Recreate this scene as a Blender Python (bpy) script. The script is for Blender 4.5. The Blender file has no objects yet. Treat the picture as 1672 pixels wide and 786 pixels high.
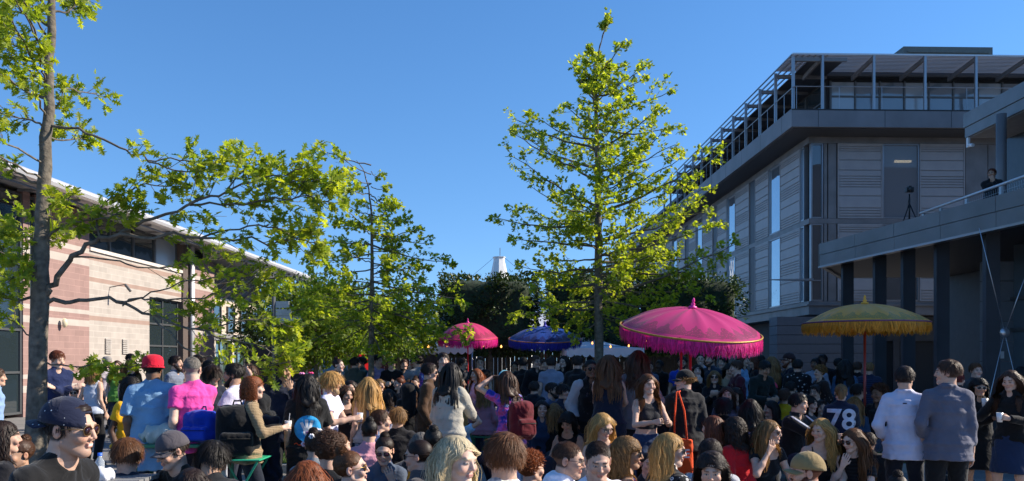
import bpy, bmesh, math, random
import numpy as np
from mathutils import Vector, Matrix
from mathutils.bvhtree import BVHTree
R = math.radians
SC = bpy.context.scene
COL = SC.collection
# ------------------------------------------------------------------ camera
FPX, HZ, CAMH = 1350.0, 588.0, 1.72          # focal length in photo pixels, horizon row, eye height
cam_d = bpy.data.cameras.new("camera"); cam = bpy.data.objects.new("camera", cam_d); COL.objects.link(cam)
cam.location = (0, 0, CAMH); cam.rotation_euler = (R(90), 0, 0)
cam_d.sensor_width = 36; cam_d.lens = 36 * FPX / 1672
cam_d.shift_y = (HZ - 393) / 1672
cam_d.clip_start = 0.1; cam_d.clip_end = 3000
SC.camera = cam
# ------------------------------------------------------------------ light
SUN_EL, SUN_AZ = 33.0, 6.0      # elevation; azimuth measured from +X (photo right) towards +Y (away)
sdir = Vector((math.cos(R(SUN_EL)) * math.cos(R(SUN_AZ)), math.cos(R(SUN_EL)) * math.sin(R(SUN_AZ)), math.sin(R(SUN_EL))))
W = bpy.data.worlds.new("World"); SC.world = W; W.use_nodes = True
nt = W.node_tree; bg = nt.nodes["Background"]
sky = nt.nodes.new("ShaderNodeTexSky"); sky.sky_type = 'NISHITA'; sky.sun_disc = False
sky.sun_elevation = R(SUN_EL); sky.sun_rotation = math.atan2(sdir.x, sdir.y)
sky.altitude = 50; sky.air_density = 1.0; sky.dust_density = 0.0; sky.ozone_density = 3.0
tcw = nt.nodes.new("ShaderNodeTexCoord"); mpw = nt.nodes.new("ShaderNodeVectorMath"); mpw.operation = 'MULTIPLY_ADD'
mpw.inputs[1].default_value = (1, 1, .85); mpw.inputs[2].default_value = (0, 0, .11)
nt.links.new(tcw.outputs["Generated"], mpw.inputs[0]); nt.links.new(mpw.outputs[0], sky.inputs["Vector"])
hsw = nt.nodes.new("ShaderNodeHueSaturation"); hsw.inputs["Saturation"].default_value = 1.21
mulw = nt.nodes.new("ShaderNodeVectorMath"); mulw.operation = 'MULTIPLY'; mulw.inputs[1].default_value = (.93, .945, 1.0)
nt.links.new(sky.outputs[0], hsw.inputs["Color"]); nt.links.new(hsw.outputs[0], mulw.inputs[0]); nt.links.new(mulw.outputs[0], bg.inputs[0]); bg.inputs[1].default_value = 0.124
sl = bpy.data.lights.new("sun", 'SUN'); sl.energy = 5.0; sl.angle = R(0.55); sl.color = (1.0, 0.90, 0.76)
so = bpy.data.objects.new("sun", sl); COL.objects.link(so); so.rotation_euler = sdir.to_track_quat('Z', 'Y').to_euler()
so.location = (20, 0, 30)
SC.view_settings.view_transform = 'Standard'; SC.view_settings.look = 'None'
SC.view_settings.exposure = 0.75; SC.view_settings.gamma = 1.0
try:
    SC.cycles.max_bounces = 5; SC.cycles.diffuse_bounces = 3; SC.cycles.glossy_bounces = 3; SC.cycles.transmission_bounces = 4
    SC.cycles.transparent_max_bounces = 6
    SC.cycles.sample_clamp_indirect = 6; SC.cycles.use_denoising = True
except Exception: pass

def at(px, py, Y):
    return Vector(((px - 836) / FPX * Y, Y, CAMH - (py - HZ) / FPX * Y))
def xz(px, Y): return (px - 836) / FPX * Y
def srgb(h):
    if isinstance(h, str):
        h = h.lstrip('#'); c = [int(h[i:i+2], 16) / 255 for i in (0, 2, 4)]
        return tuple(((x + .055) / 1.055) ** 2.4 if x > .04045 else x / 12.92 for x in c)
    return tuple(h)

# ------------------------------------------------------------------ materials
MATS = {}
def newmat(name):
    m = bpy.data.materials.new(name); m.use_nodes = True
    return m, m.node_tree, m.node_tree.nodes["Principled BSDF"]
def mat(name, color=(.5,.5,.5), rough=.6, metal=0, var=.12, scale=6, bump=0, bscale=40, spec=.5, trans=0, coord='Object', fine=0, alpha=1, ior=1.45):
    if name in MATS: return MATS[name]
    m, t, b = newmat(name); c = srgb(color); N = t.nodes; L = t.links
    tc = N.new("ShaderNodeTexCoord")
    b.inputs["Roughness"].default_value = rough; b.inputs["Metallic"].default_value = metal
    b.inputs["Specular IOR Level"].default_value = spec
    if trans: b.inputs["Transmission Weight"].default_value = trans; b.inputs["IOR"].default_value = ior
    if var:
        n = N.new("ShaderNodeTexNoise"); n.inputs["Scale"].default_value = scale; n.inputs["Detail"].default_value = 5
        L.new(tc.outputs[coord], n.inputs["Vector"])
        mr = N.new("ShaderNodeMapRange"); mr.inputs[1].default_value = .3; mr.inputs[2].default_value = .7
        mr.inputs[3].default_value = 1 - var; mr.inputs[4].default_value = 1 + var; L.new(n.outputs[0], mr.inputs[0])
        mx = N.new("ShaderNodeVectorMath"); mx.operation = 'SCALE'; mx.inputs[0].default_value = c
        L.new(mr.outputs[0], mx.inputs["Scale"]); L.new(mx.outputs[0], b.inputs["Base Color"])
    else: b.inputs["Base Color"].default_value = (*c, 1)
    if bump:
        n2 = N.new("ShaderNodeTexNoise"); n2.inputs["Scale"].default_value = bscale; n2.inputs["Detail"].default_value = 4
        L.new(tc.outputs[coord], n2.inputs["Vector"])
        bp = N.new("ShaderNodeBump"); bp.inputs["Strength"].default_value = bump; bp.inputs["Distance"].default_value = .02
        L.new(n2.outputs[0], bp.inputs["Height"]); L.new(bp.outputs[0], b.inputs["Normal"])
    MATS[name] = m; return m
def emit_mat(name, color, strength):
    if name in MATS: return MATS[name]
    m, t, b = newmat(name); b.inputs["Emission Color"].default_value = (*color, 1); b.inputs["Emission Strength"].default_value = strength
    b.inputs["Base Color"].default_value = (*color, 1); MATS[name] = m; return m

# ------------------------------------------------------------------ mesh helpers
def np_mesh(name, V, Q, smooth=True, col=None, T=None):
    """V (n,3), Q (m,4) quads, T (k,3) tris"""
    me = bpy.data.meshes.new(name)
    V = np.asarray(V, np.float32); Q = np.asarray(Q, np.int32).reshape(-1, 4)
    nT = 0 if T is None else len(T)
    me.vertices.add(len(V)); me.vertices.foreach_set("co", V.ravel())
    idx = Q.ravel(); 
    if nT: idx = np.concatenate([idx, np.asarray(T, np.int32).ravel()])
    me.loops.add(len(idx)); me.loops.foreach_set("vertex_index", idx)
    me.polygons.add(len(Q) + nT)
    ls = np.arange(len(Q)) * 4; lt = np.full(len(Q), 4)
    if nT: ls = np.concatenate([ls, len(Q) * 4 + np.arange(nT) * 3]); lt = np.concatenate([lt, np.full(nT, 3)])
    me.polygons.foreach_set("loop_start", ls.astype(np.int32)); me.polygons.foreach_set("loop_total", lt.astype(np.int32))
    me.polygons.foreach_set("use_smooth", np.full(len(Q) + nT, smooth, dtype=bool))
    if col is not None:
        a = me.color_attributes.new("tint", 'FLOAT_COLOR', 'POINT')
        c4 = np.ones((len(V), 4), np.float32); c4[:, :3] = col; a.data.foreach_set("color", c4.ravel())
    me.update(); me.validate()
    return me
def link(name, me, parent=None, m=None, loc=None, rotz=None):
    o = bpy.data.objects.new(name, me); COL.objects.link(o)
    if me is not None and m is not None:
        for mm in (m if isinstance(m, (list, tuple)) else [m]): me.materials.append(mm)
    if parent: o.parent = parent
    if loc is not None: o.location = loc
    if rotz is not None: o.rotation_euler = (0, 0, rotz)
    return o
def tag(o, label=None, cat=None, group=None, kind=None):
    if label: o['label'] = label
    if cat: o['category'] = cat
    if group: o['group'] = group
    if kind: o['kind'] = kind
    return o
def thing(name, label, cat, loc=(0,0,0), rotz=0, group=None):
    o = link(name, None, loc=loc, rotz=rotz); o.empty_display_size = .2
    return tag(o, label, cat, group)
def copy_tree(o, parent=None, label=None):
    c = o.copy(); COL.objects.link(c); c.parent = parent
    if label: c['label'] = label
    for ch in list(o.children): copy_tree(ch, c)
    return c
class MB:
    def __init__(s): s.v = []; s.f = []; s.mi = []; s.cur = 0
    def add(s, V, F):
        n = len(s.v); s.v += [tuple(v) for v in V]; s.f += [[i + n for i in f] for f in F]; s.mi += [s.cur] * len(F); return s
    def box(s, x0, x1, y0, y1, z0, z1):
        V = [(x, y, z) for z in (z0, z1) for y in (y0, y1) for x in (x0, x1)]
        return s.add(V, [(0,2,3,1), (4,5,7,6), (0,1,5,4), (1,3,7,5), (3,2,6,7), (2,0,4,6)])
    def hexa(s, P):     # 8 points: bottom 4 ccw, top 4 ccw
        return s.add(P, [(3,2,1,0), (4,5,6,7), (0,1,5,4), (1,2,6,5), (2,3,7,6), (3,0,4,7)])
    def bar(s, a, b, w, h=None, up=(0,0,1)):
        a = Vector(a); b = Vector(b); h = h or w; d = (b - a).normalized(); u = Vector(up)
        if abs(d.dot(u)) > .99: u = Vector((0,1,0))
        l = d.cross(u).normalized(); u = l.cross(d)
        P = []
        for c in (a, b):
            P += [c - l*w/2 - u*h/2, c + l*w/2 - u*h/2, c + l*w/2 + u*h/2, c - l*w/2 + u*h/2]
        return s.hexa(P)
    def tube(s, pts, rad, n=8, caps=True):
        pts = [Vector(p) for p in pts]
        if not isinstance(rad, (list, tuple)): rad = [rad] * len(pts)
        V = []; F = []; prev = None
        for i, p in enumerate(pts):
            d = (pts[min(i+1, len(pts)-1)] - pts[max(i-1, 0)]).normalized()
            if prev is None: u = d.orthogonal().normalized()
            else:
                u = prev - d * prev.dot(d); u = u.normalized() if u.length > 1e-5 else d.orthogonal().normalized()
            prev = u; w = d.cross(u)
            for k in range(n):
                a = 2 * math.pi * k / n; V.append(p + (u * math.cos(a) + w * math.sin(a)) * rad[i])
        for i in range(len(pts) - 1):
            for k in range(n): F.append((i*n + k, i*n + (k+1) % n, (i+1)*n + (k+1) % n, (i+1)*n + k))
        if caps: F.append(list(range(n))[::-1]); F.append([(len(pts)-1)*n + k for k in range(n)])
        return s.add(V, F)
    def lathe(s, prof, n=24, c=(0,0,0), sx=1, sy=1):
        V = []; F = []
        for r, z in prof:
            for k in range(n):
                a = 2*math.pi*k/n; V.append((c[0] + r*sx*math.cos(a), c[1] + r*sy*math.sin(a), c[2] + z))
        for i in range(len(prof) - 1):
            for k in range(n): F.append((i*n + k, i*n + (k+1) % n, (i+1)*n + (k+1) % n, (i+1)*n + k))
        return s.add(V, F)
    def build(s, name, m, parent=None, smooth=False, bevel=0, loc=None, rotz=None):
        me = bpy.data.meshes.new(name); me.from_pydata(s.v, [], s.f)
        ms = m if isinstance(m, (list, tuple)) else [m]
        for mm in ms: me.materials.append(mm)
        if len(ms) > 1: me.polygons.foreach_set("material_index", s.mi)
        if smooth: me.polygons.foreach_set("use_smooth", [True] * len(me.polygons))
        me.update()
        o = link(name, me, parent, loc=loc, rotz=rotz)
        if bevel:
            b = o.modifiers.new("bevel", 'BEVEL'); b.width = bevel; b.segments = 2; b.limit_method = 'ANGLE'
        return o
# ------------------------------------------------------------------ people: signed-distance bodies, meshed by surface nets
def axis(lo, hi, cb, zones):
    out = [lo]; x = lo
    while x < hi:
        s = cb
        for a, b, c in zones:
            d = max(a - x, x - b, 0); s = min(s, c + d * .35)
        x += s; out.append(x)
    return np.array(out, np.float32)
def smin(a, b, k):
    h = np.clip(.5 + .5 * (b - a) / k, 0, 1); return b + (a - b) * h - k * h * (1 - h)
def v3(*a): return np.array(a, np.float64)
def nrm(v):
    v = np.asarray(v, float); l = np.linalg.norm(v); return v / l if l > 1e-9 else v
def pd(P, X, Y, Z):
    t = P[0]
    if t in ('rc', 'fc', 'xrc'):
        a, b, ra, rb = P[1:5]; ab = b - a; L2 = float(ab @ ab) + 1e-9
        px, py, pz = X - a[0], Y - a[1], Z - a[2]
        tt = (px * ab[0] + py * ab[1] + pz * ab[2]) / L2; tc = np.clip(tt, 0, 1)
        d = np.sqrt((px - tc * ab[0])**2 + (py - tc * ab[1])**2 + (pz - tc * ab[2])**2) - (ra + (rb - ra) * tc)
        if t == 'fc':
            d = np.maximum(d, (tt - 1) * math.sqrt(L2))
        return d
    if t == 'ec':      # elliptical cone a->b, radii (rx,ry) , lateral axis lx
        a, b, ra, rb, lx = P[1:6]; ab = b - a; L = math.sqrt(float(ab @ ab)); u = ab / L; ly = np.cross(u, lx); ly /= np.linalg.norm(ly); lx = np.cross(ly, u)
        px, py, pz = X - a[0], Y - a[1], Z - a[2]
        tt = (px * u[0] + py * u[1] + pz * u[2]) / L; tc = np.clip(tt, 0, 1)
        qx = px * lx[0] + py * lx[1] + pz * lx[2]; qy = px * ly[0] + py * ly[1] + pz * ly[2]
        rx = ra[0] + (rb[0] - ra[0]) * tc; ry = ra[1] + (rb[1] - ra[1]) * tc
        k = np.sqrt((qx / rx)**2 + (qy / ry)**2)
        d = (k - 1) * np.minimum(rx, ry)
        return np.maximum(d, np.maximum(-tt, tt - 1) * L)
    if t in ('el', 'xel'):
        c, r, M = P[1:4]
        px, py, pz = X - c[0], Y - c[1], Z - c[2]
        if M is not None:
            px, py, pz = (px*M[0,0] + py*M[1,0] + pz*M[2,0]), (px*M[0,1] + py*M[1,1] + pz*M[2,1]), (px*M[0,2] + py*M[1,2] + pz*M[2,2])
        k0 = np.sqrt((px/r[0])**2 + (py/r[1])**2 + (pz/r[2])**2); k1 = np.sqrt((px/r[0]**2)**2 + (py/r[1]**2)**2 + (pz/r[2]**2)**2) + 1e-9
        return k0 * (k0 - 1) / k1
    if t == 'bx':      # rounded box c, half, M, round
        c, h, M, rr = P[1:5]
        px, py, pz = X - c[0], Y - c[1], Z - c[2]
        if M is not None:
            px, py, pz = (px*M[0,0] + py*M[1,0] + pz*M[2,0]), (px*M[0,1] + py*M[1,1] + pz*M[2,1]), (px*M[0,2] + py*M[1,2] + pz*M[2,2])
        qx, qy, qz = np.abs(px) - h[0] + rr, np.abs(py) - h[1] + rr, np.abs(pz) - h[2] + rr
        return np.sqrt(np.maximum(qx,0)**2 + np.maximum(qy,0)**2 + np.maximum(qz,0)**2) + np.minimum(np.maximum(qx, np.maximum(qy, qz)), 0) - rr
def pbb(P):
    t = P[0]
    if t in ('rc', 'fc', 'xrc'): r = max(P[3], P[4]); return np.minimum(P[1], P[2]) - r, np.maximum(P[1], P[2]) + r
    if t == 'ec': r = max(P[3][0], P[4][0], P[3][1], P[4][1]); return np.minimum(P[1], P[2]) - r, np.maximum(P[1], P[2]) + r
    if t in ('el', 'xel'): r = max(P[2]); return P[1] - r, P[1] + r
    if t == 'bx': r = float(np.linalg.norm(P[2])); return P[1] - r, P[1] + r
CORN = [(0,0,0),(1,0,0),(0,1,0),(1,1,0),(0,0,1),(1,0,1),(0,1,1),(1,1,1)]
EDG = [(0,1),(2,3),(4,5),(6,7),(0,2),(1,3),(4,6),(5,7),(0,4),(1,5),(2,6),(3,7)]
def mesh_sdf(prims, cb, zones=(), wr=0, seed=0, post=None, wf=1.0):
    """prims: list of (prim..., k) with k last. zones: [(center, half, cell)]"""
    los, his = zip(*[pbb(P) for P in prims if P[0][0] != 'x'])
    lo = np.min(los, 0) - .03; hi = np.max(his, 0) + .03
    ax = [axis(lo[i], hi[i], cb, [(c[i] - h, c[i] + h, s) for c, h, s in zones]) for i in range(3)]
    xs, ys, zs = ax
    F = np.full((len(xs), len(ys), len(zs)), .5, np.float32)
    for P in prims:
        k = P[-1]; a, b = pbb(P); mg = k + .03 + cb
        sl = []
        for i in range(3):
            i0 = max(0, np.searchsorted(ax[i], a[i] - mg) - 1); i1 = min(len(ax[i]), np.searchsorted(ax[i], b[i] + mg) + 1); sl.append(slice(i0, i1))
        X = xs[sl[0]][:, None, None]; Yv = ys[sl[1]][None, :, None]; Z = zs[sl[2]][None, None, :]
        if X.size == 0 or Yv.size == 0 or Z.size == 0: continue
        d = pd(P, X, Yv, Z).astype(np.float32); G = F[tuple(sl)]
        F[tuple(sl)] = smin(G, d, k) if P[0][0] != 'x' else -smin(-G, d, k)
    X = xs[:, None, None]; Yv = ys[None, :, None]; Z = zs[None, None, :]
    if wr:
        r = random.Random(seed); ph = [r.uniform(0, 6.3) for _ in range(6)]
        q = 2.6 * np.sin(11*X + 5*Z + ph[0]) + 2.2 * np.sin(9*Yv - 7*Z + ph[1]) + 1.3*np.sin(17*X*(1 if r.random() > .5 else -1) + 13*Z + ph[5])
        s1 = 1 if r.random() > .5 else -1
        n = np.sin(26*X*s1 + 12*Z + 9*Yv + q + ph[2]) * .5 + (1 - np.abs(np.sin(17*X*s1 - 13*Z + 12*Yv + .9*q + ph[3]))) * .9 - .4 + np.sin(-41*X*s1 + 19*Z + 30*Yv + q*1.6 + ph[4]) * .28
        F = F + (wr * n).astype(np.float32)
    if post is not None: F = post(F, X, Yv, Z).astype(np.float32)
    F[0], F[-1] = 1, 1; F[:, 0], F[:, -1] = 1, 1; F[:, :, 0], F[:, :, -1] = 1, 1
    S = F < 0
    nx, ny, nz = F.shape
    c = np.zeros((nx-1, ny-1, nz-1), np.int8)
    for dx, dy, dz in CORN: c += S[dx:nx-1+dx, dy:ny-1+dy, dz:nz-1+dz]
    m = (c > 0) & (c < 8); idx = np.full(m.shape, -1, np.int32); ci, cj, ck = np.nonzero(m); idx[ci, cj, ck] = np.arange(len(ci))
    fv = [F[ci+a, cj+b, ck+g] for a, b, g in CORN]; xv = [(xs[ci+a], ys[cj+b], zs[ck+g]) for a, b, g in CORN]
    acc = np.zeros((len(ci), 3)); cnt = np.zeros(len(ci))
    for a, b in EDG:
        fa, fb = fv[a], fv[b]; cr = (fa < 0) != (fb < 0)
        t = np.where(cr, fa / np.where(cr, fa - fb, 1), 0)
        for d in range(3): acc[:, d] += np.where(cr, xv[a][d] + t * (xv[b][d] - xv[a][d]), 0)
        cnt += cr
    V = acc / cnt[:, None]
    Q = []
    for d in range(3):
        A = S.take(range(0, F.shape[d]-1), d); B = S.take(range(1, F.shape[d]), d); cr = A != B
        i, j, k = np.nonzero(cr)
        o = [(0,1,2), (1,2,0), (2,0,1)][d]; co = [i, j, k]; e1, e2 = o[1], o[2]
        ok = (co[e1] > 0) & (co[e2] > 0) & (co[e1] < F.shape[e1]-1) & (co[e2] < F.shape[e2]-1)
        co = [q[ok] for q in co]; sg = A[co[0], co[1], co[2]]
        def g(u, w):
            z = [q.copy() for q in co]; z[e1] -= u; z[e2] -= w; return idx[z[0], z[1], z[2]]
        q = np.stack([g(1,1), g(0,1), g(0,0), g(1,0)], 1)
        q[~sg] = q[~sg][:, ::-1]; Q.append(q)
    return V, np.concatenate(Q)

def ik(a, t, l1, l2, hint):
    a = np.asarray(a, float); t = np.asarray(t, float); d = t - a; L = np.linalg.norm(d)
    if L > (l1 + l2) * .995: t = a + d / L * (l1 + l2) * .995; d = t - a; L = np.linalg.norm(d)
    if L < abs(l1 - l2) + .03: L = abs(l1 - l2) + .03
    u = nrm(d); x = (l1*l1 - l2*l2 + L*L) / (2*L); h = math.sqrt(max(l1*l1 - x*x, 0)); hp = nrm(np.asarray(hint) - u * (np.asarray(hint) @ u))
    return a + u*x + hp*h, t

HAIRC = dict(black='#17120f', dark='#2a1b13', brown='#4a3020', mid='#6a4529', auburn='#6b3820', ginger='#8f4f2b', dblond='#8d6a40', blond='#c49a5c', plat='#d8c8a4', grey='#7d776f', red='#6d2119')
SKIN = dict(pale=(.60,.40,.31), fair=(.54,.34,.25), tan=(.42,.25,.165), olive=(.36,.22,.14), brown=(.19,.10,.06), deep=(.085,.045,.03))
ARMS = dict(down=(.215,-.03,-.62), relax=(.215,-.10,-.55), hold=(.10,-.34,-.24), fwd=(.10,-.44,-.30), mouth=(.05,-.19,-.045), cheek=(.10,-.15,.0), head=(.12,-.10,.235),
            cross=(-.13,-.21,-.22), pocket=(.195,-.10,-.50), lap=(.10,-.27,-.44), knee=(.16,-.42,-.34), phone=(.06,-.33,-.14), back=(.20,.12,-.50), side=(.42,-.25,-.30),
            ground=(.34,.20,-.52), chin=(.04,-.20,-.07), hair=(.16,.0,.12), high=(.10,-.30,-.05), reach=(.18,-.50,-.18), far=(-.02,-.30,-.24))
def attr_mat(name, rough, spec=.4, transl=0, sss=0, sheen=0):
    if name in MATS: return MATS[name]
    m, t, b = newmat(name); N = t.nodes; L = t.links
    a = N.new("ShaderNodeAttribute"); a.attribute_name = "tint"; L.new(a.outputs[0], b.inputs["Base Color"])
    b.inputs["Roughness"].default_value = rough; b.inputs["Specular IOR Level"].default_value = spec
    if sheen: b.inputs["Sheen Weight"].default_value = sheen
    if sss:
        b.inputs["Subsurface Weight"].default_value = sss; b.inputs["Subsurface Radius"].default_value = (.012, .005, .003); b.inputs["Subsurface Scale"].default_value = 1
    if transl:
        tr = N.new("ShaderNodeBsdfTranslucent"); L.new(a.outputs[0], tr.inputs[0]); mx = N.new("ShaderNodeMixShader"); mx.inputs[0].default_value = transl
        L.new(b.outputs[0], mx.inputs[1]); L.new(tr.outputs[0], mx.inputs[2]); L.new(mx.outputs[0], N["Material Output"].inputs[0])
    MATS[name] = m; return m

def cloth(spec):
    """'pattern:#rrggbb[:#rrggbb]' or '#rrggbb'"""
    if 'cloth ' + spec in MATS: return MATS['cloth ' + spec]
    p = spec.split(':'); pat, cols = ('plain', p) if p[0].startswith('#') else (p[0], p[1:])
    c1 = srgb(cols[0]); c2 = srgb(cols[1]) if len(cols) > 1 else (.8, .8, .8)
    m, t, b = newmat('cloth ' + spec); N = t.nodes; L = t.links; tc = N.new("ShaderNodeTexCoord")
    b.inputs["Roughness"].default_value = .85 if pat not in ('leather', 'shine') else .42
    b.inputs["Specular IOR Level"].default_value = .25; b.inputs["Sheen Weight"].default_value = .15 if pat != 'leather' else 0
    def noise(sc, det=4):
        n = N.new("ShaderNodeTexNoise"); n.inputs["Scale"].default_value = sc; n.inputs["Detail"].default_value = det; L.new(tc.outputs["Object"], n.inputs["Vector"]); return n
    def ramp(src, pts):
        r = N.new("ShaderNodeValToRGB"); e = r.color_ramp.elements
        while len(e) < len(pts): e.new(.5)
        for i, (q, c) in enumerate(pts): e[i].position = q; e[i].color = (*c, 1)
        L.new(src, r.inputs[0]); return r
    if pat == 'floral':
        v = N.new("ShaderNodeTexVoronoi"); v.inputs["Scale"].default_value = 26; L.new(tc.outputs["Object"], v.inputs["Vector"])
        r = ramp(v.outputs["Distance"], [(.0, c1), (.16, c1), (.22, c2), (.34, c2), (.40, c1)]); out = r.outputs[0]
    elif pat == 'flowers':
        v = N.new("ShaderNodeTexVoronoi"); v.inputs["Scale"].default_value = 15; L.new(tc.outputs["Object"], v.inputs["Vector"]); n = noise(60)
        ad = N.new("ShaderNodeMath"); ad.operation = 'MULTIPLY_ADD'; L.new(n.outputs[0], ad.inputs[0]); ad.inputs[1].default_value = .5; L.new(v.outputs["Distance"], ad.inputs[2])
        r = ramp(ad.outputs[0], [(.0, c2), (.42, c2), (.5, c1)]); out = r.outputs[0]
    elif pat == 'dots':
        v = N.new("ShaderNodeTexVoronoi"); v.inputs["Scale"].default_value = 34; v.inputs["Randomness"].default_value = .25; L.new(tc.outputs["Object"], v.inputs["Vector"])
        r = ramp(v.outputs["Distance"], [(.0, c2), (.08, c2), (.11, c1)]); out = r.outputs[0]
    elif pat == 'tiedye':
        n = noise(9, 5); r = ramp(n.outputs[0], [(.3, (.02,.02,.12)), (.42, c1), (.5, (.35,.08,.4)), (.56, c2), (.62, (.05,.08,.4)), (.72, (.5,.6,.8))]); out = r.outputs[0]
    elif pat in ('stripe', 'check', 'knit'):
        w = N.new("ShaderNodeTexWave"); w.bands_direction = 'Z'; w.inputs["Scale"].default_value = {'stripe': 9, 'check': 12, 'knit': 22}[pat]; w.inputs["Distortion"].default_value = .4
        L.new(tc.outputs["Object"], w.inputs["Vector"]); r = ramp(w.outputs["Fac"], [(.4, c1), (.6, c2)]); out = r.outputs[0]
        if pat == 'check':
            w2 = N.new("ShaderNodeTexWave"); w2.bands_direction = 'X'; w2.inputs["Scale"].default_value = 12; L.new(tc.outputs["Object"], w2.inputs["Vector"])
            r2 = ramp(w2.outputs["Fac"], [(.4, c1), (.6, c2)]); mx = N.new("ShaderNodeMix"); mx.data_type = 'RGBA'; mx.inputs[0].default_value = .5
            L.new(r.outputs[0], mx.inputs[6]); L.new(r2.outputs[0], mx.inputs[7]); out = mx.outputs[2]
    else:
        n = noise(5, 6); r = ramp(n.outputs[0], [(.3, tuple(x*.86 for x in c1)), (.7, tuple(min(x*1.12, 1) for x in c1))]); out = r.outputs[0]
    L.new(out, b.inputs["Base Color"])
    n = noise(230 if pat != 'knit' else 60, 3); bp = N.new("ShaderNodeBump"); bp.inputs["Strength"].default_value = .12 if pat != 'knit' else .4; bp.inputs["Distance"].default_value = .006
    L.new(n.outputs[0], bp.inputs["Height"])
    n3 = noise(13, 3); n3.inputs["Distortion"].default_value = 1.2; bp2 = N.new("ShaderNodeBump"); bp2.inputs["Strength"].default_value = .55; bp2.inputs["Distance"].default_value = .02
    L.new(n3.outputs[0], bp2.inputs["Height"]); L.new(bp.outputs[0], bp2.inputs["Normal"]); L.new(bp2.outputs[0], b.inputs["Normal"])
    MATS['cloth ' + spec] = m; return m

def make_shoe():
    bm = MB(); secs = [(-.17, .035, .05), (-.14, .045, .06), (-.08, .048, .07), (0, .042, .095), (.05, .04, .11), (.075, .03, .10)]
    V = []; F = []; n = 10
    for y, w, h in secs:
        for k in range(n):
            a = math.pi * k / (n - 1); V.append((w * math.cos(a), y, .008 + (h - .008) * math.sin(a)**.7))
        V.append((-w, y, 0)); V.append((w, y, 0))
    N_ = n + 2
    for i in range(len(secs) - 1):
        for k in range(N_): F.append((i*N_ + k, i*N_ + (k+1) % N_, (i+1)*N_ + (k+1) % N_, (i+1)*N_ + k))
    F.append(list(range(N_))); F.append([(len(secs)-1)*N_ + k for k in range(N_)][::-1])
    me = bpy.data.meshes.new("shoe"); me.from_pydata(V, [], F); me.polygons.foreach_set("use_smooth", [True]*len(F)); me.materials.append(mat("shoe leather", (.03,.03,.035), .6)); return me
SHOE = None
PEOPLE = {}

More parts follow.
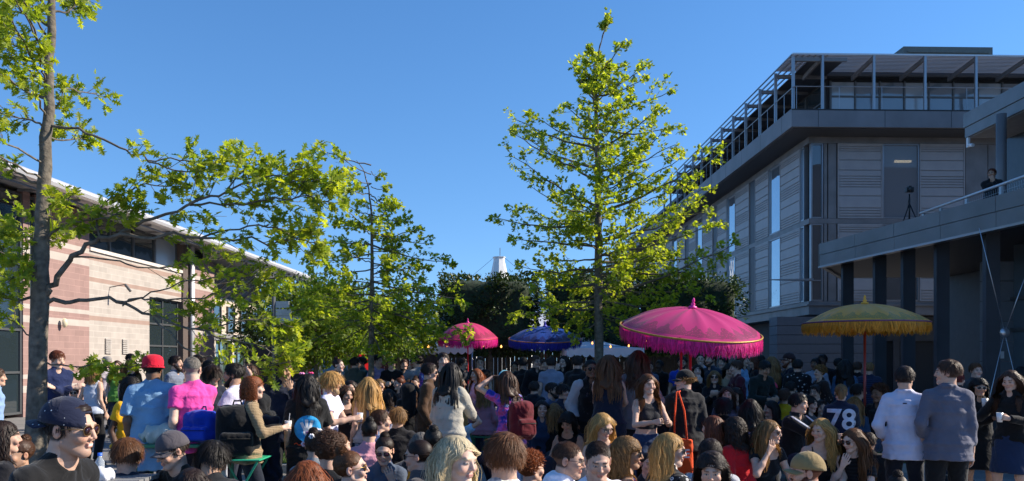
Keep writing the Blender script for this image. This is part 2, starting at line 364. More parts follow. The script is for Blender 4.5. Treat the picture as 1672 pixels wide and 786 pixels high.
class Fig: pass
def person(label, X, Y, s, ztop, phi=0, sit=None, H=1.75, sex='m', lean=4, side=0, head=(0, 0), skin='fair', hair='short', hc='brown', hl=None,
           top='tee', tc='#333333', bot='jeans', bc='#1d2638', la='relax', ra='relax', ex=(), group=None, seed=None, beard=None, base=0.0, wave=None, smile=0, curl=None, legs=None, tpost=None, bcut=0, hd=None):
    """builds one person. la/ra: left / right arm preset as seen in body frame (+x side = 'la')."""
    global SHOE
    seed = seed if seed is not None else (hash_(label)); rnd = random.Random(seed); rs = np.random.RandomState(seed % 2**31)
    f = Fig(); k = H / 1.75; m_ = sex == 'm'
    hp = (sit + .09) if isinstance(sit, (int, float)) else .95 * k
    if ztop:
        def relz(kk):
            le_ = R(lean); a1 = le_ * (.6 + .5); Nz = math.cos(a1)*.52*kk; a0 = le_*(.6 + .5*.6)
            ux = v3(0, -math.sin(a1)*.52 + math.sin(a0)*.30, math.cos(a1)*.52 - math.cos(a0)*.30); ux = nrm(ux); d_ = nrm(ux*.8 + v3(0, -.10, .6))
            return Nz + ux[2]*.07*kk + d_[2]*.088*kk + .125*kk
        hx = .05 if hair in ('bun', 'afro') else .012; zt = ztop - hx
        if sit is None:
            k = float(np.clip(k * zt / (.95*k + relz(k)), .86, 1.13)); k = k * zt / (.95*k + relz(k)); H = 1.75 * k; hp = .95 * k
        else:
            hp = zt - relz(k)
            if hp < .10: k = float(np.clip(k * (zt - .10)/relz(k), .88, 1.1)); hp = max(zt - relz(k), .10)
            sit = hp - .09
    P = v3(0, 0, hp); le = R(lean)
    # spine
    def sp(t, bow=0):   # t metres above the pelvis along the spine
        a = le * (.6 + .5 * min(t / .5, 1))
        return P + v3(R(side) * t, -math.sin(a) * t, math.cos(a) * t) * 1.0
    u = nrm(sp(.52*k) - sp(.30*k)); lx = v3(1, 0, 0); fw = nrm(np.cross(u, lx)) * 1.0
    if fw[1] > 0: fw = -fw
    N = sp(.52 * k)
    hyaw, hpit = R(head[0]), R(head[1])
    hc0 = N + u * .07 * k + nrm(u * .8 + v3(0, -.10, .6)) * .088 * k
    Mh = np.array(Matrix.Rotation(hyaw, 3, 'Z') @ Matrix.Rotation(hpit, 3, 'X') @ (Matrix.Rotation(R(head[2]), 3, 'Y') if len(head) > 2 else Matrix.Identity(3)))   # pitch>0 looks down for -y facing
    ks = k * (1.0 if m_ else .96)
    def h2(p): return hc0 + Mh @ (np.asarray(p, float) * ks)
    ch = float(np.clip(1.1 / s, .0034, .012)) if hd is None else hd; cb = float(np.clip(2.6 / s, .010, .022)); ccl = float(np.clip(1.9 / s, .0062, .018))
    sw = (.166 if m_ else .146) * k
    body = []; A = body.append
    sec = [(-.10, .14, .10), (0, .172, .115), (.15, .148, .10), (.30, .162, .112), (.41, .165, .098), (.455, .13, .08)] if m_ else \
          [(-.10, .14, .10), (0, .172, .118), (.15, .122, .088), (.29, .138, .098), (.40, .138, .088), (.445, .11, .07)]
    for (t0, a0, b0), (t1, a1, b1) in zip(sec, sec[1:]):
        A(('ec', sp(t0*k), sp(t1*k), (a0*k, b0*k), (a1*k, b1*k), lx, .03))
    S = {}
    rS = (.058 if m_ else .048) * k; aw = 1.0 if m_ else .86
    for sg in (1, -1):
        S[sg] = N + lx * sg * sw - u * .068 * k
    A(('rc', S[1] - lx*.02, S[-1] + lx*.02, rS, rS, .04))
    for sg in (1, -1): A(('rc', S[sg] - lx*sg*.05 + u*.012, N + u*.05*k, .042*k, .040*k, .035))
    if not m_:
        for sg in (1, -1): A(('el', sp(.30*k) + lx*sg*.068*k + fw*.075*k, (.055*k, .05*k, .055*k), None, .03))
    # neck
    nr = (.057 if m_ else .047) * k
    A(('rc', N - u*.02, h2((0, .022, -.055)), nr*1.08, nr, .025))
    # head
    def H_(p): A(p)
    hk = ks; w_ = 1.0 if m_ else .95
    A(('el', h2((0, .018, .038)), (.076*hk*w_, .096*hk, .084*hk), Mh, .012))
    A(('el', h2((0, -.028, -.005)), (.066*hk*w_, .07*hk, .085*hk), Mh, .02))
    A(('rc', h2((0, -.035, -.06)), h2((0, -.072, -.094)), .042*hk*w_, (.025 if m_ else .021)*hk, .02))
    for sg in (1, -1):
        A(('rc', h2((sg*.05, .0, -.055)), h2((sg*.016, -.062, -.096)), .022*hk, .018*hk, .02))
        A(('el', h2((sg*.040, -.068, -.028)), (.027*hk, .024*hk, .026*hk), Mh, .015))
    if ch < .0095:
        A(('rc', h2((.032, -.088, .026)), h2((-.032, -.088, .026)), .010*hk, .010*hk, .012))
        for sg in (1, -1): A(('xel', h2((sg*.031, -.107, .004)), (.017*hk, .014*hk, .012*hk), Mh, .010))
        for sg in (1, -1): A(('el', h2((sg*.031, -.0825, .003)), (.0128*hk, .0125*hk, .0105*hk), Mh, .003))
        A(('rc', h2((0, -.094, .015)), h2((0, -.111, -.026)), .0072*hk, .0100*hk, .007))
        for sg in (1, -1): A(('el', h2((sg*.011, -.099, -.031)), (.0078*hk, .009*hk, .007*hk), Mh, .005))
        A(('rc', h2((.015, -.092, -.056)), h2((-.015, -.092, -.056)), .0058*hk, .0058*hk, .006))
        A(('rc', h2((.012, -.0905, -.067)), h2((-.012, -.0905, -.067)), .0068*hk, .0068*hk, .006))
        if smile: A(('xrc', h2((.022, -.1025, -.060)), h2((-.022, -.1025, -.060)), .0035*hk, .0035*hk, .002))
        else: A(('xrc', h2((.022, -.1035, -.0613)), h2((-.022, -.1035, -.0613)), .002*hk, .002*hk, .002))
        for sg in (1, -1):
            A(('el', h2((sg*.079, .012, -.004)), (.009*hk, .02*hk, .031*hk), Mh, .006)); A(('xel', h2((sg*.087, .004, -.002)), (.006*hk, .010*hk, .017*hk), Mh, .004))
    else:
        A(('rc', h2((0, -.092, .012)), h2((0, -.112, -.026)), .010*hk, .014*hk, .01))
        for sg in (1, -1): A(('el', h2((sg*.077, .01, -.004)), (.012*hk, .02*hk, .03*hk), Mh, .008))
    # arms
    arms = {}; zones = [(hc0, .135, ch)]
    for sg, pz in ((1, la), (-1, ra)):
        nm_ = pz if isinstance(pz, str) else 'free'
        t = ARMS[pz] if isinstance(pz, str) else pz[:3]
        tgt = N + lx * sg * t[0] * k - fw * t[1] * k * 1.0 + u * t[2] * k
        if nm_ in ('lap', 'knee') and sit is not None: pass
        hint = nrm(lx*sg*.7 - fw*.35 - u*.9) if nm_ not in ('head', 'hair') else nrm(lx*sg*1.0 + fw*.4 - u*.2)
        if nm_ in ('pocket', 'back'): hint = nrm(lx*sg*.55 - fw*1.0)
        if nm_ in ('relax', 'down'): hint = nrm(lx*sg*.25 - fw*1.0)
        e, w = ik(S[sg], tgt, .285*k, .25*k, hint)
        dr = nrm(w - e)
        if nm_ in ('mouth', 'cheek', 'chin'): hd_ = nrm(u*.9 - lx*sg*.35 - fw*.15); pn = -fw
        elif nm_ == 'head': hd_ = nrm(-lx*sg*.9 + fw*.1 + u*.1); pn = -u
        elif nm_ == 'hair': hd_ = nrm(-lx*sg*.8 + u*.5); pn = -lx*sg
        elif nm_ == 'phone': hd_ = nrm(u*.7 + fw*.5 - lx*sg*.3); pn = -fw
        elif not isinstance(pz, str) and len(pz) > 3: hd_ = nrm(lx*sg*pz[3] - fw*pz[4] + u*pz[5]); pn = -lx*sg if abs(pz[3]) < .7 else -fw
        else: hd_ = dr; pn = -lx * sg
        curl_ = {'hold': 1.1, 'fwd': .9, 'pocket': .3, 'relax': .5, 'down': .5, 'phone': .9, 'cross': .3, 'mouth': .35, 'cheek': .3, 'head': .25, 'hair': .3}.get(nm_, .6)
        pn = nrm(pn - hd_ * (pn @ hd_)); if_ = np.cross(hd_, pn)
        arms[sg] = (S[sg], e, w, hd_, pn, curl_)
        A(('rc', S[sg], e, .050*aw*k, .039*aw*k, .03)); A(('el', (S[sg]*.75 + e*.25), (.052*aw*k,)*3, None, .03))
        A(('rc', e, e*.55 + w*.45, .039*aw*k, .038*aw*k, .02)); A(('rc', e*.55 + w*.45, w, .038*aw*k, .026*aw*k, .02))
        fc = .0105 if s < 200 else .0062; hs = (1.0 if m_ else .9) * k
        if s >= 110: zones.append((w + hd_*.08, .10, max(ch*1.15, .0052)))
        cell = max(ch*1.15, .0052) if s >= 110 else cb; mr = cell * .75
        lat = if_
        for q in (-1, 0, 1): A(('rc', w + lat*q*.014*hs, w + hd_*.085*hs + lat*q*.026*hs, max(.017*hs, mr), max(.0125*hs, mr), .008))
        for q, (o, ln) in enumerate(((-.033, .066), (-.0115, .076), (.0105, .072), (.032, .057))):
            b0 = w + hd_*.086*hs + lat*o*hs; a1 = curl_ * (.5 + .08*q); a2 = a1 + curl_*.9; sp_ = nrm(hd_ + lat*o*2.2)
            m1 = b0 + (sp_*math.cos(a1) + pn*math.sin(a1)) * ln*.52*hs; m2 = m1 + (sp_*math.cos(a2) + pn*math.sin(a2)) * ln*.5*hs
            A(('rc', b0, m1, max(.0088*hs, mr), max(.008*hs, mr*.9), .003)); A(('rc', m1, m2, max(.008*hs, mr*.9), max(.0065*hs, mr*.8), .003))
        tb = w + hd_*.025*hs - lat*.022*hs*sg*sg; t1 = tb + nrm(hd_*.65 - lat*.6 + pn*.4)*.042*hs; t2 = t1 + nrm(hd_*.85 - lat*.15 + pn*.45)*.032*hs
        A(('rc', tb, t1, max(.0125*hs, mr), max(.010*hs, mr), .006)); A(('rc', t1, t2, max(.010*hs, mr), max(.0078*hs, mr*.9), .004))
    # legs
    L = {}
    lg = legs or ('stand' if sit is None else ('floor' if sit < .12 else 'chair'))
    for sg in (1, -1):
        hj = P + v3(sg*.088*k, 0, -.02)
        if lg == 'stand':
            st = rnd.uniform(-.06, .06) * sg; ank = v3(sg*(.11 + rnd.uniform(0, .03))*k, st, .085); kn, ank = ik(hj, ank, .433*k, .425*k, v3(sg*.1, -1, 0))
            d = ank[2]
        elif lg == 'chair':
            ank = v3(sg*(.10 + rnd.uniform(0, .05)), -.44*k - rnd.uniform(-.05, .10), .085); kn, ank = ik(hj, ank, .44*k, .43*k, v3(sg*.15, -.5, 1))
        elif lg == 'cross':
            ank = v3(-sg*.10, -.33*k, .085); kn, ank = ik(hj, ank, .44*k, .43*k, v3(sg*1.0, -.3, .25))
        else:
            ank = v3(sg*.14, -.52*k, .085); kn, ank = ik(hj, ank, .44*k, .43*k, v3(sg*.25, -.3, 1))
        L[sg] = (hj, kn, ank)
        A(('rc', hj, kn, .083*k, .056*k, .03)); A(('rc', kn, kn*.65 + ank*.35, .053*k, .055*k, .02)); A(('rc', kn*.65 + ank*.35, ank, .053*k, .036*k, .02))
        ft = nrm(v3(sg*.18, -1, 0)) if lg != 'cross' else nrm(v3(-sg*.8, -.6, 0))
        A(('rc', v3(ank[0], ank[1], max(ank[2]-.045, .035)), v3(ank[0], ank[1], max(ank[2]-.045, .035)) + ft*.12*k, .03, .024, .02))
        L[sg] = (hj, kn, ank, ft)
    V, Q = mesh_sdf(body, cb, zones)
    # skin colours
    sk = np.array(SKIN[skin]); C = np.tile(sk, (len(V), 1)); hl3 = (V - hc0) @ Mh / ks
    near = (np.abs(hl3) < .16).all(1)
    def blend(mask, col, wgt=1.0):
        w = (np.clip(mask, 0, 1) * wgt)[:, None]; C[:] = C * (1 - w) + np.array(col) * w
    x, y, z = np.abs(hl3[:, 0]), hl3[:, 1], hl3[:, 2]; front = near & (y < -.05)
    blend(np.exp(-(((x-.045)/.022)**2 + ((z+.03)/.02)**2)) * front, sk * (1.05, .72, .66), .5)
    blend(np.exp(-((x/.014)**2 + ((z+.028)/.012)**2)) * (y < -.09) * near, sk * (1.05, .75, .7), .4)
    blend(np.exp(-(((x-.079)/.012)**2 + ((z)/.035)**2)) * near * (y > -.03) * (y < .04), sk * (1.1, .68, .6), .5)
    lw = .004 + ch * .25
    lip = front * (y < -.078) * np.clip(1.4 - np.abs(z + .0615)/(.0095 + ch*.3), 0, 1) * np.clip((.023 - x)/.006, 0, 1)
    lc = sk * (.95, .50, .48) if m_ else np.array((.40, .17, .15)) * (1 if sk[0] > .2 else .5)
    blend(lip, lc, .85)
    if smile: blend(front * (y < -.078) * np.clip(1.3 - np.abs(z + .0605)/(.0042 + ch*.2), 0, 1) * np.clip((.018 - x)/.004, 0, 1), (.75, .72, .66), .9)
    ex_ = front * (y < -.06)
    br = ex_ * np.clip(1.5 - np.abs(z - (.0245 - np.clip(x-.04, 0, 1)*.35))/(.0042 + ch*.3), 0, 1) * (x > .013) * (x < .048)
    hcol = np.array(srgb(HAIRC.get(hc, hc)))
    blend(br, hcol * .8 if hair != 'bald' else sk * .45, .75)
    er = np.sqrt(((x - .031)/.0135)**2 + ((z - .003)/(.0054 + ch*.2))**2)
    blend(ex_ * np.clip((1.3 - er)*4, 0, 1), sk * .22, .85)
    blend(ex_ * np.clip((1.0 - er)*5, 0, 1), (np.array((.50, .47, .44)) if ch < .006 else np.array((.25, .2, .18))) * (1 if sk[0] > .25 else .6), .9)
    blend(ex_ * np.clip((.0068 + ch*.2 - np.sqrt((x-.031)**2 + (z-.003)**2))*400, 0, 1), (.03, .02, .015), .95)
    if hair != 'bald':
        sc_ = near * np.clip((.845*(y + .064) + .53*(z - .070))/.006 + .5 + .6*np.sin(hl3[:, 0]*260)*.5, 0, 1) * (1 - np.clip((-.004 - y)/.004, 0, 1) * np.clip((.030 - z)/.006, 0, 1)) * np.clip((z + .052)/.010, 0, 1) * (1 - (x > .074) * (np.sqrt((y - .01)**2 + (z + .004)**2) < .034))
        blend(sc_, hcol * (1.0 if hair != 'buzz' else 1.15), .92)
    if beard:
        bm_ = near * (z < -.035 + np.clip(x - .03, 0, 1)*.9) * (y < .005) * (z > -.135) * (1 - np.clip(lip*1.5, 0, 1)) * np.clip((x > .02) + (z < -.072) + (z > -.053), 0, 1) * (z < -.04 + (x > .045)*.06)
        blend(bm_, np.array(srgb(HAIRC.get(beard[0], beard[0]))), beard[1])
    nz = rs.rand(len(V)); C *= (.97 + .06 * nz)[:, None]; C *= (1 + .07*np.sin(V[:, 0]*70 + 3*np.sin(V[:, 2]*50)) * np.sin(V[:, 2]*64 + 2*np.sin(V[:, 1]*45)))[:, None] * np.array([[1.0, 1.0, 1.0]])
    me = np_mesh("person", V, Q, True, C); me.materials.append(attr_mat("skin", .58, .3, sss=.12 if s > 120 else 0))
    root = link("person", me); tag(root, label, "person", group)
    f.root = root; f.N = N; f.u = u; f.fw = fw; f.lx = lx; f.h2 = h2; f.Mh = Mh; f.k = k; f.hc0 = hc0; f.arms = arms; f.S = S; f.P = P; f.sp = sp; f.ks = ks; f.L = L; f.s = s; f.seed = seed; f.nr = nr; f.capped = any((e if isinstance(e, str) else e[0]) in ('cap', 'bucket') for e in ex)
    # ---------------- top garment
    if top and top != 'none':
        T = []
        spec = dict(tee=(.012, .55, 0, -.13, .5), tank=(.012, 0, 0, -.06, .2), crop=(.012, 0, 0, .15, .1), shirt=(.012, 1, .62, -.16, .6), longs=(.014, 1, .97, -.12, .4), jacket=(.022, 1, 1.0, -.16, .6),
                    hoodie=(.026, 1, .98, -.12, .6), cardigan=(.028, 1, .97, -.36, .9), coat=(.026, 1, 1.0, -.42, .9), dress=(.014, .5, 0, -.12, .2), strap=(.010, 0, 0, -.08, .1), offsh=(.012, .35, 0, .02, .1), big=(.024, .85, 0, -.30, 1.0), blouse=(.022, 1, .5, -.12, .8), vest=(.03, 0, 0, -.16, .6))[top]
        e, up_, fo_, hem, loose = spec
        if sit is not None: hem = max(hem, -.09)
        secs = list(sec); out = []
        for t, a, b in secs:
            if t < hem - .001: continue
            wv = .16 if m_ else .145
            a_, b_ = a + (max(wv, a) - a)*loose, b + (max(.108, b) - b)*loose
            if t < .05 and bot and bot != 'none': a_ = max(a_, .212 - e); b_ = max(b_, .145 - e)
            out.append((t, a_ + e, b_ + e))
        if hem < out[0][0] - .005:
            t, a, b = out[0]; fl = .01 + .03*loose
            out.insert(0, (hem, a + fl*.5, b + fl*.5))
        if top in ('strap', 'offsh'): out = [o for o in out if o[0] < .38] + [(.385 if top == 'strap' else .41, out[-2][1]+.002, out[-2][2]+.002)]
        for (t0, a0, b0), (t1, a1, b1) in zip(out, out[1:]):
            T.append(('ec', sp(t0*k), sp(t1*k), (a0*k, b0*k), (a1*k, b1*k), lx, .03))
        if not m_:
            for sg in (1, -1): T.append(('el', sp(.30*k) + lx*sg*.066*k + fw*.078*k, ((.055+e*.7)*k, (.05+e*.7)*k, (.055+e*.7)*k), None, .04))
        if top not in ('strap', 'offsh'):
            wide = .02 if top not in ('tank', 'crop', 'vest') else .045
            T.append(('rc', S[1] - lx*wide, S[-1] + lx*wide, rS + e*.75, rS + e*.75, .035))
            for sg in (1, -1): T.append(('rc', S[sg] - lx*sg*.05 + u*.010, N + u*.022*k, .042*k + e*.7 + .004, .044*k + e*.5 + .006, .03))
        if top not in ('strap', 'offsh', 'tank', 'crop', 'vest', 'dress'): T.append(('rc', N - u*.07*k, N + u*.004*k, .072*k + e, nr + .008 + e*.25, .03))
        if top == 'offsh': T.append(('rc', S[1] - lx*.0 - u*.035, S[-1] + lx*.0 - u*.035, rS + .004, rS + .004, .03))
        for sg in (1, -1):
            Sh, el_, wr_ = arms[sg][:3]; se = e * (.9 if top not in ('tee', 'big', 'blouse') else 1.25)
            if up_ > 0:
                endp = Sh + (el_ - Sh) * min(up_, 1) if up_ < 1 else el_
                if up_ < 1: T.append(('fc', Sh, endp, .052*aw*k + se, .047*aw*k + se*1.3, .03))
                else: T.append(('rc', Sh, el_, .052*aw*k + se, .043*aw*k + se*.8, .03))
            if fo_ > 0:
                ep = el_ + (wr_ - el_) * fo_; T.append(('fc', el_, ep, .043*aw*k + se*.8, (.034 if fo_ > .9 else .044)*aw*k + se*.6, .025))
                if top == 'shirt': T.append(('rc', el_ + (wr_ - el_)*(fo_-.1), el_ + (wr_-el_)*(fo_-.03), .05*aw*k + se*.5, .05*aw*k + se*.5, .006))
        if top in ('shirt', 'jacket', 'coat'):
            for q in range(8):
                a0, a1 = 2*math.pi*q/8, 2*math.pi*(q+1)/8; rr = nr + .014
                pt = lambda a: N + u*.030*k + lx*math.cos(a)*rr + fw*math.sin(a)*rr*1.05 - fw*.004 - u*.02*max(math.sin(a), 0)
                T.append(('rc', pt(a0), pt(a1), .014, .014, .008))
        if top == 'hoodie':
            for q in range(-3, 4): T.append(('rc', N - fw*.075*k + lx*q*.024 + u*(.02 - abs(q)*.004), N - fw*.085*k + lx*q*.02 - u*.06, .03, .03, .02))
            for sg in (1, -1): T.append(('rc', N - fw*.05*k + lx*sg*.075 + u*.02, N + fw*.085 + lx*sg*.02 - u*.03, .028, .02, .02))
        # neckline
        nk = dict(tee=(.014, .01), tank=(.05, .04), crop=(.05, .05), dress=(.04, .05), big=(.02, .012), blouse=(.022, .02), longs=(.014, .01), cardigan=(.02, .04), vest=(.03, .03)).get(top)
        if nk:
            T.append(('xel', N + u*(.045 - nk[1]*.3)*k + fw*.045*k, ((.062 + nk[0]*.7)*k, (.062 + nk[0]*.4)*k, (.045 + nk[1])*k), None, .008))
        if top in ('shirt', 'jacket', 'coat'): T.append(('xel', N + fw*.075*k + u*.012, (.038*k, .05*k, .05*k), None, .008))
        wr = dict(tee=.0055, big=.006, shirt=.0045, longs=.005, jacket=.005, hoodie=.006, cardigan=.007, coat=.006, blouse=.005, vest=.004).get(top, .002)
        V2, Q2 = mesh_sdf(T, ccl, wr=wr, seed=seed, wf=.8)
        nm = dict(tee='t_shirt', tank='top', crop='crop_top', shirt='shirt', longs='jumper', jacket='jacket', hoodie='hoodie', cardigan='cardigan', coat='coat', dress='bodice', strap='strappy_top', offsh='off_shoulder_top', big='oversized_shirt', blouse='blouse', vest='gilet')[top]
        me2 = np_mesh(nm, V2, Q2); f.top = link(nm, me2, root, cloth(tc)); f.TV = (V2, Q2)
        if top == 'strap':
            b = MB()
            for sg in (1, -1):
                p0 = sp(.37*k) + lx*sg*.07*k + fw*.10*k; p1 = N + lx*sg*.085*k - u*.005 ; p2 = sp(.37*k) + lx*sg*.07*k - fw*.10*k
                b.tube([p0, p0*.4 + p1*.6 + fw*.045*k + u*.012, p1 + u*.018, p2*.4 + p1*.6 - fw*.035*k, p2], .006, 6)
            b.build("strap", cloth(tc), root, True)
    # ---------------- bottoms
    if bot and bot != 'none':
        B = []; e = .012 if bot in ('jeans', 'leggings') else .022
        top_t = .09 if sex == 'f' else .05
        secsb = [(t, a, b) for t, a, b in sec if t < top_t]; (ta, aa, ba), (tb, ab_, bb) = [q for q in sec if q[0] <= top_t][-1], [q for q in sec if q[0] > top_t][0]
        w = (top_t - ta)/(tb - ta); secsb.append((top_t, aa + (ab_-aa)*w, ba + (bb-ba)*w))
        if bot in ('skirt', 'longskirt') and sit is None:
            ln = -.42 if bot == 'skirt' else -.75
            B.append(('ec', sp(0), sp(top_t*k), (.172*k+e, .115*k+e), (secsb[-1][1]*k+e, secsb[-1][2]*k+e), lx, .01))
            B.append(('ec', P + v3(0, -.03, ln*k), P + v3(0, 0, .002), (.225*k, .215*k), (.172*k+e, .117*k+e), lx, .01))
        else:
            for (t0, a0, b0), (t1, a1, b1) in zip(secsb, secsb[1:]):
                B.append(('ec', sp(t0*k), sp(t1*k), (a0*k + e*.7, b0*k + e*.7), (a1*k + e*.7, b1*k + e*.7), lx, .02))
            for sg in (1, -1):
                hj, kn, an, ft = L[sg]
                if bot in ('shorts', 'skirt'): B.append(('fc', hj, hj + (kn-hj)*.55, .088*k + e, .078*k + e*1.4, .03))
                else:
                    B.append(('rc', hj, kn, .085*k + e, .058*k + e, .03)); ee = e if bot != 'wide' else .05
                    B.append(('fc', kn, kn + (an-kn)*.97, .056*k + e, .042*k + ee, .02))
        V3, Q3 = mesh_sdf(B, ccl * 1.1, wr=.0045, seed=seed+5)
        nb = dict(jeans='jeans', trousers='trousers', wide='trousers', leggings='leggings', skirt='skirt', longskirt='skirt', shorts='shorts')[bot]
        f.bot = link(nb, np_mesh(nb, V3, Q3), root, cloth(bc))
    if SHOE is None: SHOE = make_shoe()
    for sg in (1, -1):
        hj, kn, an, ft = L[sg]
        o = link("shoe", SHOE, root, loc=(an[0], an[1], max(an[2] - .085, .0))); o.rotation_euler = (0, 0, math.atan2(ft[0], -ft[1])); o.scale = (k, k, k)
    # ---------------- hair
    f.hmesh = hairdo(f, hair, hc, hl, s, rs, wave, curl, sex) if hair != 'bald' else None
    for e in ex: EXTRAS[e if isinstance(e, str) else e[0]](f, *(() if isinstance(e, str) else e[1:]))
    root.location = (X, Y, base); root.rotation_euler = (0, 0, R(phi))
    a_ = R(phi); hx_, hy_ = float(hc0[0]), float(hc0[1]); root.location = (X - (math.cos(a_)*hx_ - math.sin(a_)*hy_), Y - (math.sin(a_)*hx_ + math.cos(a_)*hy_)*.5, base)
    f.X, f.Y, f.phi, f.base, f.sit = root.location.x, root.location.y, phi, base, sit
    return f
def hash_(sx):
    h = 7
    for c in sx: h = (h * 131 + ord(c)) % 2000003
    return h
def wpt(f, p):   # body-local point to world
    a = R(f.phi); c, s_ = math.cos(a), math.sin(a); return Vector((f.X + c*p[0] - s_*p[1], f.Y + s_*p[0] + c*p[1], f.base + p[2]))

def hairdo(f, style, hc, hl, s, rs, wave, curl, sex):
    ks, Mh, c0, h2 = f.ks, f.Mh, f.hc0, f.h2; k = f.k
    col = np.array(srgb(HAIRC.get(hc, hc)))
    L = hl if hl is not None else dict(short=.042, buzz=.009, bob=.16, long=.38, curly=.32, afro=.035, braids=.5, bun=.1, pony=.3, curlyshort=.045, mop=.085, fringe=.3, twists=.3)[style]
    capped = f.capped
    P = []; th = dict(buzz=.0035, short=.013, mop=.018, afro=.052, curlyshort=.028, bun=.010, pony=.010, curly=.024).get(style, .014)
    if capped: th = min(th, .006)
    Pc = h2((0, .020, .038))
    th *= .72 * (.75 + .5*rs.rand())
    P.append(('el', Pc, ((.077 + th)*ks, (.097 + th)*ks, (.085 + th)*ks), Mh, .01))
    if style in ('short', 'mop', 'curlyshort'): P.append(('el', h2((0, -.035, .085 + th*.4)), ((.055)*ks, .045*ks, (.03+th*.5)*ks), Mh, .02))
    if style in ('bob', 'long', 'curly', 'braids', 'fringe', 'twists'):
        zb = -.06 if style != 'curly' else -.08
        P.append(('el', h2((0, .035, zb + .03)), ((.078 + th)*ks, (.075)*ks, .10*ks), Mh, .02))
    if style in ('long', 'braids', 'curly', 'fringe') and L > .25:
        Ld = min(L, .5)*.72; bk = f.N - f.fw*.055*k
        for q in (-1, 0, 1):
            P.append(('rc', h2((q*.035, .05, -.03)), bk + f.lx*q*(.05 if style != 'curly' else .07)*k - f.u*(Ld - .14 - abs(q)*.03) - f.fw*(.05 + .04*min(L/.4, 1))*k, .038, .030 if L < .6 else .04, .035))
    if style == 'bun': P.append(('el', h2((0, .06, .118)), (.034*ks, .036*ks, .030*ks), Mh, .012))
    if style == 'buzz' or style == 'short': cutz = -.035
    elif style in ('afro', 'curlyshort', 'mop'): cutz = -.05
    else: cutz = None
    n0 = np.array((0, -.845, -.53))
    def post(F, X, Y, Z):
        px, py, pz = X - c0[0], Y - c0[1], Z - c0[2]
        lxx = (px*Mh[0,0] + py*Mh[1,0] + pz*Mh[2,0])/ks; lyy = (px*Mh[0,1] + py*Mh[1,1] + pz*Mh[2,1])/ks; lzz = (px*Mh[0,2] + py*Mh[1,2] + pz*Mh[2,2])/ks
        r = rnd_ph
        wv = .0030
        F = F + wv * np.sin(90*lxx + 40*np.sin(12*lzz + r) + 20*lyy + r) * .5 + (.006 if style in ('afro', 'curlyshort', 'curly') else .004 if style in ('bun', 'mop', 'short') else .0) * np.sin(110*lyy + r) * np.sin(100*lzz + 2*r) * np.sin(95*lxx)
        cut = -.845*(lyy + .072 + th*.2) - .53*(lzz - .074) 
        if style == 'afro': cut = -.9*(lyy + .085) - .43*(lzz - .06)
        F = np.maximum(F, cut * .9)
        cut2 = np.minimum(-(lyy + .012), .03 - lzz)       # in front of the ears, below the temple
        F = np.maximum(F, np.minimum(cut2, .02 + 0*lxx) )
        if cutz is not None: F = np.maximum(F, (cutz - lzz) - .25*np.clip(lyy - .02, 0, 1))
        ear = .6 if style in ('short', 'buzz', 'bun', 'pony', 'mop') else 0
        if ear: F = np.maximum(F, .030 - np.sqrt((lyy - .008)**2 + (lzz + .008)**2) )if style != 'mop' else F
        return F
    rnd_ph = rs.rand() * 6
    cell = float(np.clip(1.4 / s, .0045, .014))
    V, Q = mesh_sdf(P, cell, post=post)
    if style == 'buzz': V, Q = V[:0], Q[:0]
    hb = .75 + .5 * rs.rand(len(V)); 
    sl = (V - c0) @ Mh; stre = np.sin(sl[:, 0]*260 + 6*np.sin(sl[:, 2]*30)) * .12 + np.sin(sl[:, 0]*600 + sl[:, 1]*300)*.08
    C = col[None] * (.86 + stre + .12*(rs.rand(len(V))-.5))[:, None]
    # strands
    n = int(np.clip(s * 7, 110, 2300)); 
    if style == 'buzz': n = int(n*1.3)
    if style in ('braids',): n = int(n * .22)
    if n:
        d = rs.randn(int(n * 3.2), 3); d /= np.linalg.norm(d, axis=1)[:, None]
        if style in ('short', 'mop', 'curlyshort', 'afro', 'buzz'): d = d[(d[:, 2] > -.30)]
        else: d = d[d[:, 2] > -.1]
        if style == 'buzz': th = -.001
        rad = np.array([(.077 + th*.7), (.097 + th*.7), (.085 + th*.7)]); pl = d * rad + np.array([0, .02, .038])
        cut = -.845*(pl[:, 1] + .070) - .53*(pl[:, 2] - .072); ok = (cut < -.004) & ~((pl[:, 1] < -.015) & (pl[:, 2] < .03))
        if capped: ok &= pl[:, 2] < .035
        d = d[ok][:n]; pl = pl[ok][:n]; n = len(d)
        m = 4 if style == 'buzz' else 5 if style in ('short', 'mop', 'curlyshort', 'afro') else (20 if style == 'curly' else 12)
        Lr = L * (.75 + .4 * rs.rand(n)); st = (Lr / (m - 1))[:, None]
        if style in ('long', 'bob', 'curly', 'fringe', 'braids', 'twists'): st = ((Lr + .12) / (m - 1))[:, None]
        p = pl.copy(); pts = [p.copy()]; crown = np.array([rs.uniform(-.02, .02), .03, .14])
        sgx = np.sign(pl[:, :1] + rs.randn(n, 1)*.006)
        if style in ('short', 'mop', 'buzz'):
            v = (pl - crown) * .8; v[:, 1:2] += -.03 * (pl[:, 2:3] > .06); v = v - d * ((v * d).sum(1)[:, None]) ; v = v / np.linalg.norm(v, axis=1)[:, None] + d * (.30 if style == 'short' else .22); v[:, 2:3] += .35 * (pl[:, 1:2] < -.04) 
        elif style in ('afro', 'curlyshort'): v = d.copy()
        else:
            v = (pl - crown) * np.array([1, .8, .2]) + np.array([0, .02, 0]) + sgx * np.array([[.05, 0, 0]])
            fq = np.clip((.02 - pl[:, 1])/.05, 0, 1); v[:, 1] = v[:, 1]*(1-fq) + .035*fq; v[:, 0] += np.sign(pl[:, 0])*.05*fq; v[:, 2] += .02*fq
            if style == 'fringe': pass
        v = v / np.linalg.norm(v, axis=1)[:, None]; g = Mh.T @ v3(0, 0, -1)
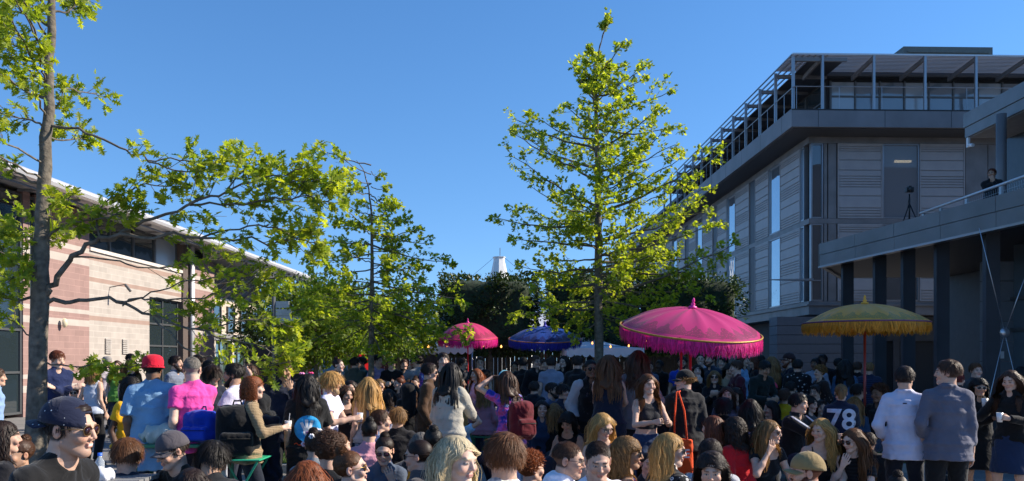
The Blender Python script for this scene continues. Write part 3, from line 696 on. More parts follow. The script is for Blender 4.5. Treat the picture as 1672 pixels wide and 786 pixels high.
        # everything below in head-local (unscaled) coordinates
        Ninv = lambda q: (Mh.T @ (q - c0)) / ks
        Nl = Ninv(f.N); ul = Mh.T @ f.u; lxl = Mh.T @ f.lx; fwl = Mh.T @ f.fw
        off = .014 if True else 0
        caps = [(Nl - ul*.03, Nl + ul*.07, f.nr/ks + .006), (Ninv(f.S[1]), Ninv(f.S[-1]), .058*k + .025), (Nl - ul*.12 + lxl*.07, Nl - ul*.45 + lxl*.07, .105*k + .03), (Nl - ul*.12 - lxl*.07, Nl - ul*.45 - lxl*.07, .105*k + .03), (Nl - ul*.1, Nl - ul*.45, .12*k + .025)]
        if not sex == 'm': caps += [(Nl - ul*.21 + lxl*.06 + fwl*.09, Nl - ul*.25 - lxl*.06 + fwl*.09, .055 + .02)]
        tip = rs.rand(n, 1); wamp = (wave if wave is not None else (.006 if style in ('long', 'bob') else .0)) 
        if style == 'curly': wamp = wave or .013
        ph1 = rs.rand(n) * 6.28 if style in ('afro', 'curlyshort', 'curly') else (np.round(pl[:, 0]*30)*1.3 + rs.rand(n)*1.2)
        gather = {'bun': np.array([0, .055, .125]), 'pony': np.array([0, .125, .035])}.get(style)
        P0 = p.copy(); fly = (rs.rand(n, 1) < .06) * rs.uniform(.05, .28, (n, 1)); bunf = rs.uniform(.9, 1.15, (n, 1))
        for i in range(1, m):
            if gather is not None and i <= 6:
                w = i / 6; dd = (P0 - [0, .02, .038]) * (1-w) + (gather - [0, .02, .038]) * w; dn = dd / np.linalg.norm(dd / (rad*1.03), axis=1)[:, None]
                q = dn + np.array([0, .02, .038]); p = q * (1 - w**3) + gather * w**3; v = np.tile(np.array([[0, .7, .3]]), (n, 1)) + rs.randn(n, 3)*.25
                if style == 'bun': v = rs.randn(n, 3)
                pts.append(p.copy()); continue
            if style == 'bun': p = gather + (p - gather + rs.randn(n, 3)*.02); dd = p - gather; p = gather + dd / np.linalg.norm(dd, axis=1)[:, None] * .038 * bunf; pts.append(p.copy()); continue
            v_ = v
            gw = .55 if style in ('long', 'bob', 'curly', 'fringe', 'braids', 'pony', 'twists') else (.22 if style in ('short', 'mop') else .0)
            v = v * (1 - gw*.75) + g * gw + rs.randn(n, 3) * (.022 if style in ('long', 'bob', 'fringe', 'braids', 'pony') else .35 if style in ('afro', 'curlyshort') else .12 if style == 'curly' else .07)
            v /= np.linalg.norm(v, axis=1)[:, None]
            if i < m*.7: v = v + (d if i < 4 else rs.randn(n, 3)*.5) * fly; v /= np.linalg.norm(v, axis=1)[:, None]
            p = p + v * (st if gather is None else st * 1.8)
            # head
            rr = rad * 1.04; dd = (p - [0, .02, .038]) / rr; l = np.linalg.norm(dd, axis=1); ins = l < 1; p[ins] = (dd[ins] / l[ins][:, None]) * rr + [0, .02, .038]
            fr = (p[:, 1] < -.028) & (np.abs(p[:, 0]) < .068) & (p[:, 2] < .055) & (p[:, 2] > -.12) & (style not in ('short', 'mop', 'afro', 'curlyshort', 'buzz')); p[fr, 0] = np.sign(P0[fr, 0] + 1e-4) * .070
            if style not in ('short', 'mop', 'afro', 'curlyshort', 'buzz'):
                sb = (p[:, 2] < .035) & (p[:, 2] > -.115) & (p[:, 1] < -.012) & (p[:, 1] > -.2); p[sb, 1] = -.012 + .25*(p[sb, 1] + .012)
            for a, b, r_ in caps:
                ab = b - a; t = np.clip(((p - a) @ ab) / (ab @ ab), 0, 1); cpt = a + t[:, None]*ab; dv = p - cpt; l = np.linalg.norm(dv, axis=1); ins = l < r_
                p[ins] = cpt[ins] + dv[ins] / np.maximum(l[ins], 1e-4)[:, None] * r_
            q = p.copy()
            if wamp:
                a = ph1 + i * (1.1 if style == 'curly' else 1.3); q[:, 0] += np.cos(a)*wamp; q[:, 1] += np.sin(a)*wamp*.8
            pts.append(q)
        PT = np.stack(pts, 1); PT = PT * ks @ Mh.T + c0    # n,m,3
        tg = np.gradient(PT, axis=1); cx = c0 + (Mh @ v3(0, .01, -.02)); outw = PT - cx; outw[:, :, 2] *= .3
        sd = np.cross(tg, outw); sd /= np.maximum(np.linalg.norm(sd, axis=2), 1e-6)[:, :, None]
        w0 = float(np.clip(.62 / s, .0021, .0062)); w0 = w0 * (.8 if style in ('short', 'mop') else 1.2 if style not in ('afro', 'curlyshort') else .9)
        if style == 'braids': w0 = .008
        wd = w0 * np.linspace(1, .45, m)[None, :, None] * np.ones((n, 1, 1))
        if style == 'braids': wd = w0 * (1 + .25*np.sin(np.arange(m)*2.4))[None, :, None] * np.ones((n, 1, 1))
        A_ = PT - sd*wd; B_ = PT + sd*wd; mid = PT + outw/np.maximum(np.linalg.norm(outw, axis=2), 1e-5)[:, :, None]*wd*.5
        VV = np.stack([A_, mid, B_], 2).reshape(-1, 3); base = len(V)
        i0 = (np.arange(n)[:, None]*m + np.arange(m-1)[None]).ravel()*3 + base
        QQ = np.concatenate([np.stack([i0, i0+3, i0+4, i0+1], 1), np.stack([i0+1, i0+4, i0+5, i0+2], 1)])
        br = (.66 + .75*rs.rand(n)**1.3)[:, None] * (1 + .18*np.linspace(-1, 1, m)[None] * (1 if style != 'braids' else 0))
        CC = np.repeat(br.ravel(), 3)[:, None] * col[None]
        V = np.concatenate([V, VV]); Q = np.concatenate([Q, QQ]); C = np.concatenate([C, CC])
    me = np_mesh("hair", V, Q, True, np.clip(C, 0, 1)); lum = float(col.mean())
    me.materials.append(attr_mat("hair dark" if lum < .06 else "hair fair", .5, .35, transl=.2 if lum < .06 else .32))
    return link("hair", me, f.root)

# ---------------- accessories worn on the head (children)
def mesh_obj(name, b, m, parent, smooth=True): return b.build(name, m, parent, smooth)
def x_glasses(f, kind='sun', col='#0a0a0c', frame='#0a0a0c', r=.026, up=0):
    b = MB(); fr = MB(); n = 14; y0 = -.101 + (up * -.0)
    zc = .004 + up * .085; yb = y0 + up * .035
    for sg in (1, -1):
        c = (sg*.034, yb, zc); ring = []
        for q in range(n):
            a = 2*math.pi*q/n; ex = abs(math.cos(a))**.8 * math.copysign(1, math.cos(a)); ez = abs(math.sin(a))**.8 * math.copysign(1, math.sin(a))
            ring.append(f.h2((c[0] + ex*r*1.08, c[1] + .006*abs(ex)*(1 if ex*sg > 0 else .2), c[2] + ez*r*.82)))
        cc = f.h2((c[0], c[1] - .004, c[2])); cb_ = f.h2((c[0], c[1] + .002, c[2]))
        if kind == 'sun': b.add([cc, cb_] + ring, [(0, 2 + q, 2 + (q+1) % n) for q in range(n)] + [(1, 2 + (q+1) % n, 2 + q) for q in range(n)])
        fr.tube(ring + [ring[0]], .0016 if kind == 'sun' else .0026, 5, False)
        fr.tube([f.h2((sg*.06, yb + .006, zc + .006)), f.h2((sg*.079, yb + .06, zc + .006)), f.h2((sg*.082, yb + .115, zc - .002 if not up else zc - .03))], .002, 5)
    fr.tube([f.h2((.010, yb, zc + .006)), f.h2((0, yb - .004, zc + .009)), f.h2((-.010, yb, zc + .006))], .0025, 5)
    g = fr.build("sunglasses" if kind == 'sun' else "glasses", mat("frame " + frame, frame, .3, .6 if frame in ('#b89050', '#c0a080') else 0, var=0), f.root, True)
    if kind == 'sun':
        ln = b.build("lens", mat("lens " + col, col, .06, 0, var=0, spec=.9), g, True)
def x_cap(f, col='#111111', back=False, dots=False, logo=None, hi=.012, brimc=None, strap=False):
    b = MB(); n = 26; rows = 9; V = []; F = []; sgn = 1 if back else -1
    for i in range(rows + 1):
        t = i / rows; el = math.pi/2 * t
        for q in range(n):
            a = 2*math.pi*q/n; rx, ry, rz = .077 + .016, .098 + .016, .085 + .028
            sq = 1 - .12 * (1 - t)**2 * 0
            x = rx*math.cos(a)*math.cos(el); y = ry*math.sin(a)*math.cos(el); z = rz*math.sin(el)**.95
            seam = .0015*math.cos(3*a)*math.cos(el)
            zt = .028 + .35*.0
            V.append(f.h2((x*(1+seam), y + .018, z + zt + (-.015 if (y*sgn < 0) else .008)*abs(y)/ry*(1-t))))
    for i in range(rows):
        for q in range(n):
            if strap and i < 3 and abs(((q/n*2*math.pi - (math.pi*1.5 if back else math.pi*.5)) + math.pi) % (2*math.pi) - math.pi) < .42: continue
            F.append((i*n+q, i*n+(q+1) % n, (i+1)*n+(q+1) % n, (i+1)*n+q))
    b.add(V, F)
    mt = cloth(col) if not dots else cloth('dots:' + col)
    c = b.build("cap", mt, f.root, True); so_ = c.modifiers.new("thick", 'SOLIDIFY'); so_.thickness = .004; so_.offset = 1
    br = MB(); V = []; F = []; na, nr_ = 15, 5
    for i in range(nr_):
        r = i / (nr_ - 1)
        for q in range(na):
            a = (q / (na-1) - .5) * 2.3; x = math.sin(a)*.088; y0 = math.cos(a)*.100
            L_ = .070 * (math.cos(a*.75)**.7)
            V.append(f.h2((x*(1 + .08*r), sgn*(y0 + L_*r) + .018 , .030 - .028*(x/.088)**2 - .012*r + (.008 if back else 0))))
    for i in range(nr_-1):
        for q in range(na-1): F.append((i*na+q, i*na+q+1, (i+1)*na+q+1, (i+1)*na+q))
    br.add(V, F); o = br.build("brim", cloth(brimc) if brimc else mt, c, True); s_ = o.modifiers.new("thick", 'SOLIDIFY'); s_.thickness = .004; s_.offset = 0
    bt = MB(); bt.lathe([(.001, .008), (.006, .006), (.008, .0), (.007, -.004)], 8); bb = bt.build("button", cloth(col), c, True); p = f.h2((0, .018, .028 + .113)); bb.location = p
    if strap:
        st = MB(); st.tube([f.h2((.052*math.cos(a)/.6 if 0 else .036*a, -sgn*(-.004) + (-sgn)*.112 + .018 + sgn*.006*abs(a), .026)) for a in (-1.1, -.5, 0, .5, 1.1)], .009, 6)
        st.build("snap_strap", cloth('#3a4150'), c, True)
def x_beret(f, col='#6a1518'):
    b = MB(); V = []
    b.lathe([(.112, -.035), (.108, -.03), (.100, .0), (.100, .035), (.090, .070), (.062, .092), (.03, .099), (.001, .10)], 24)
    pts = [f.h2((v[0], v[1]*1.15 + .018, v[2] + .045)) for v in b.v]; b.v = [tuple(p) for p in pts]; b.build("bucket_hat", cloth(col), f.root, True)
def x_flowers(f, cols=('#f2c8d8', '#ffffff'), spots=None, r=.022):
    spots = spots or [(.05, -.03, .125), (-.05, -.03, .125), (0, -.05, .13)]
    for i, sp_ in enumerate(spots):
        b = MB(); c = f.h2(sp_); rr = r * f.ks
        for q in range(6):
            a = 2*math.pi*q/6; d = v3(math.cos(a), 0, math.sin(a)) if sp_[1] > .05 or sp_[1] < -.05 else v3(math.cos(a), math.sin(a), .0)
            pc = c + Mhd(f, d) * rr*.6; b.add([pc + Mhd(f, v3(*w)) * rr*.55 for w in ((1,0,0), (0,1,0), (-1,0,0), (0,-1,0), (0,0,1), (0,0,-1))], [(0,1,4), (1,2,4), (2,3,4), (3,0,4), (1,0,5), (2,1,5), (3,2,5), (0,3,5)])
        b.build("hair_flower", mat("petal " + cols[i % len(cols)], cols[i % len(cols)], .6), f.root, True)
def Mhd(f, d): return f.Mh @ d
def x_band(f, col='#7fc4d8'):
    b = MB(); b.tube([f.h2((.09*math.cos(a), .0, .038 + .104*math.sin(a))) for a in np.linspace(.1, math.pi - .1, 14)], .011, 6); b.build("headband", cloth(col), f.root, True)
def x_beard(f, hc='brown', ln=.012):
    c = srgb(HAIRC.get(hc, hc)); h2 = f.h2; k = f.ks
    P = [('rc', h2((.062, -.012, -.045)), h2((.03, -.062, -.095)), .016*k + ln*.4, .02*k + ln*.5, .02), ('rc', h2((-.062, -.012, -.045)), h2((-.03, -.062, -.095)), .016*k + ln*.4, .02*k + ln*.5, .02), ('rc', h2((.02, -.070, -.098 - ln)), h2((-.02, -.070, -.098 - ln)), .025*k + ln*.6, .025*k + ln*.6, .02),
         ('rc', h2((.022, -.092, -.046)), h2((-.022, -.092, -.046)), .008*k, .008*k, .008), ('xrc', h2((.018, -.11, -.062)), h2((-.018, -.11, -.062)), .009*k, .009*k, .003)]
    V, Q = mesh_sdf(P, max(.0045, 1.0/f.s), wr=.002, seed=f.seed); rs = np.random.RandomState(f.seed % 1000)
    me = np_mesh("beard", V, Q, True, np.array(c)[None] * (.7 + .6*rs.rand(len(V)))[:, None]); link("beard", me, f.root, attr_mat("hair dark", .42, .45, .12))
def decal(f, shapes, z0, size, side=1, color='#e8e8e8', name="print", x0=0, eps=.004, target=None):
    """shapes: list of 2-D polygons (convex) in unit coords; projected on the back (side=1) or front (-1) of the top"""
    V2, Q2 = target or f.TV
    bvh = BVHTree.FromPolygons([tuple(v) for v in V2.tolist()], Q2.tolist()); b = MB(); bm = bmesh.new()
    for pl in shapes:
        vs = [bm.verts.new((x, 0, z)) for x, z in pl]; bm.faces.new(vs)
    bmesh.ops.triangulate(bm, faces=bm.faces[:])
    for _ in range(4):
        es = [e for e in bm.edges if e.calc_length() * size > .018]
        if not es: break
        bmesh.ops.subdivide_edges(bm, edges=es, cuts=1); bmesh.ops.triangulate(bm, faces=bm.faces[:])
    bm.verts.ensure_lookup_table(); out = []
    for v in bm.verts:
        o = Vector((x0 + v.co.x*size*(-1 if side > 0 else 1), f.N[1] + side*1.0, z0 + v.co.z*size)); h = bvh.ray_cast(o, Vector((0, -side, 0)))
        out.append((h[0] + h[1].normalized()*0 + Vector((0, side*eps, 0))) if h[0] else Vector((o.x, f.N[1] + side*.13, o.z)))
    for v, p in zip(bm.verts, out): v.co = p
    me = bpy.data.meshes.new(name); bm.to_mesh(me); bm.free(); o = link(name, me, f.root, cloth(color)); return o
EXTRAS = dict(sun=x_glasses, glasses=lambda f, c='#0a0a0c': x_glasses(f, 'clear', frame=c, r=.023), cap=x_cap, flowers=x_flowers, band=x_band, beard=x_beard, bucket=x_beret)
# ------------------------------------------------------------------ setting
def paving_mat():
    m, t, b = newmat("paving"); N = t.nodes; L = t.links; tc = N.new("ShaderNodeTexCoord")
    br = N.new("ShaderNodeTexBrick"); br.inputs["Scale"].default_value = 1.0; br.inputs["Brick Width"].default_value = .9; br.inputs["Row Height"].default_value = .6
    br.inputs["Mortar Size"].default_value = .006; br.inputs["Color1"].default_value = (.30,.28,.26,1); br.inputs["Color2"].default_value = (.24,.23,.22,1); br.inputs["Mortar"].default_value = (.12,.11,.10,1)
    L.new(tc.outputs["Object"], br.inputs["Vector"]); n = N.new("ShaderNodeTexNoise"); n.inputs["Scale"].default_value = 1.3; n.inputs["Detail"].default_value = 8; L.new(tc.outputs["Object"], n.inputs["Vector"])
    mx = N.new("ShaderNodeMix"); mx.data_type = 'RGBA'; mx.blend_type = 'MULTIPLY'; mx.inputs[0].default_value = .5
    L.new(br.outputs[0], mx.inputs[6]); L.new(n.outputs[0], mx.inputs[7]); L.new(mx.outputs[2], b.inputs["Base Color"]); b.inputs["Roughness"].default_value = .8
    return m
g = MB(); g.add([(-900,-900,0),(900,-900,0),(900,1500,0),(-900,1500,0)], [(0,1,2,3)]); tag(g.build("ground", paving_mat()), kind='structure')
g = MB(); g.box(-4.6, 6.6, 12.7, 22, -.3, .10); tag(g.build("lawn", mat("grass base", (.035,.06,.018), .9, var=.35, scale=3, bump=1, bscale=60)), kind='structure')
g = MB(); g.box(-4.75, 6.75, 12.55, 12.7, -.3, .13); g.box(-4.75, -4.6, 12.7, 22.15, -.3, .13); g.box(6.6, 6.75, 12.7, 22.15, -.3, .13); g.box(-4.6, 6.6, 22, 22.15, -.3, .13)
tag(g.build("kerb", mat("kerb stone", (.30,.29,.27), .85, var=.2, scale=9, bump=.3), bevel=.01), kind='structure')
rs = np.random.RandomState(4); n = 26000
px = rs.uniform(-4.5, 6.5, n); py = 12.75 + 9.2*rs.rand(n)**1.5; h = rs.uniform(.03, .09, n); a = rs.rand(n)*6.28; w = .004 + py*.0004
B0 = np.stack([px - w*np.cos(a), py - w*np.sin(a), np.full(n, .10)], 1); B1 = np.stack([px + w*np.cos(a), py + w*np.sin(a), np.full(n, .10)], 1); B2 = np.stack([px + rs.randn(n)*.02, py + rs.randn(n)*.02, .10 + h], 1)
V = np.stack([B0, B1, B2], 1).reshape(-1, 3); c = np.array((.07,.13,.025))[None]*(.5 + rs.rand(n))[:, None]
tag(link("grass", np_mesh("grass", V, np.zeros((0,4), int), False, np.repeat(c, 3, 0), np.arange(3*n).reshape(-1, 3)), m=attr_mat("grass blades", .6, .3, .35)), kind='stuff', label='short green grass of the lawn under the seated crowd', cat='grass')

# ------------------------------------------------------------------ left stone building
def glassm(name, tint=(.02,.03,.035), rough=.03):
    if name in MATS: return MATS[name]
    m, t, b = newmat(name); b.inputs["Base Color"].default_value = (*tint, 1); b.inputs["Roughness"].default_value = rough; b.inputs["Specular IOR Level"].default_value = .9; b.inputs["IOR"].default_value = 1.6
    b.inputs["Coat Weight"].default_value = .6; b.inputs["Coat Roughness"].default_value = .02
    N = t.nodes; n = N.new("ShaderNodeTexNoise"); n.inputs["Scale"].default_value = .8; tc = N.new("ShaderNodeTexCoord"); t.links.new(tc.outputs["Object"], n.inputs[0])
    bp = N.new("ShaderNodeBump"); bp.inputs["Strength"].default_value = .04; bp.inputs["Distance"].default_value = .3; t.links.new(n.outputs[0], bp.inputs["Height"]); t.links.new(bp.outputs[0], b.inputs["Normal"]); t.links.new(bp.outputs[0], b.inputs["Coat Normal"])
    MATS[name] = m; return m
def stone_mat(name, cols, bands):
    """horizontal bands by object z: list of (z0,z1) cream"""
    m, t, b = newmat(name); N = t.nodes; L = t.links; tc = N.new("ShaderNodeTexCoord"); sx = N.new("ShaderNodeSeparateXYZ"); L.new(tc.outputs["Object"], sx.inputs[0])
    cx = N.new("ShaderNodeCombineXYZ"); L.new(sx.outputs[1], cx.inputs[0]); L.new(sx.outputs[2], cx.inputs[1])
    br = N.new("ShaderNodeTexBrick"); br.inputs["Scale"].default_value = 1; br.inputs["Brick Width"].default_value = .62; br.inputs["Row Height"].default_value = .21; br.inputs["Mortar Size"].default_value = .007
    c1, c2, c3 = cols; br.inputs["Color1"].default_value = (*c1, 1); br.inputs["Color2"].default_value = (*[x*.88 for x in c1], 1); br.inputs["Mortar"].default_value = (*[min(1, x*1.25) for x in c1], 1); L.new(cx.outputs[0], br.inputs[0])
    last = br.outputs[0]
    for z0, z1, cc in bands:
        a = N.new("ShaderNodeMath"); a.operation = 'COMPARE'; a.inputs[1].default_value = (z0+z1)/2; a.inputs[2].default_value = (z1-z0)/2; L.new(sx.outputs[2], a.inputs[0])
        mx = N.new("ShaderNodeMix"); mx.data_type = 'RGBA'; L.new(a.outputs[0], mx.inputs[0]); L.new(last, mx.inputs[6]); mx.inputs[7].default_value = (*cc, 1); last = mx.outputs[2]
    n = N.new("ShaderNodeTexNoise"); n.inputs["Scale"].default_value = 2.5; n.inputs["Detail"].default_value = 7; L.new(tc.outputs["Object"], n.inputs[0]); mr = N.new("ShaderNodeMapRange"); mr.inputs[3].default_value = .78; mr.inputs[4].default_value = 1.18; L.new(n.outputs[0], mr.inputs[0])
    sc = N.new("ShaderNodeVectorMath"); sc.operation = 'SCALE'; L.new(last, sc.inputs[0]); L.new(mr.outputs[0], sc.inputs["Scale"]); L.new(sc.outputs[0], b.inputs["Base Color"]); b.inputs["Roughness"].default_value = .85
    bp = N.new("ShaderNodeBump"); bp.inputs["Strength"].default_value = .25; bp.inputs["Distance"].default_value = .01; L.new(br.outputs[1], bp.inputs["Height"]); L.new(bp.outputs[0], b.inputs["Normal"])
    return m
PINK = (.30,.19,.168); CREAM = (.42,.375,.335)
bd = [(a, b, CREAM) for a, b in ((5.38,5.55),(4.94,5.19),(3.28,3.42),(2.86,3.07),(1.15,1.28),(.73,.94))]
m_pink = stone_mat("pink banded stone", (PINK, PINK, CREAM), bd)
m_cream = stone_mat("cream banded stone", ((.41,.365,.325), CREAM, PINK), [(a, b, (.31,.215,.175)) for a, b in ((5.19,5.38),(4.45,4.6),(3.1,3.26))])
lb = thing("stone_building", "long low pink and cream stone building with curved pale metal roof edge on the left", "building", (-15.29, 0, 0), -math.atan(.025))
def YW(px): return 15.29 / (.025 + (836 - px) / 1350)     # distance along the wall seen at a photo column
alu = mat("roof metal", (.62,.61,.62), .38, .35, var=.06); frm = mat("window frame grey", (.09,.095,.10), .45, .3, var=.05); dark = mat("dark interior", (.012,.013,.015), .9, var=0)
gl = glassm("dark glass")
def wallbox(name, p0, p1, z0, z1, m, dx=0, th=.5, parent=lb, y=False):
    a, b = (p0, p1) if y else (YW(p0), YW(p1)); w = MB(); w.box(-th + dx, dx, a, b, z0, z1); return w.build(name, m, parent)
wallbox("pier", 38, 49, 0, 6.8, m_pink)
wallbox("pier", 58, 146, 0, 6.8, m_pink)
w = MB(); a, b, c, d = YW(146), YW(245), YW(297), YW(297)
w.box(-.5, -.02, a+.002, b, 0, 5.5); w.box(-.5, -.02, b, c, 4.25, 5.5); w.build("wall", m_cream, lb)
w = MB(); w.box(-.55, .05, a+.003, c, 5.5, 5.62); w.build("coping", mat("coping stone", (.60,.55,.50), .7), lb)
def window(parent, p0, p1, z0, z1, nx=1, zs=(), dx=-.12, y=False, glm=None):
    a, b = (p0, p1) if y else (YW(p0), YW(p1)); f_ = MB()
    for zz in (z0, z1 - .07): f_.box(dx, dx + .09, a, b, zz, zz + .07)
    for i in range(nx + 1):
        yy = a + (b - a - .07) * i / nx; f_.box(dx - .004, dx + .096, yy, yy + .07, z0 + .001, z1 - .001)
    for zz in zs: f_.box(dx + .002, dx + .087, a, b, zz - .035, zz + .035)
    o = f_.build("window", frm, parent); p = MB(); p.box(dx + .02, dx + .04, a + .03, b - .03, z0 + .03, z1 - .03); p.build("pane", glm or gl, o); return o
window(lb, YW(-260), YW(37), .1, 6.7, 4, (1.35, 2.62, 4.6), y=True)
window(lb, 49, 58, .1, 6.7, 1, (2.6,))
window(lb, 146.5, 262, 5.62, 6.85, 3, (), -.3); window(lb, 262, 297, 5.62, 6.85, 1, (), -.3, glm=mat("painted sky reflection", (.28,.33,.38), .25, 0, var=0, spec=.8))  # last pane is paler: its sky reflection is put into the base colour
window(lb, 245.5, 296.5, .1, 4.25, 2, (2.3, 3.2), -.25)
wallbox("brick_pier", 297, 305, 0, 6.8, mat("dark brick", (.10,.075,.065), .9, var=.3, scale=30, bump=.4), .06)
w = MB(); w.tube([(.12, YW(309), 0), (.12, YW(309), 6.8)], .09, 10); w.tube([(.10, YW(313), 0), (.10, YW(313), 6.8)], .05, 8); w.build("downpipe", mat("pale pipe", (.55,.55,.56), .4, .3, var=.05), lb, True)
wallbox("pier", 315.5, 350, 0, 6.35, m_pink)
w = MB(); w.box(-1.7, -1.2, YW(350)+.01, YW(452), 3.1, 4.9); w.box(-1.7, -1.2, YW(350)+.01, YW(452), 0, .4); w.build("wall", stone_mat("cream plain stone", ((.55,.46,.38), CREAM, PINK), []), lb)
for i in range(6):
    y0 = YW(352) + .6 + i*2.0; window(lb, y0, y0 + 1.1, 3.2, 4.6, 1, (3.9,), -1.19, y=True)
w = MB(); w.box(-1.75, -1.05, YW(350)+.01, YW(452), 2.75, 3.1); w.build("lintel_beam", mat("grey beam", (.20,.20,.21), .6), lb)
for i in range(5):
    y0 = YW(352) + .3 + i*2.6; window(lb, y0, y0 + 2.2, .42, 2.73, 2, (2.1,), -1.4, y=True, glm=glassm("green glass", (.05,.09,.085)))
for i in range(6):
    y0 = YW(352) + .05 + i*2.6; w = MB(); w.box(-1.45, -1.1, y0, y0 + .24, .4, 2.75); w.build("column", mat("cream column", (.50,.44,.37), .8), lb)
# roof: curved edge profile swept along the building
w = MB(); prof = [(-6, 7.0), (-1, 7.12), (.9, 7.10), (1.25, 7.05), (1.42, 6.96), (1.48, 6.86), (1.44, 6.76), (1.3, 6.72), (1.2, 6.74), (-.05, 6.86), (-6, 6.9)]
ys = [12, YW(480)]; V = [(x, y, z) for y in ys for x, z in prof]; n = len(prof)
w.add(V, [(i, (i+1) % n, n + (i+1) % n, n + i) for i in range(n)] + [list(range(n))[::-1], [n + i for i in range(n)]]); w.build("roof", alu, lb)
w = MB()
for i in range(24):
    yy = 13 + i*1.6
    if yy < YW(470): w.box(.2, 1.18, yy, yy + .05, 6.66, 6.735)
w.box(1.0, 1.06, 12, YW(478), 6.60, 6.66); w.build("roof_rib", mat("rib metal", (.22,.22,.23), .4, .5, var=0), lb)
w = MB()
for i in range(9):
    y0 = YW(352) + i*1.35; w.bar((-1.1, y0, 5.0), (.9, y0 + .5, 6.62), .07); w.bar((-1.1, y0 + 1.2, 5.0), (.9, y0 + .5, 6.62), .05)
w.box(-1.7, -1.2, YW(350), YW(460), 4.9, 5.0); w.build("roof_truss", mat("truss metal", (.16,.16,.17), .4, .6, var=0), lb)
w = MB(); w.box(-1.69, -1.6, YW(350), YW(462), 5.0, 6.8); w.build("back_wall", mat("grey cladding", (.25,.24,.24), .7), lb)
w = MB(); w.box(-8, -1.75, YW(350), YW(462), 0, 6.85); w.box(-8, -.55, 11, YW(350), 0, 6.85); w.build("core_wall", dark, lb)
w = MB(); w.tube([(.12, YW(98), 2.92), (.16, YW(98), 2.92)], .14, 14); w.lathe([(.001, .0)], 4)
V = []; w2 = MB(); w2.lathe([(.135, 0), (.13, .05), (.10, .09), (.05, .115), (.001, .12)], 16); w2.v = [(z + .13, x*.75 + YW(98), y*1.15 + 2.92) for x, y, z in w2.v]; w2.build("wall_lamp", mat("lamp cover cream", (.62,.55,.38), .4, var=.04), lb, True)
for p_ in (172, 200):
    w = MB(); y0 = YW(p_)
    for i in range(8): w.hexa([(.0, y0, 1.95 + i*.07), (.04, y0, 1.95 + i*.07), (.04, y0 + .42, 1.95 + i*.07), (.0, y0 + .42, 1.95 + i*.07), (.0, y0, 2.0 + i*.07), (.02, y0, 2.0 + i*.07), (.02, y0 + .42, 2.0 + i*.07), (.0, y0 + .42, 2.0 + i*.07)])
    w.build("vent", mat("vent grey", (.34,.31,.28), .6), lb)
w = MB(); w.bar((.0, YW(180), 4.35), (.55, YW(180), 4.45), .03); w.tube([(.55, YW(180), 4.45), (.75, YW(180), 4.2)], .05, 8); w.build("wall_arm", frm, lb)  # short arm from the wall with an angled tube at its end

# ------------------------------------------------------------------ right main building
RX, RY = 13.3, 37.0
rb = thing("glass_and_metal_building", "tall dark grey metal clad building with louvred panels and a rooftop terrace", "building", (RX, RY, 0), math.atan(.027))
clad = mat("grey cladding panel", (.17,.165,.165), .5, .1, var=.2, scale=1.5); cladl = mat("louvre metal", (.33,.315,.315), .5, .1, var=.06, scale=2)
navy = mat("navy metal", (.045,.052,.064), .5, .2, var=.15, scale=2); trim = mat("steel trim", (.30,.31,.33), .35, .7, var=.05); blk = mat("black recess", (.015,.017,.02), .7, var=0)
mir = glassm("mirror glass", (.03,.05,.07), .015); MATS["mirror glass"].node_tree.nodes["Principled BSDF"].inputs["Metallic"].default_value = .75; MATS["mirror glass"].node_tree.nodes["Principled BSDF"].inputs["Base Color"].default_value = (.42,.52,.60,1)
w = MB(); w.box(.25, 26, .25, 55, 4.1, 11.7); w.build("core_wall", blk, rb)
w = MB(); w.box(-.02, 26, -.02, 55, 3.75, 4.35); w.box(-.12, 26, -.12, 55, 4.15, 4.22); w.box(-.03, 26, -.03, 55, 7.82, 8.05); w.box(-.04, 26, -.04, 55, 11.42, 11.72); w.build("floor_band", clad, rb)
def louvre(along, a, b, z0, z1, parent=rb, seed=0):
    """panel on the side (along='y', x=0 face) or the front (along='x', y=0 face); grouped horizontal slats"""
    r = random.Random(seed); w = MB()
    def bx(d0, d1, s0, s1, zz0, zz1):
        if along == 'y': w.box(-d1, -d0, s0, s1, zz0, zz1)
        else: w.box(s0, s1, -d1, -d0, zz0, zz1)
    bx(-.2, .0, a, b, z0, z1); z = z0 + .10; H = z1 - z0
    gaps = [.0, .12, .24, .36, .9, 1.3, 1.42, 1.54, 1.66, 1.78, 2.05, 2.5, 2.9, 3.0, 3.1]
    for k, g_ in enumerate(gaps):
        zt = z0 + .08 + g_*H/3.35; nx_ = z0 + .08 + (gaps[k+1] if k+1 < len(gaps) else 3.22)*H/3.35
        bx(.003, .045, a + .06, b - .06, zt + .045, nx_)
    for s in (a, b - .05): bx(.002, .06, s, s + .05, z0, z1)
    bx(.001, .055, a + .051, b - .051, z0, z0 + .05); bx(.001, .055, a + .051, b - .051, z1 - .05, z1)
    return w.build("louvre_panel", cladl, parent)
def pane(along, a, b, z0, z1, m, fr=trim, d=-.05, t=.06):
    f_ = MB(); g_ = MB()
    def bx(q, d0, d1, s0, s1, zz0, zz1):
        if along == 'y': q.box(-d1, -d0, s0, s1, zz0, zz1)
        else: q.box(s0, s1, -d1, -d0, zz0, zz1)
    for s in (a, b - t): bx(f_, -.19, .03, s, s + t, z0, z1)
    bx(f_, -.18, .025, a + t, b - t, z0, z0 + t); bx(f_, -.18, .025, a + t, b - t, z1 - t, z1)
    o = f_.build("window", fr, rb); bx(g_, -d, -d + .02, a + t*.5, b - t*.5, z0 + t*.5, z1 - t*.5) if False else bx(g_, d, d + .02, a + t*.5, b - t*.5, z0 + t*.5, z1 - t*.5); g_.build("pane", m, o); return o
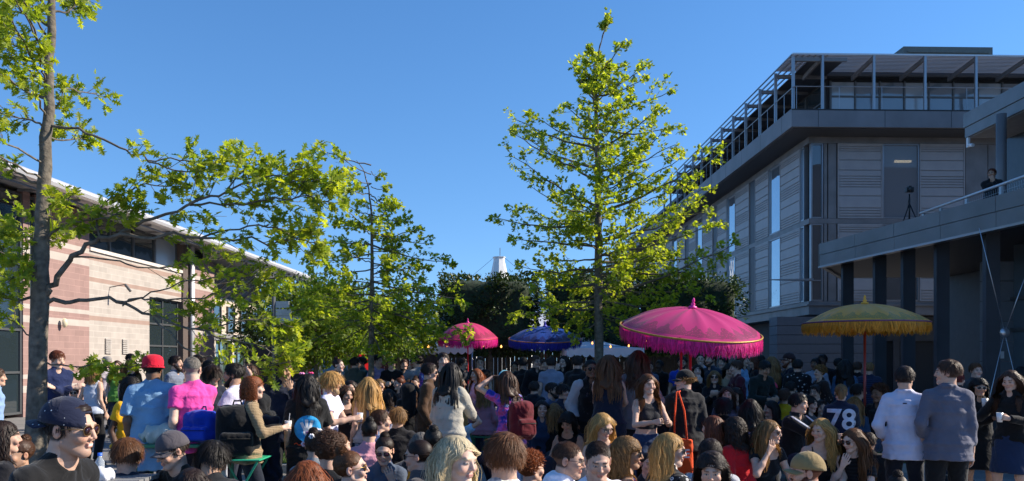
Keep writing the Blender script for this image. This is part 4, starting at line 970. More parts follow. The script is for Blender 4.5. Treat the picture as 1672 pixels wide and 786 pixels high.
for (z0, z1) in ((4.36, 7.81), (8.06, 11.41)):
    pane('y', .55, 1.0, z0, z1, mir)
    for i in range(7):
        y0 = 1.0 + i*7.45
        louvre('y', y0, y0 + 2.6, z0, z1); pane('y', y0 + 2.62, y0 + 4.25, z0, z1, mir); louvre('y', y0 + 4.27, y0 + 6.4, z0, z1)
        w = MB(); w.box(-.01, .2, y0 + 6.55, y0 + 7.35, z0, z1); w.build("cladding_strip", navy, rb)
    pane('x', .08, .62, z0, z1, glassm("grey glass", (.05,.06,.07)))
    w = MB(); w.box(.66, .80, -.03, .2, z0, z1); w.box(.86, 1.22, -.012, .2, z0, z1); w.build("cladding_strip", clad, rb)
    louvre('x', 1.28, 3.3, z0, z1)
    if z0 > 8:
        rg, rt_, rp = newmat("room glass"); tb_ = rt_.nodes.new("ShaderNodeBsdfTransparent"); tb_.inputs[0].default_value = (.5,.5,.5,1); mx_ = rt_.nodes.new("ShaderNodeMixShader"); mx_.inputs[0].default_value = .5
        rp.inputs["Base Color"].default_value = (.30,.32,.35,1); rp.inputs["Roughness"].default_value = .03; rp.inputs["Specular IOR Level"].default_value = 1  # pale base colour imitates the reflection in this pane
        rt_.links.new(tb_.outputs[0], mx_.inputs[1]); rt_.links.new(rp.outputs[0], mx_.inputs[2]); rt_.links.new(mx_.outputs[0], rt_.nodes["Material Output"].inputs[0])
        pane('x', 3.32, 4.98, z0, z1, rg); w = MB(); w.box(3.95, 4.7, .12, .2, 10.62, 10.72); w.build("ceiling_light", emit_mat("ceiling light", (1, .85, .55), 2.2), rb)
    else: pane('x', 3.32, 4.98, z0, z1, glassm("grey glass"))
    louvre('x', 5.0, 7.05, z0, z1)
    for a, b in ((7.1, 8.1), (8.14, 9.2), (9.24, 10.4)):
        w = MB(); w.box(a, b, -.015, .2, z0, z1); w.build("cladding_strip", clad, rb)
    pane('x', 10.5, 14.5, z0, z1, gl)
    louvre('x', 14.6, 18, z0, z1); louvre('x', 18.1, 21.5, z0, z1)
w = MB(); w.box(3.55, 4.5, -.03, -.012, 10.55, 10.72); 
w.v = []; w.f = []; w.mi = []
# terrace slab with projecting fascia
w = MB(); w.box(-1.35, 26, -1.5, 55, 11.73, 12.5); w.build("terrace_fascia", mat("fascia metal", (.16,.155,.16), .5, .1, var=.16, scale=.8), rb)
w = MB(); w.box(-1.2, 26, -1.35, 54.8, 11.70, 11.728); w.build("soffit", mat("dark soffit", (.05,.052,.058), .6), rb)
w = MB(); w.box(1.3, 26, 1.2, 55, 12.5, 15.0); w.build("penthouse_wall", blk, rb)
for i in range(11):
    x0 = 1.4 + i*1.15; w = MB(); w.box(x0, x0 + .07, 1.08, 1.2, 12.5, 14.6); w.box(x0 + .07, x0 + 1.15, 1.09, 1.2, 13.85, 13.92); w.box(x0 + .07, x0 + 1.15, 1.09, 1.2, 12.5, 12.58)
    o = w.build("terrace_window", frm, rb); p = MB(); p.box(x0 + .05, x0 + 1.15, 1.14, 1.16, 12.55, 14.55); p.build("pane", glassm("terrace glass", (.13,.16,.19), .05) if i % 3 else glassm("terrace pale glass", (.24,.28,.31), .1), o)
for i in range(16):
    y0 = 1.3 + i*2.2; w = MB(); w.box(1.18, 1.3, y0, y0 + .08, 12.5, 14.6); w.box(1.19, 1.3, y0 + .08, y0 + 2.2, 13.7, 13.76)
    o = w.build("terrace_window", frm, rb); p = MB(); p.box(1.24, 1.26, y0 + .05, y0 + 2.2, 12.55, 14.55); p.build("pane", gl, o)
w = MB(); w.box(.9, 26, .8, 55, 14.72, 14.98); w.box(1.2, 26, 1.1, 55, 14.98, 15.12); w.build("roof", mat("roof dark", (.07,.075,.085), .5, .3, var=.05), rb)
w = MB(); w.box(5.8, 10.2, 3, 9, 15.12, 16.95)
for i in range(4): w.box(6.0, 10.0, 2.95, 2.998, 15.9 + i*.25, 15.98 + i*.25)
w.build("plant_room", mat("plant room green grey", (.10,.12,.11), .6), rb)
w = MB()
for i in range(10): w.box(-.2 + i*2.9, -.18 + i*2.9, -1.503, -1.49, 11.74, 12.49)
for i in range(18): w.box(-1.353, -1.34, -.3 + i*2.9, -.28 + i*2.9, 11.74, 12.49)
w.box(-1.354, 26, -1.506, -1.49, 12.44, 12.50)
w.build('fascia_joint', blk, rb)
# brise soleil
for i in range(13):
    w = MB(); y0 = -1.3 + i*2.2; w.box(-1.25, -1.13, y0, y0 + .08, 12.5, 14.85); w.build("shade_post", trim, rb)
    w = MB(); w.box(-1.12, 1.15, y0 - .02, y0 + .10, 14.62, 14.78); w.build("shade_beam", clad, rb)
for i in range(12):
    w = MB(); x0 = .0 + i*2.24; w.box(x0, x0 + .10, -1.40, -1.30, 12.5, 14.9); w.build("shade_post", trim, rb)
    w = MB(); w.hexa([(x0 + .0, -1.29, 14.68), (x0 + .1, -1.29, 14.68), (x0 + .1, .8, 14.5), (x0, .8, 14.5), (x0, -1.29, 14.85), (x0 + .1, -1.29, 14.85), (x0 + .1, .8, 14.7), (x0, .8, 14.7)]); w.build("shade_beam", clad, rb)
w = MB()
for i in range(13): w.box(-1.26, 26, -1.42 + i*.17, -1.34 + i*.17, 14.86 + .002*(i%2), 14.93)
w.build("shade_louvre", mat("shade louvre metal", (.55,.53,.52), .4, .5, var=.04), rb)
w = MB()
for i in range(7): w.box(-1.28 + i*.26, -1.23 + i*.26, -1.3, 28, 14.87, 14.93)
w.build("shade_louvre", trim, rb)
w = MB(); w.add([(-.35, -1.1, 14.80), (1.1, -1.1, 14.72), (1.1, 28, 14.72), (-.35, 28, 14.80), (-.35, -1.1, 14.84), (1.1, -1.1, 14.76), (1.1, 28, 14.76), (-.35, 28, 14.84)], [(3,2,1,0),(4,5,6,7),(0,1,5,4),(1,2,6,5),(2,3,7,6),(3,0,4,7)]); w.build("shade_panel", navy, rb)
w = MB()
for a, b in (((-1.2, -1.38, 13.5), (26, -1.38, 13.5)), ((-1.2, -1.38, 13.5), (-1.2, 40, 13.5))): w.tube([a, b], .022, 6)
for i in range(40): w.box(-1.1 + i*.62, -1.08 + i*.62, -1.39, -1.37, 12.5, 13.5) if i % 3 == 0 else None
for i in range(20): w.box(-1.21, -1.19, -1.3 + i*1.1, -1.28 + i*1.1, 12.5, 13.5)
w.build("terrace_rail", trim, rb)
# ground floor
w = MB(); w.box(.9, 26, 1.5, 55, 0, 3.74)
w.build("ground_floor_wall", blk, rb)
w = MB()
for i in range(9): w.box(-1.8, 2.4, -1.02 + .004*i, 0, .02 + i*.40, .40 + i*.40)
w.build("boarded_wall", mat("blue grey boards", (.075,.095,.12), .55, .1, var=.08), rb)
w = MB(); w.box(2.45, 26, 1.3, 1.5, 2.6, 3.72); w.box(4.4, 4.7, 1.2, 1.3, 0, 2.6); w.box(7.2, 7.9, 1.2, 1.3, 0, 2.6); w.box(10, 12, 1.2, 1.3, 0, 2.6); w.build("cladding_strip", navy, rb)
w = MB(); w.box(-.55, .5, -.09, -.04, 5.25, 5.30); w.add([(-2.0, -.35, 5.26), (.0, -.5, 5.22), (.0, -.1, 5.22), (-2.0, -.25, 5.26), (-2.0, -.35, 5.29), (.0, -.5, 5.32), (.0, -.1, 5.32), (-2.0, -.25, 5.29)], [(3,2,1,0),(4,5,6,7),(0,1,5,4),(1,2,6,5),(2,3,7,6),(3,0,4,7)]); w.build("canopy_blade", trim, rb)
# warm ceiling light seen through the front window
w = MB(); w.box(3.75, 4.55, -.0, .0, 10.6, 10.7)

# ------------------------------------------------------------------ near wing with a deck
wg = thing("deck_wing", "low dark wing with slim columns and a raised deck at the right edge", "building", (7.76, 20.8, 0), 0)
def DL(Y): return (-.1418*(Y - 20.8), Y - 20.8)      # front line of the deck, local
def DX(Y, off=0): x, y = DL(Y); return (x + off, y)
def prism(poly, z0, z1):
    w = MB(); n = len(poly); w.add([(x, y, z0) for x, y in poly] + [(x, y, z1) for x, y in poly], [list(range(n))[::-1], [n+i for i in range(n)]] + [(i, (i+1) % n, n + (i+1) % n, n + i) for i in range(n)]); return w
YN = 10.6
poly = [DX(YN, .10), (8.5, YN-20.8), (8.5, 3.6), (2.0, 3.6), (.10, .0 + .05)]
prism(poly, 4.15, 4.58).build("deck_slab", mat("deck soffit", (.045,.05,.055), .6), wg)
fas = mat("wing fascia", (.165,.175,.18), .45, .15, var=.2, scale=1.2)
def strip(y0, y1, z0, z1, o0, o1, m, name):
    a, b = DX(y0, o0), DX(y1, o0); c, d = DX(y1, o1), DX(y0, o1); w = prism([d, c, b, a][::-1], z0, z1); return w.build(name, m, wg)
ysn = [YN, 11.9, 13.3, 14.7, 16.2, 17.7, 19.2, 20.8]
for a, b in zip(ysn, ysn[1:]):
    strip(a + .006, b - .006, 4.36, 4.64, -.03, .10, fas, "fascia_panel"); strip(a + .006, b - .006, 4.08, 4.35, -.02, .10, fas, "fascia_panel")
w = MB(); w.bar((.02, .06, 4.36), (2.05, 3.66, 4.36), .10, .55); w.build("fascia_panel", fas, wg)
strip(YN, 20.8, 4.03, 4.075, -.06, .10, trim, "edge_trim")
for Yc in (20.3, 18.95, 17.9, 16.8, 15.4, 14.0, 12.6, 11.2):
    x, y = DX(Yc, .30); w = MB(); w.box(x, x + .24, y - .05, y + .05, 0, 4.15); w.box(x - .03, x - .002, y - .06, y + .06, 0, 4.14); w.build("column", navy, wg)
w = MB(); x, y = DX(17.4, 2.3); 
for Yc in np.arange(11.0, 17.5, 1.15):
    x, y = DX(Yc, 2.2); w.box(x - .05, x + .05, y - .05, y + .05, 0, 4.15)
for zz in (.05, 1.35, 2.35, 3.0): 
    a, b = DX(11, 2.2), DX(17.3, 2.2); w.bar((a[0], a[1], zz), (b[0], b[1], zz), .07, .07)
o = w.build("curtain_wall", frm, wg); a, b = DX(11, 2.25), DX(17.3, 2.25); p = MB(); p.bar((a[0], a[1], 2.07), (b[0], b[1], 2.07), .02, 4.1); p.build("pane", glassm("wing glass", (.10,.13,.15), .04), o)
prism([DX(10.8, 2.6), (8.4, -10), (8.4, -3.6), DX(17.2, 2.6)], 0, 4.14).build("core_wall", blk, wg)
w = MB(); x, y = DX(17.3, 1.6)
for i in range(9): w.box(x, x + 1.4, y + .0, y + .12, .02 + i*.42, .42 + i*.42)
w.build("boarded_wall", mat("grey boards", (.16,.18,.20), .5, .1, var=.06), wg)
w = MB(); w.box(x + .35, x + .43, y - .02, y - .001, 1.75, 1.9); w.build("switch_box", mat("white plastic", (.7,.7,.7), .4, var=0), wg)
w = MB(); w.box(4.9, 8.5, -.2, 3.4, 0, 4.14); w.build("end_wall", mat("wing end wall", (.05,.06,.07), .6), wg)
# rail and upper roof
w = MB(); w.tube([(11 - 7.76, 17 - 20.8, 5.66), (10.97 - 7.76, 22.2 - 20.8, 5.66)], .035, 8); w.build("handrail", mat("bright handrail", (.62,.62,.63), .35, .3, var=0), wg, True)
for Yc in (17.2, 18.6, 20.0, 21.2, 22.1):
    w = MB(); w.box(3.22, 3.27, Yc - 20.8 - .05, Yc - 20.8 + .05, 4.58, 5.62); w.build("rail_post", trim, wg)
w = MB()
for i in range(9): w.tube([(3.24, -3.8, 4.7 + i*.1), (3.21, 1.4, 4.7 + i*.1)], .004, 4)
for i in range(60): w.tube([(3.24, -3.8 + i*.0875, 4.62), (3.24, -3.8 + i*.0875 + .15, 5.6)], .003, 3)
w.build("rail_mesh", trim, wg)
w = MB(); w.tube([(12.9 - 7.76, 1.0, 4.58), (12.9 - 7.76, 1.0, 8.2)], .13, 12); w.build("round_column", clad, wg, True)
w = MB(); w.box(13.1 - 7.76, 16, -8.5, 3.2, 8.45, 8.85); w.box(13.13 - 7.76, 16, -8.4, 3.17, 8.15, 8.44); w.build("upper_roof", fas, wg)
w = MB(); w.box(13.2 - 7.76, 16, -8.3, 3.1, 8.13, 8.148); w.build("soffit", mat("pale soffit", (.30,.31,.32), .6), wg)
w = MB(); w.box(6.6, 16, -8.2, 3.4, 4.58, 8.13); w.build("deck_wall", mat("deck wall glass", (.05,.055,.06), .25, .2, var=.1), wg)
w = MB(); w.tube([(5.4, 3.0, 7.9), (5.4, 2.8, 7.85)], .05, 8); w.box(5.37, 5.43, 3.0, 3.1, 7.85, 8.13); w.build("security_camera", mat("white plastic"), wg)
# unseen off-frame block, added on the right to shade the middle of the square
w = MB(); w.box(17.2, 34, 12.2, 27, 0, 12.8)
ob = thing("added_shade_block", "unseen dark grey block added right of the square to shade its middle", "building", (0, 0, 0))
w.build("wall", clad, ob)
# bracing rods
br_ = thing("cable_bracing", "crossed steel bracing rods with round node in front of the glazed wing", "cable bracing", (8.7, 14.6, 0)); node = Vector((.0, 0, 2.20))
for dx, dy, z in ((-.45, .0, 4.05), (.55, .0, 3.7), (.5, .0, .05), (-.5, .0, .05)): w = MB(); w.tube([node, (dx, dy, z)], .007, 6); w.build("rod", mat("rod steel", (.55,.55,.57), .3, .8, var=0), br_, True)
w = MB(); w.lathe([(.001,-.03),(.06,-.03),(.09,0),(.06,.03),(.001,.03)], 14); w.v = [(x, z, y + 2.2) for x, y, z in w.v]; w.build("node", MATS["rod steel"], br_, True)

# ------------------------------------------------------------------ things in the background
t = thing("fingerpost", "grey post with three pale direction boards beside the stone building", "signpost", (xz(447, 20), 20, 0))
w = MB(); w.tube([(0,0,0), (0,0,3.25)], .045, 10); w.build("post", frm, t, True)
for z0, z1, l in ((2.98, 3.14, .32), (2.79, 2.95, .37), (2.62, 2.78, .64)):
    w = MB(); w.box(.05, .05 + l, -.02, .02, z0, z1); w.build("direction_board", mat("sign board", (.52,.50,.46), .5, var=.05), t)
t = thing("timber_fence", "dark vertical board fence behind the shaded crowd and trees", "fence", (0, 29.5, 0))
for a in np.arange(-9.5, 7.0, 2.4):
    w = MB()
    for i in range(16): w.box(a + i*.15, a + i*.15 + .14, -.02 - .006*(i % 2), .02, .05, 2.25)
    w.box(a, a + 2.38, .021, .06, .5, .6); w.box(a, a + 2.38, .021, .06, 1.8, 1.9); w.build("fence_panel", mat("dark fence timber", (.03,.026,.022), .8, var=.3, scale=8), t)
def marquee(label, px0, px1, Y, zp, zv, peak=None, depth=3.0, tilt=0):
    x0, x1 = xz(px0, Y), xz(px1, Y); t = thing("marquee", label, "marquee", ((x0+x1)/2, Y + depth/2, 0), 0, "white marquees behind the square"); hw = (x1-x0)/2; hd = depth/2
    cv = attr_mat("canvas", .6, .3, .3) if False else mat("marquee canvas", (.72,.74,.78), .6, var=.04)
    w = MB(); P = [(-hw,-hd,zv+.22),(hw,-hd,zv+.22),(hw,hd,zv+.22),(-hw,hd,zv+.22)]; n = 6; pk = (0 if peak is None else xz(peak, Y) - (x0+x1)/2, 0, zp)
    for e in range(4):
        a, b = Vector(P[e]), Vector(P[(e+1) % 4]); rows = []
        for i in range(n + 1):
            u_ = i / n; rows.append([a.lerp(b, q/6).lerp(Vector(pk), u_) - Vector((0, 0, .10*hw*math.sin(math.pi*u_)*(1)))for q in range(7)])
        V = [p for r in rows for p in r]; w.add(V, [(i*7+q, i*7+q+1, (i+1)*7+q+1, (i+1)*7+q) for i in range(n) for q in range(6)])
    w.build("canopy", cv, t, True)
    w = MB(); ns = max(6, int((x1-x0)/.22))
    for e in range(4):
        a, b = Vector(P[e]), Vector(P[(e+1) % 4])
        for i in range(ns):
            p, q = a.lerp(b, i/ns), a.lerp(b, (i+1)/ns); pts = [p.lerp(q, k/6) + Vector((0,0,-.20 - .08*math.sin(math.pi*k/6))) for k in range(7)]; w.add([p, q] + pts[::-1], [list(range(9))])
    w.build("scalloped_valance", cv, t)
    for x, y, z in P: w = MB(); w.tube([(x*.98, y*.98, 0), (x*.98, y*.98, zv + .2)], .03, 8); w.build("leg", trim, t, True)
    return t
marquee("white marquee with scalloped edge left of the small pink parasol", 640, 772, 25.5, 3.25, 1.95, 712)
marquee("white marquee behind the central tree trunk, right of the blue parasol", 925, 1052, 24.8, 2.55, 1.86, 962)
marquee("small white marquee straight behind the blue parasol", 826, 868, 28.2, 2.7, 2.02)
marquee("tall white peaked marquee showing between the two dark clipped trees", 800, 960, 33, 4.6, 2.4, 884)
marquee("tall white marquee peeking behind the clipped tree, left side", 640, 745, 33, 3.7, 2.4, 690)
t = thing("ventilation_tower", "distant white tapered tower with a thin mast above the clipped trees", "tower", (xz(815, 95), 95, 0))
w = MB(); V = []; prof = [(1.3, 0), (1.35, 10.6), (1.15, 11.2), (.90, 11.9), (.66, 13.1), (.64, 13.35), (.74, 13.48), (.76, 13.55)]
w.lathe(prof, 8); w.add([(.76*math.cos(2*math.pi*k/8), .76*math.sin(2*math.pi*k/8), 13.55) for k in range(8)], [list(range(8))]); w.build("tower_shell", mat("white render", (.75,.74,.72), .7, var=.04), t)
w = MB(); w.tube([(.1,0,13.7), (.1,0,14.6)], .04, 6); w.build("mast", frm, t)
for sx_ in (-1, 1): w = MB(); w.tube([(sx_*.7,0,13.4), (sx_*6.5,0,8.5)], .025, 4); w.build("guy_wire", frm, t)
t = thing("string_lights", "string of warm bulbs hung along the marquee eaves behind the blue parasol", "string lights", (0, 24.5, 0)); cab = MB(); pts = []
for i in range(41):
    x = -3.2 + i*.18; z = 2.28 - .16*math.sin(math.pi*((i % 10)/10)) ; pts.append((x, 0, z))
cab.tube(pts, .007, 4, False); cab.build("cable", mat("black plastic", (.02,.02,.02), .5, var=0), t)
bm_ = MB(); bm_.lathe([(.001,-.05),(.022,-.038),(.028,-.015),(.015,.01),(.012,.03),(.001,.03)], 8); proto = bm_.build("bulb", emit_mat("warm bulb", (1.0,.40,.10), 2.2), t, True); proto.location = pts[2]
for i in range(4, 41, 3):
    if i == 2: continue
    o = proto.copy(); COL.objects.link(o); o.parent = t; o.location = pts[i]
# red van seen from behind
t = thing("red_van", "red van seen from behind, parked beyond the crowd under the green trees", "van", (xz(541, 27), 27, 0))
w = MB(); w.box(-.85, .85, 0, 4.2, .35, 1.1); w.hexa([(-.85, 0, 1.1), (.85, 0, 1.1), (.85, 3.2, 1.1), (-.85, 3.2, 1.1), (-.74, .12, 1.95), (.74, .12, 1.95), (.74, 2.7, 1.95), (-.74, 2.7, 1.95)]); w.build("body", mat("red paint", (.35,.01,.012), .25, 0, var=0, spec=.6), t, bevel=.06)
w = MB(); w.hexa([(-.66, -.02, 1.18), (.66, -.02, 1.18), (.66, .2, 1.18), (-.66, .2, 1.18), (-.60, .08, 1.80), (.60, .08, 1.80), (.60, .25, 1.80), (-.60, .25, 1.80)]); w.build("rear_window", gl, t)
w = MB(); w.box(-.26, .26, -.03, -.001, 1.62 - .8, 1.74 - .8); w.build("number_plate", mat("yellow plate", (.65,.45,.03), .5, var=0), t)
w = MB(); w.box(-.87, .87, -.08, .1, .38, .58); w.build("bumper", mat("white plastic"), t)
for sx_ in (-1, 1):
    w = MB(); w.box(sx_*.80 - .06, sx_*.80 + .06, -.02, .05, .8, 1.1); w.build("tail_light", mat("red lens", (.5,.02,.02), .2, var=0), t)
    for yy in (.75, 3.3): w = MB(); w.tube([(sx_*.66, yy, .31), (sx_*.87, yy, .31)], .31, 18); w.build("wheel", mat("tyre", (.02,.02,.02), .8, var=0), t)
t = thing("stepladder", "aluminium stepladder standing between the tree trunks beyond the crowd", "ladder", (xz(511, 22), 22, 0))
w = MB()
for sx_ in (-.28, .28): w.bar((sx_, -.35, 0), (sx_*.6, 0, 1.9), .05, .03); w.bar((sx_, .45, 0), (sx_*.6, .02, 1.88), .04, .03)
for i in range(6): q = (i + 1)/7; w.box(-.28*(1 - .4*q), .28*(1 - .4*q), -.35*(1-q) - .03, -.35*(1-q) + .05, 1.9*q - .012, 1.9*q + .012)
w.build("frame", mat("aluminium", (.6,.6,.62), .35, .8, var=.05), t)
t = thing("camera_tripod", "black camera on a tall tripod standing on the raised deck", "tripod", (xz(1485, 22), 22, 4.58))
for a in (70, 190, 330): w = MB(); w.tube([(0, 0, 1.30), (.50*math.cos(R(a)), .50*math.sin(R(a)), 0)], [.018, .012], 8); w.build("leg", mat("black metal", (.02,.02,.022), .4, .4, var=0), t, True)
w = MB(); w.tube([(0,0,.75), (0,0,1.55)], .02, 8); w.tube([(0,0,1.52), (.12,.35,1.30)], .010, 6); w.build("centre_column", MATS["black metal"], t, True)
w = MB(); w.box(-.10, .10, -.06, .06, 1.60, 1.73); w.box(-.04, .04, -.05, .05, 1.73, 1.77); w.tube([(-.02, -.06, 1.66), (-.02, -.19, 1.66)], .045, 12); w.build("camera", mat("camera black", (.02,.02,.02), .5, var=0), t, bevel=.01)
# ------------------------------------------------------------------ trees
def leaf_template(kind):
    if kind == 'oak':      # deeply lobed leaf, length 1 along +y
        half = [(0,0), (.05,.10), (.22,.14), (.10,.26), (.13,.33), (.40,.38), (.30,.47), (.14,.47), (.16,.58), (.44,.72), (.24,.74), (.12,.74), (.20,.90), (.07,.88), (0,1.04)]
        out = half + [(-x, y) for x, y in half[-2:0:-1]]; n = len(out); V = [(0, .5, -.05)] + [(x, y, .10*abs(x) - .10*(y-.4)**2) for x, y in out]; return np.array(V), np.array([(0, 1+i, 1+(i+1) % n) for i in range(n)])
    if kind == 'lobe':
        out = [(0,0), (.16,.20), (.42,.30), (.20,.48), (.36,.74), (.10,.76), (0,1.0), (-.10,.76), (-.36,.74), (-.20,.48), (-.42,.30), (-.16,.20)]
        n = len(out); V = [(0, .48, -.06)] + [(x, y, .08*abs(x)) for x, y in out]; return np.array(V), np.array([(0, 1+i, 1+(i+1) % n) for i in range(n)])
    V = [(0,0,0), (.30,.45,.05), (0,1,0), (-.30,.45,.05), (0,.5,-.04)]; return np.array(V), np.array([(0,1,4),(1,2,4),(2,3,4),(3,0,4)])
def leaves(centers, size, kind, rs, cols, droop=.45, jit=.5):
    """one leaf per centre; centers (n,6): position + outward direction"""
    TV, TF = leaf_template(kind); n = len(centers); p = centers[:, :3]; d = centers[:, 3:6] + rs.randn(n, 3)*jit; d[:, 2] -= droop*rs.rand(n); d /= np.linalg.norm(d, axis=1)[:, None]
    up = np.array([0, 0, 1.0])[None] + rs.randn(n, 3)*.55; s = np.cross(d, up); s /= np.linalg.norm(s, axis=1)[:, None]; nn = np.cross(s, d)
    sz = size * (.6 + .6*rs.rand(n))
    V = p[:, None] + (TV[None, :, 0, None]*s[:, None] + TV[None, :, 1, None]*d[:, None] + TV[None, :, 2, None]*nn[:, None]) * sz[:, None, None]
    F = TF[None] + (np.arange(n)*len(TV))[:, None, None]; c1, c2 = np.array(cols[0]), np.array(cols[1]); w = rs.rand(n, 1)**1.2; C = (c1*(1-w) + c2*w) * (.75 + .5*rs.rand(n, 1))
    return V.reshape(-1, 3), F.reshape(-1, 3), np.repeat(C, len(TV), 0)
def leafmat(name, transl=.55, tb=1.7):
    if name in MATS: return MATS[name]
    m, t, b = newmat(name); N = t.nodes; L = t.links; a = N.new("ShaderNodeAttribute"); a.attribute_name = "tint"; L.new(a.outputs[0], b.inputs["Base Color"]); b.inputs["Roughness"].default_value = .45; b.inputs["Specular IOR Level"].default_value = .4
    tr = N.new("ShaderNodeBsdfTranslucent"); sc = N.new("ShaderNodeVectorMath"); sc.operation = 'MULTIPLY'; sc.inputs[1].default_value = (tb*1.15, tb*1.1, tb*.35); L.new(a.outputs[0], sc.inputs[0]); L.new(sc.outputs[0], tr.inputs[0])
    mx = N.new("ShaderNodeMixShader"); mx.inputs[0].default_value = transl; L.new(b.outputs[0], mx.inputs[1]); L.new(tr.outputs[0], mx.inputs[2]); L.new(mx.outputs[0], N["Material Output"].inputs[0]); MATS[name] = m; return m
def bark(name, c=(.14,.115,.085)): return mat(name, c, .9, var=.45, scale=14, bump=.8, bscale=22)
LG = ((.145,.22,.026), (.39,.43,.052))
LM = 1.0
class Tree:
    def __init__(s, name, label, X, Y, seed, group=None):
        s.t = thing(name, label, "tree", (X, Y, 0), 0, group); s.X, s.Y = X, Y; s.rs = np.random.RandomState(seed); s.w = MB(); s.c = []
    def limb(s, pts, r0, leafs=1.0, spread=.35, start=.25, sub=.28, r1=.006, tw=5, subn=None, flat=.45):
        """pts: world points; smooth polyline, side twigs, leaf nodes"""
        rs = s.rs; P = [Vector(p) for p in pts]; Q = []
        for i in range(len(P) - 1):
            for q in range(4): Q.append(P[i].lerp(P[i+1], q/4))
        Q.append(P[-1])
        for i in range(1, len(Q) - 1):
            if i % 4 == 0: Q[i] = (Q[i-1] + Q[i+1]) * .5 * .6 + Q[i] * .4
        ln = sum((Q[i+1]-Q[i]).length for i in range(len(Q)-1)); wob = .012 + .010*ln
        Q = [Q[0]] + [q + Vector(rs.randn(3)*wob*.5) for q in Q[1:]]
        o = Vector((s.X, s.Y, 0)); n = len(Q); s.w.tube([q - o for q in Q], [r0 + (r1 - r0)*(i/(n-1))**.8 for i in range(n)], 7, False)
        ns = subn if subn is not None else max(2, int(ln * 5.5)); 
        for k in range(ns):
            f = start + (1 - start) * (k + rs.rand())/ns; i = min(int(f*(n-1)), n-2); a = Q[i].lerp(Q[i+1], f*(n-1) - i); d = (Q[i+1]-Q[i]).normalized()
            side = Vector((rs.randn(), rs.randn(), rs.randn()*flat)); side = (side - d*side.dot(d)).normalized(); L_ = sub * (1.25 - .6*f) * (.5 + rs.rand()) * (.5 + min(ln, 2)*.4)
            e = a + (d*.75 + side*.8).normalized()*L_ + Vector((0, 0, .10*L_)); m_ = a.lerp(e, .5) + Vector(rs.randn(3)*.03)
            s.w.tube([a - o, m_ - o, e - o], [max(.004, r0*.28*(1-f*.6)), .004, .0025], 4, False)
            nl = max(1, int(tw * leafs * LM * (1.7 + 1.6*rs.rand())))
            for j in range(nl):
                q = .35 + .65*rs.rand(); p = (a.lerp(m_, q*2) if q < .5 else m_.lerp(e, q*2-1)) + Vector(rs.randn(3)*.035*spread/.35)
                dd = (e - a).normalized() + Vector(rs.randn(3)*.6); s.c.append((*(p - o), *dd))
        for j in range(int(10*leafs)): p = Q[-1] + Vector(rs.randn(3)*.03); s.c.append((*(p - o), *((Q[-1]-Q[-3]).normalized() + Vector(rs.randn(3)*.7))))
    def trunk(s, pts, rad):
        o = Vector((s.X, s.Y, 0)); P = []; Rr = []
        for i in range(len(pts) - 1):
            for q in range(4): P.append(Vector(pts[i]).lerp(Vector(pts[i+1]), q/4) - o); Rr.append((rad[i] + (rad[i+1]-rad[i])*q/4) * (1 + .03*s.rs.randn()))
        P.append(Vector(pts[-1]) - o); Rr.append(rad[-1]); P = [P[0]] + [p + Vector((s.rs.randn()*.006, s.rs.randn()*.006, 0)) for p in P[1:]]; s.w.tube(P, Rr, 14)
    def done(s, size, kind, lm, bk, cols=LG, droop=.45, trunkname="trunk"):
        s.w.build(trunkname, bk, s.t, True); c = np.array(s.c); V, F, C = leaves(c, size, kind, s.rs, cols, droop); link("crown", np_mesh("crown", V, np.zeros((0,4), int), False, C, F), s.t, lm); return len(c)

YC = 18.0; LM = 1.45
ct = Tree("pin_oak", "tall young pin oak with tiered bright leafy branches in the centre", xz(978, YC), YC, 11)
C_ = lambda px, py, dy=0: at(px, py, YC) + Vector((0, dy, 0))
ct.trunk([(xz(978, YC), YC, -.05), C_(978, 560), C_(977, 430), C_(976, 300), C_(974, 200), C_(973, 120), C_(978, 80), C_(992, 36)], [.12, .10, .085, .062, .042, .022, .014, .006])
R_ = random.Random(5)
ct.limb([C_(978, 80), C_(985, 55), C_(993, 34)], .008, 1.3, start=.5, tw=7, sub=.12, subn=5)
ct.limb([C_(975, 110), C_(972, 92), C_(964, 78)], .006, 1.2, start=.2, tw=8, sub=.15, subn=6)
ct.limb([C_(975, 140), C_(985, 125), C_(998, 112)], .006, 1.2, start=.2, tw=8, sub=.18, subn=6)
ct.limb([C_(975, 150), C_(965, 140), C_(955, 125)], .006, 1.2, start=.2, tw=8, sub=.18, subn=6)
side_l = [ # start(y at trunk), tip(px,py)
 (95,1018,100),(100,958,88),(125,1010,92),(140,1058,102),(160,1048,132),(150,958,108),(185,1090,158),(165,932,122),(215,1098,205),(200,922,158),(225,880,178),(245,840,180),(240,1078,182),(270,838,205),(285,1100,240),(300,860,240),(300,1078,225),
 (335,838,262),(330,1110,262),(345,1165,262),(350,870,300),(360,1100,305),(375,812,365),(385,860,330),(390,1160,300),(395,1155,345),(400,838,395),(410,900,370),(420,1160,375),(430,1183,412),(440,850,438),(445,1150,445),(455,900,450),(450,1080,420),(468,870,470),(470,1145,470),(480,1190,405),(490,890,500),(485,1110,500),(505,905,530),(510,1060,520),(520,935,550),(525,1020,545)]
for y0, tx, ty in side_l:
    d = R_.uniform(-.5, .5); tip = C_(tx, ty, d*1.4); st = C_(976, y0 + R_.uniform(-6, 6)); midp = st.lerp(tip, .5) + Vector((0, d*.3, -.10 + R_.uniform(-.05, .08)))
    L_ = (tip - st).length; ct.limb([st, midp, tip], .010 + .011*L_, 1.0, start=.10, tw=6.5 if L_ > .6 else 8, sub=.38)
